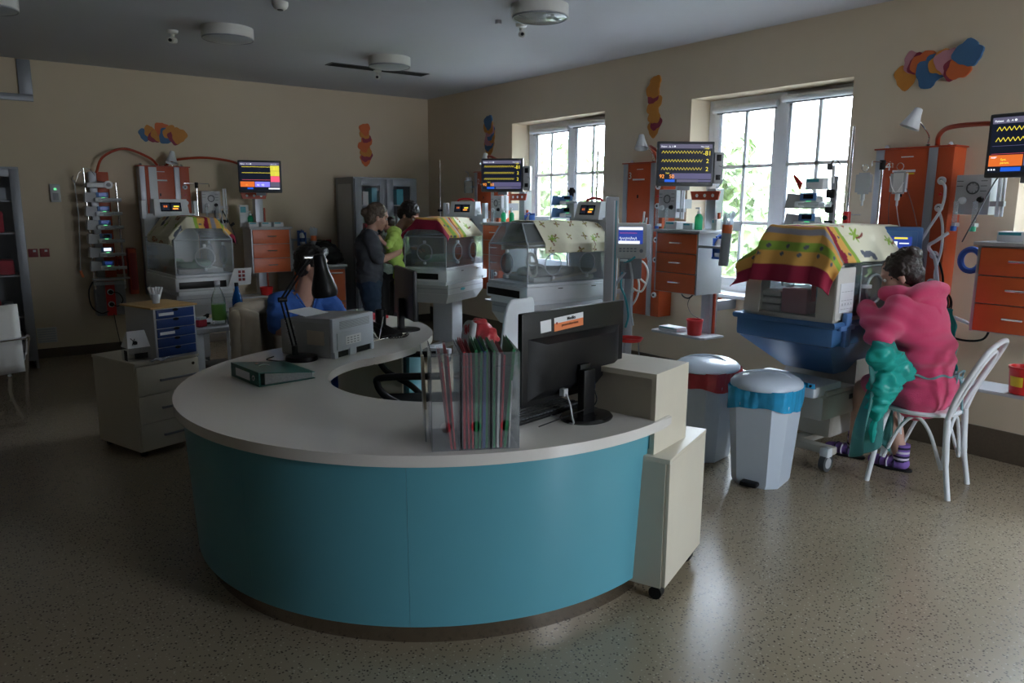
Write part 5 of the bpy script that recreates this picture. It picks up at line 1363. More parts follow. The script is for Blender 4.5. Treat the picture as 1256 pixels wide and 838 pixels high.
# ------------------------------------------------------------------ incubators (local x: foot to head, open end of the room at x = 0)
def incubator_white(loc, rz, L_, W, lab, tower_x=None, screen='s_bg', handle='red', full_canopy=True, ports=True, tilt_tray=False):
    t = thing('incubator', lab, 'incubator', loc, rz)
    w = W / 2
    base = MB().use('ltgrey').box(.10, L_ - .05, -.05, .05, .09, .15, .015)
    base.box(.06, .13, -w + .02, w - .02, .08, .14, .012).box(L_ - .12, L_ - .05, -w + .02, w - .02, .08, .14, .012)
    base.build('base_frame', t)
    for x in (.095, L_ - .085):
        for s_ in (-1, 1):
            y = s_ * (w - .05)
            MB().use('dkgrey').cyl((x, y - .016, .04), (x, y + .016, .04), .04, n=18).use('ltgrey').box(x - .02, x + .02, y - .02, y + .02, .05, .09, .006).build('castor', t)
    MB().use('ltgrey').box(L_ * .42, L_ * .42 + .24, -.12, .12, .15, .60, .02).build('lifting_column', t)
    d = MB().use('ltgrey').hexa([(.10, -w + .07, .60), (L_ - .08, -w + .07, .60), (L_ - .08, w - .07, .60), (.10, w - .07, .60)], [(.05, -w + .015, .70), (L_ - .02, -w + .015, .70), (L_ - .02, w - .015, .70), (.05, w - .015, .70)])
    d.box(.05, L_ - .02, -w + .015, w - .015, .70, .80, .01)
    dd = d.build('drawer_body', t)
    MB().use('grey').box(.048, .051, -w + .03, w - .03, .752, .758).box(.06, L_ - .04, -w + .0135, -w + .016, .752, .758).build('drawer_seam', dd)
    MB().use('teal2').lathe([(.001, 0), (.05, 0), (.05, .004), (.001, .004)], (L_ * .42, -w + .011, .735), 20, 'Y', .3, 1).build('drawer_grip', dd)
    tr_ = MB().use('white').box(0, L_, -w, w, .83, .95, .02).box(.03, L_ - .02, -w + .03, w - .03, .79, .835, .008).build('upper_tray', t)
    MB().use('black').box(-.003, .0, -w + .10, w - .03, .855, .915, .001).build('foot_display', tr_)
    MB().use('dkgrey').box(L_ * .35, L_ * .35 + .05, -w - .002, -w, .925, .932).box(L_ * .75, L_ * .75 + .05, -w - .002, -w, .925, .932).build('latch', tr_)
    rl = MB().use('white')
    rl.box(.012, L_ - .01, -w + .012, w - .012, .95, .975, .006); rl.build('hood_frame', t)
    # mattress and nest
    if tilt_tray:
        MB().use('cream').hexa([(.30, -w + .06, .985), (L_ - .12, -w + .06, 1.04), (L_ - .12, w - .06, 1.04), (.30, w - .06, .985)], [(.30, -w + .06, 1.00), (L_ - .12, -w + .06, 1.065), (L_ - .12, w - .06, 1.065), (.30, w - .06, 1.00)]).build('tilted_tray', t)
    MB().use('towel').box(.12, L_ - .14, -w + .07, w - .07, .975, 1.02, .018).build('mattress', t)
    ns = Blob(); n = 14
    P = [(L_ * .48 + .27 * math.cos(2 * PI * k / n), .14 * math.sin(2 * PI * k / n), 1.045) for k in range(n)]
    for k in range(n - 2): ns.cap(P[k], P[k + 1], .032, .032)
    ns.build('rolled_nest', 'fur1' if not tilt_tray else 'towel', t, .012, 2, wr=.006, wscale=18)
    # clear hood
    z0, z1, z2, i1 = .975, 1.28, 1.455, .13
    h = MB().use('hood'); a, b = .02, L_ - .02; yw = w - .02
    e = .004
    for s_ in (-1, 1):
        h.box(a, b, s_ * yw - e / 2, s_ * yw + e / 2, z0, z1)
        h.hexa([(a, s_ * yw, z1), (b, s_ * yw, z1), (b, s_ * (yw - e), z1), (a, s_ * (yw - e), z1)], [(a + .04, s_ * (yw - i1), z2), (b, s_ * (yw - i1), z2), (b, s_ * (yw - i1 - e), z2), (a + .04, s_ * (yw - i1 - e), z2)])
    h.box(a + .04, b, -yw + i1, yw - i1, z2 - e, z2)
    for x0, x1_, top in ((a, a, a + .04),):
        poly = [(-yw, z0), (yw, z0), (yw, z1), (yw - i1, z2), (-yw + i1, z2), (-yw, z1)]
        v0 = [h._v((x0 if q[1] < z2 - .01 else top, q[0], q[1])) for q in poly]
        v1 = [h._v(((x0 if q[1] < z2 - .01 else top) + e, q[0], q[1])) for q in poly]
        h._f(v0); h._f(v1[::-1])
    h.build('hood', t)
    ed = MB().use('milky')
    for s_ in (-1, 1):
        ed.tube([(a, s_ * yw, z0), (a, s_ * yw, z1), (a + .04, s_ * (yw - i1), z2)], .006)
        ed.tube([(a, s_ * yw, z1), (b, s_ * yw, z1)], .006).tube([(b, s_ * yw, z0), (b, s_ * yw, z1)], .006)
        ed.tube([(a + .04, s_ * (yw - i1), z2), (b, s_ * (yw - i1), z2)], .005)
    ed.tube([(a, -yw, z1), (a, yw, z1)], .005).tube([(a + .04, -yw + i1, z2), (a + .04, yw - i1, z2)], .005)
    ed.build('hood_edges', t)
    for x, y, ax in ((L_ * .30, -yw - .006, 'Y'), (L_ * .70, -yw - .006, 'Y'), (a - .008, 0, 'X')):
        pr = MB().use('milky').torus((x, y, 1.125), .085, .006, ax, 30, 8)
        pr.use('hood')
        if ax == 'Y': pr.lathe([(.001, -.006), (.08, -.006)], (x, y, 1.125), 26, 'Y')
        else: pr.lathe([(.001, -.006), (.08, -.006)], (x, y, 1.125), 26, 'X')
        pr.build('hand_port', t)
        for zz in (1.215, 1.005): MB().use('white').box(x - .012, x + .012, y - .012, y + .012, zz, zz + .027, .004).build('port_latch', t)
    # head tower with display
    tx = L_ + .0
    MB().use('white').box(tx, tx + .10, -w + .02, w - .02, .80, 1.50, .02).build('head_tower', t)
    md = MB().use('white').hexa([(tx - .05, -.16, 1.48), (tx + .12, -.16, 1.48), (tx + .12, .16, 1.48), (tx - .05, .16, 1.48)], [(tx - .01, -.15, 1.635), (tx + .11, -.15, 1.635), (tx + .11, .15, 1.635), (tx - .01, .15, 1.635)]).build('control_module', t)
    nrm = -.256
    def onface(y0, y1, q0, q1, m, name, off=.002, par=None):
        def pt(y, q): return (tx - .05 + .04 * q - off, y, 1.48 + .155 * q)
        MB().use(m).quad(pt(y0, q0), pt(y1, q0), pt(y1, q1), pt(y0, q1)).build(name, par or md)
    onface(-.09, .10, .25, .80, 'screenblk', 'display')
    onface(.02, .09, .32, .74, 's_bg', 'display_field', .003); onface(-.08, .0, .32, .74, 's_bg', 'display_field', .003)
    for yy in (.045, .065): onface(yy - .006, yy + .006, .5, .62, 's_org', 'display_mark', .004)
    onface(-.07, -.02, .52, .60, 's_yel', 'display_mark', .004); onface(-.06, -.01, .38, .46, 's_orgt', 'display_mark', .004)
    if handle: MB().use(handle).tube(bez([(tx + .05, -.10, 1.63), (tx + .05, -.08, 1.655), (tx + .05, 0, 1.665), (tx + .05, .08, 1.655), (tx + .05, .10, 1.63)], 5), .012, 8).build('alarm_handle', t)
    for s_ in (-1, 1): MB().use('white').box(tx + .0, tx + .08, s_ * .24 - .02, s_ * .24 + .02, 1.45, 1.62, .006).build('side_post', t)
    return t

I1 = incubator_white((1.78, 6.98, 0), R(94), .90, .54, 'white incubator near the back wall under the supply panel, behind the blue drawer box', handle=None)
I2 = incubator_white((3.80, 6.63, 0), R(30), .88, .52, 'white incubator in the far corner where two people stand')
I3 = incubator_white((3.635, 5.00, 0), R(0), .92, .58, 'white incubator before the left-hand window, clear at its foot end', tilt_tray=True)
# extras: white hoses in the middle incubator's foot end
t = thing('breathing_hose_coil', 'thick coil of white ribbed hose inside the incubator by the left-hand window', 'tubing', (3.80, 4.86, .985), 0)
b = MB().use('offwhite')
pts = []
for k in range(60):
    a = 2 * PI * k / 24; rr = .085 + .01 * math.sin(k * .5)
    pts.append((.0 + math.cos(a) * rr * .6, .02 * math.sin(k * .26), .13 + math.sin(a) * rr))
b.tube(pts, [.013 if k % 2 else .0115 for k in range(60)], 8).tube(bez([pts[-1], (.10, 0, .12), (.16, .02, .08), (.24, .03, .06)], 8), .012, 8)
b.build('hose', t)
t = thing('paper_notice', 'printed paper sheet stuck on the front of the back wall incubator', 'paper', (2.05, 6.955, .86), R(4))
MB().use('paper').hexa([(-.10, -.004, 0), (.11, -.004, .01), (.11, -.001, .01), (-.10, -.001, 0)], [(-.04, -.012, .16), (.12, -.012, .16), (.12, -.009, .16), (-.04, -.009, .16)]).build('sheet', t)
pm = MB().use('dkred')
for i in range(2):
    for j in range(3): pm.box(-.005 + i * .035, .02 + i * .035, -.014, -.0125, .045 + j * .035, .07 + j * .035)
pm.build('printed_blocks', t)

# ------------------------------------------------------------------ incubator with the blue tray (right)
t = thing('incubator', 'beige incubator on a deep blue tray beside the woman in pink', 'incubator', (4.0, 2.62, 0), R(2))
L4, w4 = .98, .305
# base
bs = MB().use('beigeplastic').box(.18, .82, -.045, .045, .10, .15, .015)
for x, s_ in ((.20, 1), (.80, 1)): bs.box(x - .04, x + .04, -.27, .27, .10, .15, .015)
bs.build('base_frame', t)
for x in (.16, .84):
    for s_ in (-1, 1):
        y = s_ * .24
        c = MB().use('dkgrey').cyl((x, y - .018, .055), (x, y + .018, .055), .055, n=22).use('ltgrey').cyl((x, y - .02, .055), (x, y + .02, .055), .034, n=18)
        c.use('white').box(x - .035, x + .035, y - .03, y + .03, .09, .155, .02).box(x - .012, x + .012, y + .019, y + .027, .05, .10, .003).build('castor', t)
MB().use('beigeplastic').box(.33, .70, -.16, .16, .15, .34, .03).build('lower_column', t)
MB().use('beigeplastic').box(.05, .84, -.255, .255, .33, .485, .035).box(.10, .80, -.25, .25, .48, .51, .01).build('base_cabinet', t)
MB().use('dkgrey').box(.35, .45, -.257, -.255, .43, .462, .002).build('label_plate', t)
MB().use('beigeplastic').hexa([(.42, -.25, .50), (.82, -.25, .50), (.82, .25, .50), (.42, .25, .50)], [(.52, -.20, .72), (.76, -.20, .72), (.76, .20, .72), (.52, .20, .72)]).build('neck', t)
MB().use('chrome').box(-.03, -.02, -.24, .30, .545, .575, .002).build('side_rail', t)
MB().use('blackm').cyl((-.034, -.21, .56), (-.03, -.21, .56), .008).box(-.04, -.018, .0, .02, .53, .60).build('rail_clip', t)
MB().use('white').box(-.02, .30, -.23, .28, .48, .55, .02).build('side_ledge', t)
# blue funnel tray
bl = MB().use('blueplastic')
bl.hexa([(.30, -.17, .58), (.72, -.17, .58), (.72, .17, .58), (.30, .17, .58)], [(-.02, -w4, .80), (L4 + .04, -w4, .80), (L4 + .04, w4, .80), (-.02, w4, .80)])
bl.box(-.04, L4 + .06, -w4 - .02, w4 + .02, .80, .935, .03)
bl.build('blue_tray', t)
MB().use('blueplastic').tube([(-.045, -w4 - .02, .93), (-.045, w4 + .02, .93), (L4 + .06, w4 + .02, .93), (L4 + .06, -w4 - .02, .93)], .019, 10, closed=True).build('tray_rim', t)
MB().use('vtblue').box(.06, .12, -w4 - .045, -w4 - .015, .80, 1.0, .008).box(.0, .16, -w4 - .045, -w4 - .02, .90, .93, .006).build('tray_clip', t)
# body on the tray
MB().use('beigeplastic').box(.0, L4, -w4 + .01, w4 - .01, .935, .965, .008).build('deck', t)
for s_ in (-1, 1):
    MB().use('beigeplastic').hexa([(-.005, s_ * .19, .955), (-.005, s_ * (w4 - .005), .955), (.10, s_ * (w4 - .005), .955), (.10, s_ * .19, .955)],
                                   [(.02, s_ * .18, 1.30), (.02, s_ * (w4 - .02), 1.30), (.10, s_ * (w4 - .02), 1.30), (.10, s_ * .18, 1.30)]).build('end_cheek', t)
MB().use('offwhite').box(.0, .20, -w4 - .004, -w4 + .02, .955, 1.26, .012).build('side_panel', t)
pn = MB().use('white').box(.03, .185, -w4 - .008, -w4 - .003, 1.0, 1.17, .006).build('instruction_plate', t)
g = MB().use('grey')
for i in range(4):
    for j in range(3): g.box(.045 + i * .033, .068 + i * .033, -w4 - .0095, -w4 - .008, 1.02 + j * .05, 1.022 + j * .05)
    g.tube([(.05 + i * .033, -w4 - .009, 1.04), (.058 + i * .033, -w4 - .009, 1.055), (.066 + i * .033, -w4 - .009, 1.04)], .0008, 4)
g.build('instruction_print', pn)
MB().use('hood').box(.004, .008, -.185, .185, .965, 1.30).build('end_window', t)
MB().use('dkgrey').tube(bez([(.0, -.19, 1.25), (-.01, -.1, 1.275), (-.01, 0, 1.28), (-.01, .1, 1.275), (0, .19, 1.25)], 6), .005).build('end_handle', t)
for s_ in (-1, 1): MB().use('dkgrey').cyl((-.012, s_ * .165, 1.225), (.004, s_ * .165, 1.225), .018).build('end_knob', t)
# hood
h = MB().use('hood'); a, b = .02, L4 - .02; yw = w4 - .012
for s_ in (-1, 1):
    h.box(.20 if s_ < 0 else .1, b, s_ * yw - .002, s_ * yw + .002, .965, 1.28)
    h.hexa([(a, s_ * yw, 1.28), (b, s_ * yw, 1.28), (b, s_ * yw - s_ * .004, 1.28), (a, s_ * yw - s_ * .004, 1.28)], [(a + .06, s_ * .17, 1.475), (b - .03, s_ * .17, 1.475), (b - .03, s_ * .166, 1.475), (a + .06, s_ * .166, 1.475)])
h.box(a + .06, b - .03, -.17, .17, 1.471, 1.475).box(b - .004, b, -yw, yw, .965, 1.28)
h.build('hood', t)
for s_ in (-1, 1): MB().use('dkgrey').tube([(a, s_ * yw, 1.28), (b, s_ * yw, 1.28)], .006).build('hood_seam', t)
# flap lowered on the near side with two ports, towards the mother
fl = MB().use('hood').box(.24, .93, -w4 - .016, -w4 - .012, .99, 1.26).build('side_flap', t)
MB().use('milky').tube([(.24, -w4 - .016, .99), (.93, -w4 - .016, .99), (.93, -w4 - .016, 1.26), (.24, -w4 - .016, 1.26)], .0045, 6, closed=True).build('flap_rim', fl)
for x in (.40, .76):
    MB().use('milky').torus((x, -w4 - .022, 1.12), .095, .007, 'Y', 30, 8, 1, .9).build('hand_port', t)
MB().use('clearbox').cyl((.30, -w4 - .02, 1.03), (.30, -w4 - .02, 1.13), .028).use('white').cyl((.30, -w4 - .02, 1.13), (.30, -w4 - .02, 1.15), .03).build('humidity_cup', t)
MB().use('towel').box(.18, .88, -.22, .22, .965, 1.02, .02).build('mattress', t)
MB().use('white').box(L4, L4 + .07, -.28, .28, .85, 1.36, .02).build('head_panel', t)
t2 = thing('pink_basket', 'pink translucent basket standing in the open end of the blue-tray incubator', 'basket', (4.03, 2.61, .966), R(2))
MB().use('pinktub').box(-.0, .11, -.10, .07, 0, .15, .012).build('basket', t2)
MB().use('redcloth').cyl((.05, -.11, .08), (.05, -.11, .21), .014).build('red_bottle', t2)
t2 = thing('towel_stack', 'folded white towels in the open end of the blue-tray incubator', 'towels', (4.07, 2.76, .966), R(6))
for k in range(3): MB().use('towel').box(-.045, .09, -.07, .065, .045 * k, .043 * k + .042, .018).build('folded_towel', t2)
t2 = thing('water_flask', 'grey-capped clear flask hung in the open end of the blue-tray incubator', 'flask', (4.035, 2.645, 1.12), R(2))
MB().use('milky').lathe([(.001, 0), (.036, .01), (.042, .04), (.042, .13), (.03, .15), (.001, .155)], n=20).build('flask', t2)
t2 = thing('green_cloth', 'crumpled green cloth inside the blue-tray incubator', 'cloth', (4.55, 2.60, 1.02), 0)
bb = Blob()
for k in range(9): bb.ell((.16 * math.cos(k * 2.4) * (k / 9), .13 * math.sin(k * 2.4) * (k / 9), .06 + .03 * math.sin(k * 1.7)), (.08, .07, .06))
bb.build('cloth', 'teal2', t2, .012, 2, wr=.02, wscale=14)
t2 = thing('white_bundle', 'white bundle with small round knob inside the blue-tray incubator', 'bundle', (4.32, 2.50, 1.02), 0)
bb = Blob(); bb.ell((0, 0, .10), (.08, .07, .08)).ell((.07, .02, .17), (.06, .05, .04)); bb.build('bundle', 'towel', t2, .01, 2, wr=.012, wscale=15)
MB().use('blackm').cyl((.14, -.10, .12), (.14, -.14, .12), .025).use('paper').cyl((.14, -.141, .12), (.14, -.143, .12), .012).build('knob', t2)

# ------------------------------------------------------------------ printed blankets
def ell_in(u, v, cu, cv, ru, rv, ang=0.):
    du, dv = u - cu, v - cv; c, s = math.cos(ang), math.sin(ang)
    a, b = (du * c + dv * s) / ru, (-du * s + dv * c) / rv
    return a * a + b * b < 1
CR = (.78, .74, .56); GR = (.30, .46, .06); OR = (.78, .42, .10); MA = (.30, .012, .045); GY = (.36, .35, .40); BR = (.22, .05, .03); DG = (.12, .13, .16)
def palm(u, v, cu, cv, s, flip=1):
    """returns a colour if the point lies on a palm drawing"""
    x, y = (u - cu) / s * flip, (v - cv) / s
    if abs(y + .25 - .35 * x * x) < .09 and -1.0 < x < .05: return BR
    for k in range(6):
        a = k * 1.05 + .3
        if ell_in(x, y, .1 + math.cos(a) * .34, .02 + math.sin(a) * .34, .34, .11, a): return GR
    return None
def pattern(d, v, stripes, half):
    """d: distance from the foot edge, v: across; returns a linear colour"""
    if stripes:
        d0 = d
        if d < .10: return MA
        if d < .185: return OR if not ell_in(d, v % .13, .165, .05, .012, .014) else DG
        if d < .245: return GR if not ell_in(d, (v + .03) % .12, .215, .05, .013, .014) else DG
        if d < .29: return OR
        if d < .325: return GY
        if d < .35: return OR
        if d < .38 + .008 * math.sin(v * 45): return MA
        if d < .43: return OR if not ell_in(d, (v + .04) % .13, .412, .05, .010, .012) else DG
        if d < .465: return GR
    # cream field with drawings
    for cu, cv, s, fl in ((.62, -.24, .085, -1), (.90, .02, .07, -1), (.72, .28, .085, 1), (.98, -.30, .07, -1), (.60, .06, .07, 1)):
        c = palm(d, v, cu, cv, s, fl)
        if c: return c
    for cu, cv in ((.53, -.12), (.76, .14), (.53, .28), (.80, -.10)):
        if ell_in(d, v, cu, cv, .030, .026) and not ell_in(d, v, cu, cv, .018, .016): return (.42, .12, .04)
        if ell_in(d, v, cu + .01, cv - .045, .020, .012, .6): return (.42, .12, .04)
        if ell_in(d, v, cu, cv, .010, .010): return (.6, .3, .08)
    for cu, cv in ((.64, -.385), (.56, .18), (.86, .22)):
        if ell_in(d, v, cu, cv, .045, .022, .4) or ell_in(d, v, cu - .03, cv + .015, .02, .02) or ell_in(d, v, cu + .04, cv - .015, .02, .03): return DG
    return CR
def pattern_side(d, v, stripes, half): return pattern(v + half, d - .42, stripes, half)
def pattern_palms(d, v, *_):
    k = 0
    for cu, cv, s in ((.10, -.32, .06), (.55, -.33, .06), (.12, .25, .06), (.50, .20, .06)):
        c = palm(v, d, cv, cu, s)
        if c: return c
    for i in range(5):
        for j in range(7):
            cu, cv = .07 + i * .155 + (.07 if j % 2 else 0), -.42 + j * .125
            if (i + j) % 3 == 1 and j in (0,): continue
            for a in range(4):
                aa = a * 1.57 + i + j
                if ell_in(d, v, cu + math.cos(aa) * .018, cv + math.sin(aa) * .018, .016, .007, aa): return (.36, .30, .07) if a % 2 else (.25, .12, .05)
    return CR
def blanket(name, lab, loc, rz, prof_y, zt, x0, x1, over, half, patf, stripes, seed, skew=0., drop_k=1., twist=0., z_end=None):
    """prof_y: list of (arc length, y, z drop) across one side; drapes over the canopy from x0 to x1, hanging OVER beyond x0"""
    t = thing(name, lab, 'blanket', loc, rz, None)
    def across(v):
        a = abs(v); s_ = 1 if v >= 0 else -1
        for (a0, y0, d0), (a1, y1, d1) in zip(prof_y, prof_y[1:]):
            if a <= a1 or (a1, y1, d1) == prof_y[-1]:
                f = (a - a0) / (a1 - a0); return s_ * (y0 + (y1 - y0) * f), d0 + (d1 - d0) * f
    Lx = x1 - x0 + over
    nu, nv = int(Lx / .007), int(2 * half / .007)
    cols = []
    b = MB(); 
    V = []
    for i in range(nu + 1):
        row = []
        d = Lx * i / nu
        for j in range(nv + 1):
            v = -half + 2 * half * j / nv
            dd = d + skew * v
            y, dy = across(v)
            if d < over:
                q = over - d
                x = x0 - q * .44; dx = q * .95 * drop_k
            else: x = x0 + d - over; dx = 0
            dx = max(dx, 0); 
            r_ = .03
            drop = math.sqrt(dy * dy + dx * dx) if (dx > 0 and dy > 0) else dx + dy
            n1 = noise.noise(Vector((d * 5 + seed, v * 5, seed))) * .014 + noise.noise(Vector((d * 14, v * 14 + seed, 3))) * .004
            fold = .016 * math.sin(v * 26 + seed) * min(1, dx / .1) + .014 * math.sin(d * 24 + seed) * min(1, max(0, dy - .03) / .12)
            if d > Lx - .12 and z_end: drop += z_end * ((d - Lx + .12) / .12) ** 2
            row.append(b._v((x - fold * (dx > 0) + twist * v, y + (1 if v > 0 else -1) * (abs(n1) * .6 + fold * (dy > 0)), zt - drop + (n1 if dy + dx < .05 else n1 * .4) + .006)))
        V.append(row)
    b.use('pattern')
    for i in range(nu):
        for j in range(nv): b._f([V[i][j], V[i + 1][j], V[i + 1][j + 1], V[i][j + 1]])
    me = bpy.data.meshes.new('cloth'); b.bm.normal_update(); b.bm.verts.ensure_lookup_table(); b.bm.to_mesh(me); b.bm.free()
    me.materials.append(M['pattern'])
    for p in me.polygons: p.use_smooth = True
    at = me.color_attributes.new('Pattern', 'FLOAT_COLOR', 'POINT')
    arr = []
    for i in range(nu + 1):
        d = Lx * i / nu
        for j in range(nv + 1):
            v = -half + 2 * half * j / nv
            c = patf(d, v, stripes, half); arr.extend((c[0], c[1], c[2], 1.))
    at.data.foreach_set('color', arr)
    o = bpy.data.objects.new('cloth', me); COL.objects.link(o); o.parent = t
    md = o.modifiers.new('thickness', 'SOLIDIFY'); md.thickness = .003; md.offset = 1
    return t
# canopy cross sections: flat top, slope, then side
pyA = [(0, 0, 0), (.125, .125, 0), (.34, .27, .175), (.70, .30, .50)]
blanket('striped_blanket', 'cream blanket with green, orange and maroon stripes draped over the blue-tray incubator', (4.0, 2.62, 0), R(2),
        [(0, 0, 0), (.17, .172, 0), (.435, .315, .20), (.80, .335, .50)], 1.482, .055, .95, .34, .44, pattern, True, 3.1)
blanket('striped_blanket', 'striped blanket with animals lying over the incubator beside the two standing people', (3.80, 6.63, 0), R(30),
        [(0, 0, 0), (.115, .115, 0), (.33, .262, .172), (.60, .285, .40)], 1.462, .06, .76, .12, .36, pattern, True, 7.7)
blanket('striped_blanket', 'crumpled striped blanket over the incubator near the back wall', (1.78, 6.98, 0), R(94),
        [(0, 0, 0), (.12, .12, 0), (.33, .270, .172), (.60, .29, .40)], 1.470, .06, .76, .10, .40, pattern_side, True, 5.2)
blanket('palm_blanket', 'cream blanket with small palm trees draped over the incubator by the left-hand window', (3.635, 5.00, 0), R(0),
        [(0, 0, 0), (.145, .145, 0), (.36, .298, .172), (.70, .315, .50)], 1.462, .17, .93, .0, .44, pattern_palms, False, 9.4, z_end=.05)
# ------------------------------------------------------------------ ceiling
def ceil_light(x, y, lit, lab, r=.20):
    t = thing('ceiling_light', lab, 'lamp', (x, y, CZ), 0, 'round ceiling lights')
    MB().use('offwhite').lathe([(.001, 0), (r, 0), (r, -.075), (r - .012, -.085)], n=44).build('housing', t)
    MB().use('grey').torus((0, 0, -.083), r - .008, .006, 'Z', 44, 6).build('rim', t)
    MB().use('hood' if lit else 'milky').lathe([(r - .014, -.085), (r - .05, -.096), (.001, -.102)], n=44).build('lens', t)
    rf = MB().use('chrome')
    for k in range(28):
        a, a2 = 2 * PI * k / 28, 2 * PI * (k + .82) / 28
        rf.quad((.05 * math.cos(a), .05 * math.sin(a), -.02), (.05 * math.cos(a2), .05 * math.sin(a2), -.02), ((r - .02) * math.cos(a2), (r - .02) * math.sin(a2), -.08), ((r - .02) * math.cos(a), (r - .02) * math.sin(a), -.08))
    rf.build('reflector', t)
ceil_light(1.93, 6.46, 0, 'round ceiling light above the left incubator, between two small ceiling fittings')
ceil_light(3.52, 6.75, 0, 'round ceiling light beside the dark ceiling slot')
ceil_light(3.47, 4.38, 1, 'round ceiling light nearest the windows, bright reflector visible')
ceil_light(.33, 6.50, 0, 'round ceiling light cut by the upper left corner of the picture')
def detector(x, y, lab, dome=False):
    t = thing('smoke_detector', lab, 'detector', (x, y, CZ), 0)
    MB().use('offwhite').lathe([(.001, 0), (.055, 0), (.055, -.02), (.046, -.04), (.03, -.05), (.001, -.05)], n=26).build('housing', t)
    MB().use('dkgrey').lathe([(.001, -.05), (.022, -.05), (.018, -.056), (.001, -.057)], n=18).build('sensor', t)
detector(1.99, 5.42, 'white smoke detector at the top edge, left of the bright ceiling light')
def camera_head(x, y, lab):
    t = thing('ceiling_sensor', lab, 'sensor', (x, y, CZ), 0)
    MB().use('offwhite').lathe([(.001, 0), (.045, 0), (.04, -.02), (.015, -.03), (.015, -.05)], n=22).build('mount', t)
    MB().use('offwhite').cyl((.02, .03, -.07), (-.03, -.05, -.085), .024).build('head', t)
    MB().use('black').cyl((-.031, -.052, -.0855), (-.040, -.066, -.088), .013).build('lens', t)
camera_head(1.60, 6.82, 'white swivel sensor left of the round ceiling light above the incubator')
camera_head(3.72, 7.40, 'small white swivel sensor beside the dark slot on the ceiling')
camera_head(3.70, 4.90, 'small white swivel sensor beside the bright ceiling light')
t = thing('ceiling_stub', 'tiny square white fitting left of the bright ceiling light', 'fitting', (3.48, 4.90, CZ), 0)
MB().use('ltgrey').box(-.018, .018, -.018, .018, -.03, 0, .004).build('fitting', t)
t = thing('ceiling_vent', 'long narrow dark ventilation slot in the ceiling', 'vent', (3.73, 7.39, CZ), R(-1))
MB().use('dkgrey').box(-.55, .55, -.085, .085, -.006, 0).build('frame', t)
b = MB().use('blackm')
for i in range(5): b.box(-.53, .53, -.07 + i * .03, -.055 + i * .03, -.010, -.006)
b.build('louvres', t)

# ------------------------------------------------------------------ stickers: plain cut-out shapes, no figures
def sticker(wall, a, z, w_, h_, cols, lab, n=5, seed=1):
    n = int(n * 1.6)
    """rounded plain colour shapes, a few millimetres thick"""
    rnd = random.Random(seed)
    w_ *= .86; h_ *= .92
    if wall == 'back': loc, rz = (a, YB, z), 0
    else: loc, rz = (XR, a, z), R(-90)
    t = thing('wall_sticker', lab, 'sticker', loc, rz)
    for k in range(n):
        cx = w_ * ((k + .5) / n - .5) if w_ > h_ else w_ * rnd.uniform(-.12, .12)
        cz = h_ * rnd.uniform(-.16, .16) if w_ > h_ else h_ * ((k + .5) / n - .5)
        r1 = min(w_, h_) * rnd.uniform(.34, .46)
        if w_ > h_: r1 = h_ * rnd.uniform(.17, .27)
        else: r1 *= .85
        b = MB().use(cols[k % len(cols)]); pl = []
        for q in range(28):
            an = 2 * PI * q / 28; rr = r1 * (1 + .13 * math.sin(3 * an + k * 1.7) + .05 * math.sin(7 * an + k))
            pl.append((cx + rr * math.cos(an), cz + rr * math.sin(an) * 1.05))
        y0 = -.003 - .0015 * k
        v0 = [b._v((x, y0, z_)) for x, z_ in pl]; v1 = [b._v((x, 0, z_)) for x, z_ in pl]
        b._f(v0); b._f(v1[::-1])
        for q in range(28): b._f([v0[q], v0[(q + 1) % 28], v1[(q + 1) % 28], v1[q]])
        b.build('petal_shape', t, sharp=30)
    return t
M['st_y'] = mat('sticker_yellow', (.55, .22, .03), .6); M['st_r'] = mat('sticker_crimson', (.25, .02, .05), .6); M['st_o'] = mat('sticker_orange', (.60, .13, .03), .6); M['st_b'] = mat('sticker_blue', (.05, .14, .28), .6); M['st_p'] = mat('sticker_pink', (.50, .22, .26), .6)
sticker('back', 1.94, 2.35, .44, .34, ['st_b', 'st_y', 'st_r', 'st_y', 'st_o'], 'blue, yellow and orange wall sticker above the pump rack hoses', 6, 3)
sticker('back', 4.34, 2.35, .24, .46, ['st_o', 'st_r', 'st_y', 'st_o'], 'upright orange and yellow wall sticker above the grey metal cabinet', 5, 5)
sticker('right', 7.58, 2.43, .30, .34, ['st_y', 'st_b', 'st_p'], 'small yellow and blue wall sticker left of the left-hand window', 5, 8)
sticker('right', 4.95, 2.50, .24, .50, ['st_y', 'st_r', 'st_y', 'st_y'], 'tall yellow wall sticker with crimson patch between the windows', 5, 11)
sticker('right', 2.47, 2.51, .52, .36, ['st_y', 'st_p', 'st_r', 'st_o', 'st_b', 'st_b'], 'wide yellow, orange and blue wall sticker at the upper right', 8, 14)

# ------------------------------------------------------------------ back wall bits
t = thing('control_panel', 'small grey wall control box with green light', 'switch', (.88, YB, 1.60), 0)
MB().use('ltgrey').box(-.045, .045, -.04, 0, 0, .18, .006).build('switch_case', t)
MB().use('led').box(-.012, .012, -.043, -.04, .12, .14).build('green_light', t)
MB().use('grey').box(-.025, .025, -.042, -.04, .02, .09, .002).build('keypad', t)
for k, x in enumerate((.635, .735)):
    t = thing('red_socket', ('left', 'right')[k] + ' one of two red wall sockets near the glass cabinet', 'socket', (x, YB, 1.09), 0)
    MB().use('dkred').box(-.042, .042, -.014, 0, -.042, .042, .004).build('socket_plate', t)
    MB().use('paper').box(.0, .025, -.016, -.014, .01, .03).build('socket_label', t)
for k, x in enumerate((3.72, 3.80)):
    t = thing('red_socket', ('left', 'right')[k] + ' one of two dark red wall sockets above the black bag', 'socket', (x, YB, 1.12), 0)
    MB().use('dkred').box(-.036, .036, -.014, 0, -.036, .036, .004).build('socket_plate', t)
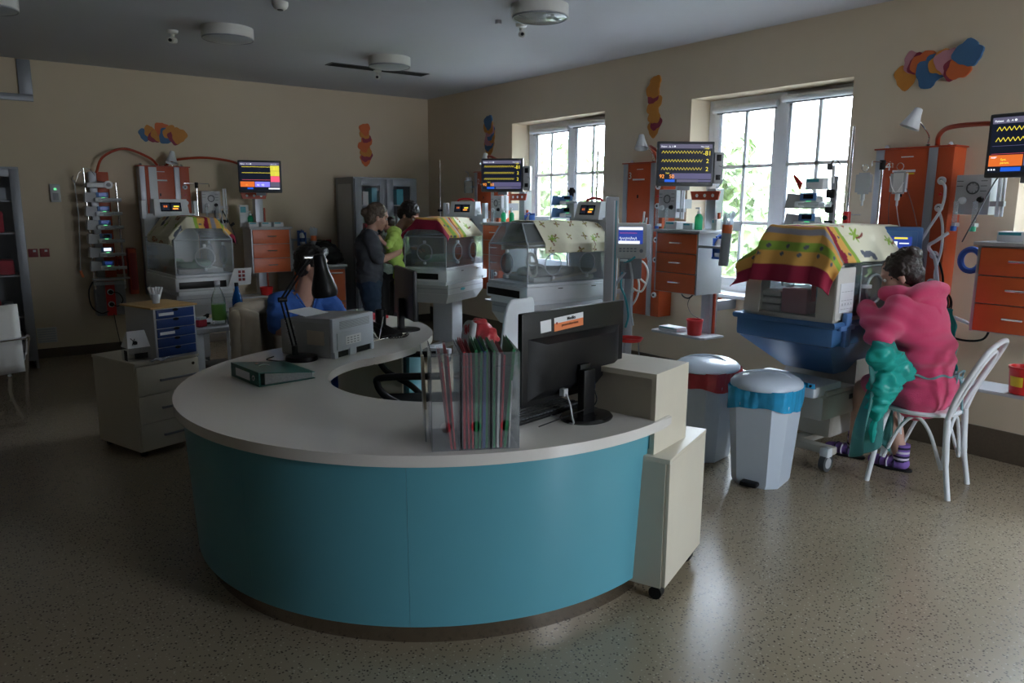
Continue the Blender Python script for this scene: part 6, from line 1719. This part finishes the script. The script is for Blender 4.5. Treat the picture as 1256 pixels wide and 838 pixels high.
t = thing('wall_vent', 'low white slatted ventilation grille on the back wall', 'vent', (.68, YB, .24), 0)
MB().use('offwhite').box(-.09, .09, -.008, 0, -.08, .08, .002).build('frame', t)
b = MB().use('ltgrey')
for i in range(6): b.box(-.08, .08, -.012, -.008, -.07 + i * .025, -.058 + i * .025)
b.build('louvres', t)
# left glass cabinet
def glass_cabinet(name, x0, x1, y0, y1, h, lab, sides=True, seed=1):
    t = thing(name, lab, 'cabinet', (x0, y0, 0), 0)
    W, D = x1 - x0, y1 - y0
    b = MB().use('metalgrey')
    b.box(0, .02, .02, D, .05, h).box(W - .02, W, .02, D, .05, h).box(.02, W - .02, D - .02, D, .05, h).box(.02, W - .02, .02, D - .02, h - .02, h).box(.02, W - .02, .02, D - .02, .05, .09)
    b.build('carcass', t)
    MB().use('metalgrey').box(.02, W - .02, .03, D - .03, 0, .05).build('foot_plinth', t)
    MB().use('alu').box(-.001, -.0005, .08, D - .06, .25, h - .08).build('side_recess', t)
    rnd = random.Random(seed)
    for z in (.95, 1.25, 1.58): MB().use('ltgrey').box(.021, W - .021, .06, D - .021, z, z + .012).build('inner_shelf', t)
    for k in range(2):
        a, c = (.01, W / 2 - .003) if k == 0 else (W / 2 + .003, W - .01)
        d = MB().use('metalgrey').box(a, a + .09, 0, .02, .09, h - .02, .003).box(c - .09, c, 0, .02, .09, h - .02, .003).box(a + .09, c - .09, 0, .02, h - .10, h - .02, .003).box(a + .09, c - .09, 0, .02, .09, .80, .003).build('door', t)
        MB().use('glass').box(a + .085, c - .085, .008, .012, .795, h - .095).build('door_pane', d)
        MB().use('chrome').box(c - .05 if k == 0 else a + .03, c - .035 if k == 0 else a + .045, -.02, 0, .95, 1.08, .003).build('handle', d)
    items = []
    for z in (.962, 1.262, 1.592):
        x = .06
        while x < W - .14:
            w_ = rnd.uniform(.06, .11); hh = rnd.uniform(.10, .22)
            q = thing('supply_carton', 'carton on a shelf inside the ' + ('far grey metal cabinet' if seed == 2 else 'left glass cabinet'), 'box', (x0 + x, y0 + .10, z), 0, 'cartons inside the ' + ('grey metal cabinet' if seed == 2 else 'left glass cabinet'))
            MB().use(rnd.choice(['paper', 'paper', 'redcloth', 'teal2', 'offwhite'])).box(0, w_, 0, .2, 0, hh, .003).build('carton', q)
            x += w_ + rnd.uniform(.01, .05)
    return t
glass_cabinet('metal_cabinet', 3.90, 4.76, 8.45, 8.98, 1.92, 'tall grey two-door metal cabinet with narrow glass panes near the room corner', seed=2)
t = thing('glass_cabinet', 'tall grey glass-door cabinet cut by the left edge of the picture', 'cabinet', (-.55, 8.48, 0), 0)
W, D, h = 1.10, .50, 1.92
MB().use('metalgrey').box(0, .02, .02, D, .08, h).box(W - .02, W, .02, D, .0, h).box(.02, W - .02, D - .02, D, .08, h).box(.02, W - .02, .02, D - .02, h - .02, h).box(.02, W - .02, .02, D - .02, .08, .12).build('carcass', t)
for k in range(2):
    a, c = (.005, W / 2 - .003) if k == 0 else (W / 2 + .003, W - .005)
    d = MB().use('metalgrey').box(a, a + .075, 0, .02, .12, h - .02, .003).box(c - .075, c, 0, .02, .12, h - .02, .003).box(a + .075, c - .075, 0, .02, h - .09, h - .02, .003).box(a + .075, c - .075, 0, .02, .12, .19, .003).build('door', t)
    MB().use('glass').box(a + .07, c - .07, .008, .012, .185, h - .085).build('door_pane', d)
for z in (.5, .9, 1.3, 1.6): MB().use('ltgrey').box(.021, W - .021, .06, D - .021, z, z + .012).build('inner_shelf', t)
rnd = random.Random(9)
for z in (.12, .512, .912, 1.312, 1.612):
    x = .60
    while x < W - .15:
        w_ = rnd.uniform(.07, .13); hh = rnd.uniform(.12, .22)
        q = thing('supply_bag', 'packed supply bag on a shelf of the glass cabinet at the left edge', 'bag', (-.55 + x, 8.60, z), 0, 'bags in the left glass cabinet')
        MB().use(rnd.choice(['paper', 'redcloth', 'bluelbl', 'st_y', 'milky'])).box(0, w_, 0, .25, 0, hh, .02).build('bag', q)
        x += w_ + .015
# ------------------------------------------------------------------ people
def rotm(yaw, pitch=0., roll=0.):
    return Matrix.Rotation(yaw, 3, 'Z') @ Matrix.Rotation(pitch, 3, 'Y') @ Matrix.Rotation(roll, 3, 'X')
def add_head(b, c, rm, s=1.):
    """face looks along local +x"""
    c = Vector(c)
    def P(x, y, z): return c + rm @ Vector((x * s, y * s, z * s))
    def E(p, r): b.ell(P(*p), tuple(q * s for q in r), rm)
    E((-.008, 0, .035), (.096, .076, .092)); E((.022, 0, -.035), (.070, .062, .078)); E((.045, 0, -.075), (.045, .045, .035))
    E((.072, 0, -.098), (.022, .024, .018))
    b.cap(P(.088, 0, .018), P(.112, 0, -.028), .009 * s, .014 * s)
    E((.098, .011, -.032), (.012, .009, .008)); E((.098, -.011, -.032), (.012, .009, .008))
    E((.076, 0, .045), (.020, .055, .014))
    E((.088, 0, -.060), (.012, .024, .006)); E((.086, 0, -.071), (.012, .021, .007))
    for q in (-1, 1):
        E((.055, q * .040, -.020), (.034, .026, .026))
        E((-.004, q * .078, -.010), (.018, .008, .031)); E((.002, q * .080, -.030), (.010, .008, .012))
def eyes(parent, c, rm, s=1.):
    c = Vector(c)
    for q in (-1, 1):
        p = c + rm @ Vector((.083 * s, q * .031 * s, .014 * s))
        e = MB().use('towel').ell(p, (.010 * s,) * 3); p2 = c + rm @ Vector((.0905 * s, q * .031 * s, .014 * s))
        e.use('black').ell(p2, (.0042 * s,) * 3); e.build('eye', parent)
def add_hand(b, w, d, n, s=1., curl=.5, side=1):
    """w wrist, d finger direction, n palm normal (fingers curl towards it)"""
    w = Vector(w); d = Vector(d).normalized(); n = Vector(n); n = (n - d * n.dot(d)).normalized(); l = d.cross(n) * side
    q = Matrix((d, l, n)).transposed()
    b.ell(w + d * .045 * s, (.052 * s, .040 * s, .017 * s), q)
    for k, (off, ln) in enumerate(((-.030, .066), (-.010, .076), (.010, .071), (.029, .056))):
        p0 = w + d * .078 * s + l * off * s; a = curl * (.8 + .08 * k)
        d1 = (d * math.cos(a * .5) + n * math.sin(a * .5)); d2 = (d * math.cos(a * 1.3) + n * math.sin(a * 1.3))
        p1 = p0 + d1 * ln * .52 * s; p2 = p1 + d2 * ln * .48 * s
        b.cap(p0 - d * .015 * s, p1, .0098 * s, .0090 * s).cap(p1, p2, .0090 * s, .0076 * s)
    t0 = w + d * .022 * s - l * .030 * s; t1 = t0 + (d * .7 - l * .6 + n * .25) * .036 * s; t2 = t1 + (d * .95 - l * .1 + n * .3) * .030 * s
    b.cap(t0, t1, .013 * s, .011 * s).cap(t1, t2, .011 * s, .009 * s)
def V3(*a): return Vector(a)

# ---- woman in pink, seated with her back to the room
PX, PY = 4.45, 1.98
t = thing('person', 'person in a pink hooded towelling robe sitting on the bentwood chair, leaning to the incubator', 'person', (PX, PY, 0))
def q(x, y, z): return V3(x - PX, y - PY, z)
hm = rotm(R(118), R(28)); hc = q(4.43, 2.17, 1.205)
b = Blob(); add_head(b, hc, hm)
b.cap(q(4.44, 2.10, 1.02), hc + V3(0, -.01, -.04), .065, .058)
b.ell(q(4.44, 2.03, .92), (.16, .10, .16)).ell(q(4.44, 1.99, .72), (.14, .10, .16)).ell(q(4.44, 2.0, .58), (.16, .12, .10))
for s_, k, f in ((-1, (4.42, 2.32, .50), (4.58, 2.43, .07)), (1, (4.54, 2.24, .50), (4.58, 2.13, .07))):
    b.chain([q(4.44 + s_ * .09, 2.02, .56), q(*k), q(*f)], [.085, .060, .040])
    ft = V3(f[0] + .0, f[1], .045); b.cap(q(ft.x, ft.y, .05), q(ft.x - .03, ft.y + .13, .035), .035, .028)
for s_, e_, h_ in ((-1, (4.13, 2.11, .885), (4.36, 2.37, 1.06)), (1, (4.74, 2.14, .90), (4.68, 2.37, 1.08))):
    b.chain([q(4.44 + s_ * .18, 2.09, 1.03), q(*e_), q(*h_)], [.050, .040, .026])
    add_hand(b, q(*h_), (.1 * -s_, 1, -.12), (0, -.1, -1), 1., .5, s_)
b.build('body', 'skin2', t, .0075, 3)
eyes(t, hc, hm)
# robe: one surface with folds
rb = Blob()
rb.ell(q(4.445, 1.975, .60), (.215, .165, .17)).ell(q(4.435, 1.99, .78), (.190, .155, .20)).ell(q(4.42, 2.045, .95), (.215, .155, .17))
rb.cap(q(4.27, 2.08, 1.03), q(4.60, 2.11, 1.03), .092).cap(q(4.33, 1.96, .50), q(4.56, 1.96, .50), .10)
rb.cap(q(4.33, 1.90, .53), q(4.56, 1.92, .53), .075)
for s_, k in ((-1, (4.40, 2.26, .54)), (1, (4.55, 2.26, .54))): rb.cap(q(4.44 + s_ * .10, 2.0, .56), q(*k), .115, .075)
for s_, e_, h_ in ((-1, (4.12, 2.10, .88), (4.27, 2.27, 1.02)), (1, (4.73, 2.13, .89), (4.70, 2.27, 1.02))):
    rb.chain([q(4.44 + s_ * .17, 2.08, 1.01), q(*e_), q(*h_)], [.088, .070, .056])
def robe_disp(co):
    w_ = co.x + PX; z = co.z; h = 0
    if .55 < z < .98:
        h += .010 * math.sin(z * 62 + (w_ - 4.45) * 9 + 1.5 * math.sin(w_ * 11)) * math.sin((z - .55) / .43 * PI)
    h -= .016 * math.exp(-((z - .665) / .018) ** 2)
    h += .006 * math.sin((co.x * .8 + co.z) * 55) * max(0, min(1, (4.30 - w_) / .08))
    h += .007 * math.sin(w_ * 48 + z * 5) * max(0, min(1, (.62 - z) / .1))
    return h
rb.build('robe', 'pink', t, .011, 12, wr=.004, wscale=6, disp=robe_disp)
hd = Blob()
hd.ell(q(4.44, 2.02, 1.115), (.175, .11, .066), rotm(0, 0, R(-28))).ell(q(4.44, 1.985, 1.06), (.125, .065, .065), rotm(0, 0, R(-10)))
hd.cap(q(4.31, 2.10, 1.12), q(4.30, 2.18, 1.11), .045).cap(q(4.57, 2.10, 1.12), q(4.57, 2.18, 1.11), .045).cap(q(4.40, 1.95, 1.02), q(4.48, 1.95, 1.00), .045)
hd.build('robe_hood', 'pink', t, .010, 10, wr=.005, wscale=8)
hr = Blob(); 
hr.ell(hc + hm @ V3(-.030, 0, .045), (.100, .089, .094), hm).ell(hc + hm @ V3(-.05, 0, -.01), (.072, .084, .075), hm)
hr.ell(hc + hm @ V3(-.10, -.01, .085), (.052, .060, .050), hm).cap(hc + hm @ V3(-.10, .03, .10), hc + hm @ V3(-.07, -.05, .11), .035)
hr.build('hair', 'hair', t, .008, 2, wr=.009, wscale=34)
# waist tie
pts = []
for k in range(33):
    a = R(-178 + 176 * k / 32); pts.append(q(4.443 + .188 * math.cos(a), 1.985 + .150 * math.sin(a), .668 + .01 * math.sin(k * .7)))
MB().use('tie').tube(pts, .0075, 6).build('waist_tie', t)
kx = q(4.50, 1.838, .668)
MB().use('tie').tube(bez([kx, kx + V3(.01, -.03, -.05), kx + V3(-.02, -.035, -.12), kx + V3(-.09, -.05, -.20)], 6), .007, 6).tube(bez([kx, kx + V3(.03, -.03, -.06), kx + V3(.015, -.04, -.14), kx + V3(.02, -.045, -.22)], 6), .0075, 6).tube(bez([kx, kx + V3(.05, -.02, .02), kx + V3(.09, .0, -.01), kx + V3(.03, -.02, -.02), kx], 6), .006, 6).tube(bez([kx, kx + V3(-.03, -.025, .01), kx + V3(-.04, -.02, -.04), kx], 6), .006, 6).build('tie_bow', t)
# isolation gown worn open at the back
def gown_side(u, v):
    z = 1.02 - .60 * v; 
    a = R(-28 + 55 * u - 10 * v); rx, ry = .235 + .03 * v * (v < .6) + .012 * math.sin(v * 9), .175 + .02 * v
    return q(4.445 + rx * math.cos(a) - .04 * max(0, .25 - v) * 4 * .5, 2.03 - .05 * v + ry * math.sin(a) + .008 * math.sin(v * 30 + u * 9), z)
MB().use('tealgown').sheet(gown_side, 14, 34).build('gown_right_panel', t, solid=.002)
bn = Blob(); rnd = random.Random(3)
bn.ell(q(4.10, 2.05, .78), (.125, .075, .075), rotm(0, R(20))).cap(q(4.15, 2.04, .74), q(4.26, 2.0, .67), .075, .045).ell(q(4.13, 2.04, .64), (.095, .065, .10)).cap(q(4.10, 2.05, .60), q(4.07, 2.06, .47), .065, .035)
bn.build('gown_bunched_sleeve', 'tealgown', t, .008, 2, wr=.022, wscale=11)
def gown_skirt(u, v):
    a = u * 1.0; x0 = 3.99 + .29 * u; z = .74 - (.50 + .07 * math.sin(u * 7)) * v
    return q(x0 + .03 * math.sin(v * 6 + u * 4), 2.08 - .05 * math.sin(u * 12 + v * 2) * (.4 + v) + .04 * v, z)
MB().use('tealthin').sheet(gown_skirt, 40, 26).build('gown_skirt', t, solid=.0015)
MB().use('tealgown').tube(bez([q(4.17, 2.00, .60), q(4.10, 2.02, .50), q(4.07, 2.06, .40), q(4.11, 2.08, .28)], 7), [.018, .02, .018, .022, .02, .016, .014] * 3 + [.01], 8).build('gown_fold', t)
# socks and sandals
for (fx, fy) in ((4.58, 2.43), (4.58, 2.13)):
    sk = MB()
    for i in range(9):
        sk.use(('sock', 'sockd', 'sock', 'sockw', 'sock', 'sockd', 'sockw', 'sockd', 'sock')[i])
        z = .165 - i * .0135; sk.cyl(q(fx - .0, fy + .0, z - .0135), q(fx, fy, z), .0455 + .001 * (i % 2), n=18)
    sk.build('striped_sock', t)
    fb = Blob(); fb.cap(q(fx, fy - .01, .045), q(fx - .035, fy + .15, .034), .044, .036); fb.build('sock_foot', 'sock', t, .008, 2)
    st_ = MB()
    for i in range(3): st_.use('sockd' if i % 2 == 0 else 'sockw').torus(q(fx - .008 - .01 * i, fy + .02 + .04 * i, .04), .043 - .002 * i, .0045, 'Y', 20, 6)
    st_.build('sock_band', t)
    MB().use('blackm').prism([(q(fx, fy, 0).x + .05 * math.cos(a) - .02 * (math.sin(a) > 0), q(fx, fy, 0).y + .05 + .125 * math.sin(a)) for a in [2 * PI * k / 20 for k in range(20)]], 0, .014, .003).build('sandal_sole', t)

# ---- nurse at the desk
NX, NY = 1.86, 4.90
t = thing('person', 'person in blue scrubs with dark hair seated at the desk behind the black lamp', 'person', (NX, NY, 0))
def q(x, y, z): return V3(x - NX, y - NY, z)
hm = rotm(R(-42), R(10)); hc = q(1.91, 4.82, 1.195)
b = Blob(); add_head(b, hc, hm, .98)
b.cap(q(1.855, 4.89, .97), hc + V3(-.02, .02, -.05), .056, .052)
b.ell(q(1.86, 4.92, .86), (.155, .095, .13)).ell(q(1.86, 4.93, .68), (.13, .095, .13)).ell(q(1.86, 4.93, .55), (.155, .115, .09))
b.cap(q(1.72, 4.90, .965), q(2.01, 4.90, .965), .052)
for s_ in (-1, 1):
    b.chain([q(1.86 + s_ * .09, 4.92, .53), q(1.86 + s_ * .11, 4.52, .52), q(1.86 + s_ * .11, 4.54, .08)], [.080, .058, .042])
    b.cap(q(1.86 + s_ * .11, 4.53, .05), q(1.86 + s_ * .11, 4.39, .04), .036, .030)
    el = q(1.86 + s_ * .215, 4.78, .79); hn = q(1.86 + s_ * .09, 4.545, .80)
    b.chain([q(1.86 + s_ * .17, 4.90, .96), el, hn], [.050, .040, .026]); add_hand(b, hn, (-.3 * s_, -1, -.06), (0, 0, -1), .95, .45, -s_)
b.build('body', 'skin', t, .0075, 3)
eyes(t, hc, hm, .98)
sc_ = Blob()
sc_.ell(q(1.86, 4.92, .84), (.185, .122, .17)).ell(q(1.86, 4.93, .66), (.165, .122, .17)).ell(q(1.86, 4.93, .55), (.175, .135, .10))
sc_.cap(q(1.72, 4.905, .955), q(2.0, 4.905, .955), .068)
for s_ in (-1, 1):
    sc_.cap(q(1.86 + s_ * .16, 4.90, .95), q(1.86 + s_ * .205, 4.80, .83), .074, .072)
    sc_.cap(q(1.86 + s_ * .09, 4.92, .53), q(1.86 + s_ * .11, 4.55, .53), .100, .078)
    sc_.cap(q(1.86 + s_ * .11, 4.52, .52), q(1.86 + s_ * .11, 4.55, .10), .075, .070)
def vneck(co):
    d = abs(co.x + NX - 1.875) / .075 + (.99 - co.z) / .13
    return -.05 if (co.y + NY < 4.90 and d < 1 and co.z > .86) else 0
sc_.build('scrubs', 'scrub', t, .010, 3, wr=.012, wscale=8, disp=vneck)
MB().use('skin').sheet(lambda u, v: q(1.875 + (u - .5) * .13 * (1 - v), 4.825 + .03 * (1 - v) - .006 * math.sin(u * PI), .985 - .115 * v), 8, 8).build('throat', t, solid=.004)
MB().use('scrub').tube([q(1.80, 4.85, 1.01), q(1.872, 4.797, .865), q(1.945, 4.845, 1.01)], .008, 6).build('neckline', t)
hr = Blob()
hr.ell(hc + hm @ V3(-.028, 0, .048), (.102, .088, .092), hm).ell(hc + hm @ V3(-.052, 0, -.01), (.070, .082, .080), hm).cap(hc + hm @ V3(.045, .05, .10), hc + hm @ V3(.06, -.05, .09), .030)
for s_ in (-1, 1): hr.cap(hc + hm @ V3(-.03, s_ * .072, .03), hc + hm @ V3(-.045, s_ * .066, -.06), .028, .020)
hr.build('hair', 'hairb', t, .008, 2, wr=.006, wscale=30)
MB().use('scrub').torus(q(2.02, 4.84, .86), .05, .004).build('badge_cord', t)

# jacket over the nurse's chair
t = thing('jacket', 'cream jacket draped over the chair back left of the nurse', 'jacket', (1.56, 4.97, -.02))
def jk(u, v):
    a = R(20 + 250 * u); w_ = .165 - .005 * v
    fold = .010 * math.sin(u * 38 + v * 3) * (.2 + v)
    top = 1 - v
    z = .965 - .47 * v + .02 * math.sin(u * 9) - .06 * (abs(2 * u - 1) ** 2) * (1 - v)
    return ((w_ + fold) * math.cos(a), (.075 + .05 * v + fold) * math.sin(a), z)
MB().use('jacket').sheet(jk, 70, 24).build('jacket_body', t, solid=.006)
jb = Blob(); jb.cap((-.10, -.01, .935), (.10, .0, .945), .048).ell((0, 0, .945), (.13, .055, .038)).cap((.13, -.03, .90), (.14, -.06, .62), .040, .034).cap((-.14, -.03, .90), (-.15, -.05, .60), .040, .034)
jb.build('jacket_shoulders', 'jacket', t, .009, 5, wr=.004, wscale=10)

# ---- woman holding a baby by the far incubator
SX, SY = 3.25, 6.74
t = thing('person', 'person in a charcoal top and navy jeans standing and holding a baby dressed in green', 'person', (SX, SY, 0))
def q(x, y, z): return V3(x, y, z)
f = V3(.93, -.36, 0); l = V3(.36, .93, 0)
def A(fx, ly, z): return f * fx + l * ly + V3(0, 0, z)
fy = math.atan2(f.y, f.x)
hm = rotm(fy, R(22)); hc = A(.09, 0, 1.475)
b = Blob(); add_head(b, hc, hm, .98)
b.cap(A(.0, 0, 1.30), hc + A(-.02, 0, -.05), .056, .050)
b.ell(A(0, 0, 1.18), (.11, .15, .16), rotm(fy)).ell(A(.0, 0, .98), (.10, .14, .13), rotm(fy)).ell(A(-.01, 0, .86), (.115, .155, .11), rotm(fy))
b.cap(A(0, -.15, 1.30), A(0, .15, 1.30), .05)
for s_ in (-1, 1):
    b.chain([A(0, s_ * .085, .85), A(.02, s_ * .09, .46), A(-.01, s_ * .09, .08)], [.085, .058, .042]); b.cap(A(-.01, s_ * .09, .045), A(.13, s_ * .10, .035), .036, .030)
    el = A(.08, s_ * .20, 1.07); hn = A(.29, s_ * .07 + .02, 1.14 if s_ < 0 else 1.02)
    b.chain([A(0, s_ * .17, 1.29), el, hn], [.048, .040, .027]); add_hand(b, hn, tuple(A(.35, -s_ * .9, .25)), tuple(A(-1, -s_ * .2, 0)), .95, .7, s_)
b.build('body', 'skin', t, .008, 3); eyes(t, hc, hm)
sh_ = Blob()
sh_.ell(A(0, 0, 1.17), (.135, .185, .19), rotm(fy)).ell(A(0, 0, .99), (.125, .17, .17), rotm(fy)).ell(A(-.01, 0, .88), (.130, .175, .10), rotm(fy)).cap(A(0, -.15, 1.29), A(0, .15, 1.29), .070)
for s_ in (-1, 1): sh_.cap(A(0, s_ * .17, 1.28), A(.07, s_ * .20, 1.09), .068, .060)
sh_.build('shirt', 'greyshirt', t, .012, 3, wr=.012, wscale=8)
je = Blob(); je.ell(A(-.01, 0, .84), (.125, .17, .10), rotm(fy))
for s_ in (-1, 1): je.chain([A(-.005, s_ * .088, .82), A(.02, s_ * .09, .46), A(-.01, s_ * .09, .09)], [.102, .072, .060])
je.build('jeans', 'jeans', t, .012, 3, wr=.008, wscale=10)
for s_ in (-1, 1):
    sb = Blob(); sb.cap(A(-.03, s_ * .09, .045), A(.14, s_ * .10, .035), .044, .038); sb.build('shoe', 'blackm', t, .01, 2)
hr = Blob(); hr.ell(hc + hm @ V3(-.028, 0, .045), (.100, .088, .092), hm).ell(hc + hm @ V3(-.055, 0, -.015), (.066, .084, .085), hm).ell(hc + hm @ V3(-.12, 0, .0), (.045, .04, .045), hm)
hr.build('hair', 'hairl', t, .009, 2, wr=.007, wscale=30)

# ---- the baby she holds
t = thing('baby', 'baby in a lime green suit and mint top held against the standing woman', 'baby', (SX, SY, 0))
hm = rotm(fy + R(150), R(10)); hc = A(.20, .05, 1.40)
b = Blob(); add_head(b, hc, hm, .62); b.cap(A(.235, .03, 1.26), hc, .035, .035)
for s_ in (-1, 1):
    b.chain([A(.24, s_ * .07 + .02, 1.28), A(.17, s_ * .11 + .02, 1.20), A(.12, s_ * .10 + .02, 1.25)], [.026, .022, .017]); add_hand(b, A(.12, s_ * .10 + .02, 1.25), (-.5, 0, .8), (0, -s_, 0), .5, .8, s_)
b.build('body', 'baby', t, .006, 3); eyes(t, hc, hm, .62)
g = Blob(); g.ell(A(.245, .02, 1.22), (.085, .095, .12), rotm(fy)).ell(A(.25, .02, 1.33), (.07, .08, .06), rotm(fy))
for s_ in (-1, 1): g.cap(A(.24, s_ * .07 + .02, 1.29), A(.18, s_ * .10 + .02, 1.21), .038, .034)
g.build('mint_top', 'babygreen', t, .009, 3, wr=.008, wscale=14)
g = Blob(); g.ell(A(.25, .02, 1.10), (.085, .095, .085), rotm(fy))
for s_, dz in ((-1, -.03), (1, .03)): g.chain([A(.25, s_ * .05 + .02, 1.08), A(.30, s_ * .06 + .02, .98), A(.27, s_ * .06 + .02, .86 + dz)], [.055, .045, .036]); g.cap(A(.27, s_ * .06 + .02, .86 + dz), A(.33, s_ * .06 + .02, .84 + dz), .030, .024)
g.build('green_suit', 'babygreen', t, .009, 3, wr=.006, wscale=14)
hr = Blob(); hr.ell(hc + hm @ V3(-.015, 0, .028), (.062, .053, .054), hm); hr.build('hair', 'hair', t, .008, 2, wr=.003, wscale=30)

# ---- person bending over the far side of the incubator
SX2, SY2 = 3.66, 7.24
t = thing('person', 'person with dark hair and pale patterned top bending over the far incubator', 'person', (SX2, SY2, 0))
f = V3(.75, -.66, 0); l = V3(.66, .75, 0); fy = math.atan2(f.y, f.x)
hm = rotm(fy + R(-20), R(42)); hc = A(.28, 0, 1.49)
b = Blob(); add_head(b, hc, hm); b.cap(A(.14, 0, 1.30), hc + A(-.03, 0, -.04), .056, .05)
b.ell(A(.08, 0, 1.20), (.11, .15, .16), rotm(fy, R(20))).ell(A(.02, 0, 1.0), (.10, .14, .14), rotm(fy)).ell(A(-.02, 0, .87), (.115, .155, .11), rotm(fy)).cap(A(.12, -.15, 1.31), A(.12, .15, 1.31), .05)
for s_ in (-1, 1):
    b.chain([A(-.02, s_ * .085, .86), A(.0, s_ * .09, .46), A(-.03, s_ * .09, .08)], [.085, .058, .042]); b.cap(A(-.03, s_ * .09, .045), A(.11, s_ * .10, .035), .036, .030)
    b.chain([A(.12, s_ * .17, 1.30), A(.16, s_ * .24, 1.08), A(.30, s_ * .12, 1.16)], [.048, .040, .027]); add_hand(b, A(.30, s_ * .12, 1.16), tuple(A(1, -s_ * .3, -.2)), (0, 0, -1), 1., .6, s_)
b.build('body', 'skin', t, .008, 3); eyes(t, hc, hm)
sh_ = Blob(); sh_.ell(A(.08, 0, 1.19), (.135, .185, .19), rotm(fy, R(20))).ell(A(.02, 0, 1.0), (.125, .17, .17), rotm(fy)).cap(A(.12, -.15, 1.30), A(.12, .15, 1.30), .068)
for s_ in (-1, 1): sh_.cap(A(.12, s_ * .17, 1.29), A(.15, s_ * .23, 1.12), .066, .058)
sh_.build('patterned_top', 'mint', t, .012, 3, wr=.012, wscale=8)
je = Blob(); je.ell(A(-.02, 0, .86), (.125, .17, .10), rotm(fy))
for s_ in (-1, 1): je.chain([A(-.02, s_ * .088, .84), A(0, s_ * .09, .46), A(-.03, s_ * .09, .09)], [.102, .072, .060])
je.build('trousers', 'blackm', t, .012, 3)
for s_ in (-1, 1):
    sb = Blob(); sb.cap(A(-.05, s_ * .09, .045), A(.12, s_ * .10, .035), .044, .038); sb.build('shoe', 'white', t, .01, 2)
hr = Blob(); hr.ell(hc + hm @ V3(-.028, 0, .045), (.104, .094, .096), hm).ell(hc + hm @ V3(-.055, 0, -.01), (.070, .086, .085), hm)
hr.build('hair', 'hairb', t, .009, 2, wr=.010, wscale=30)
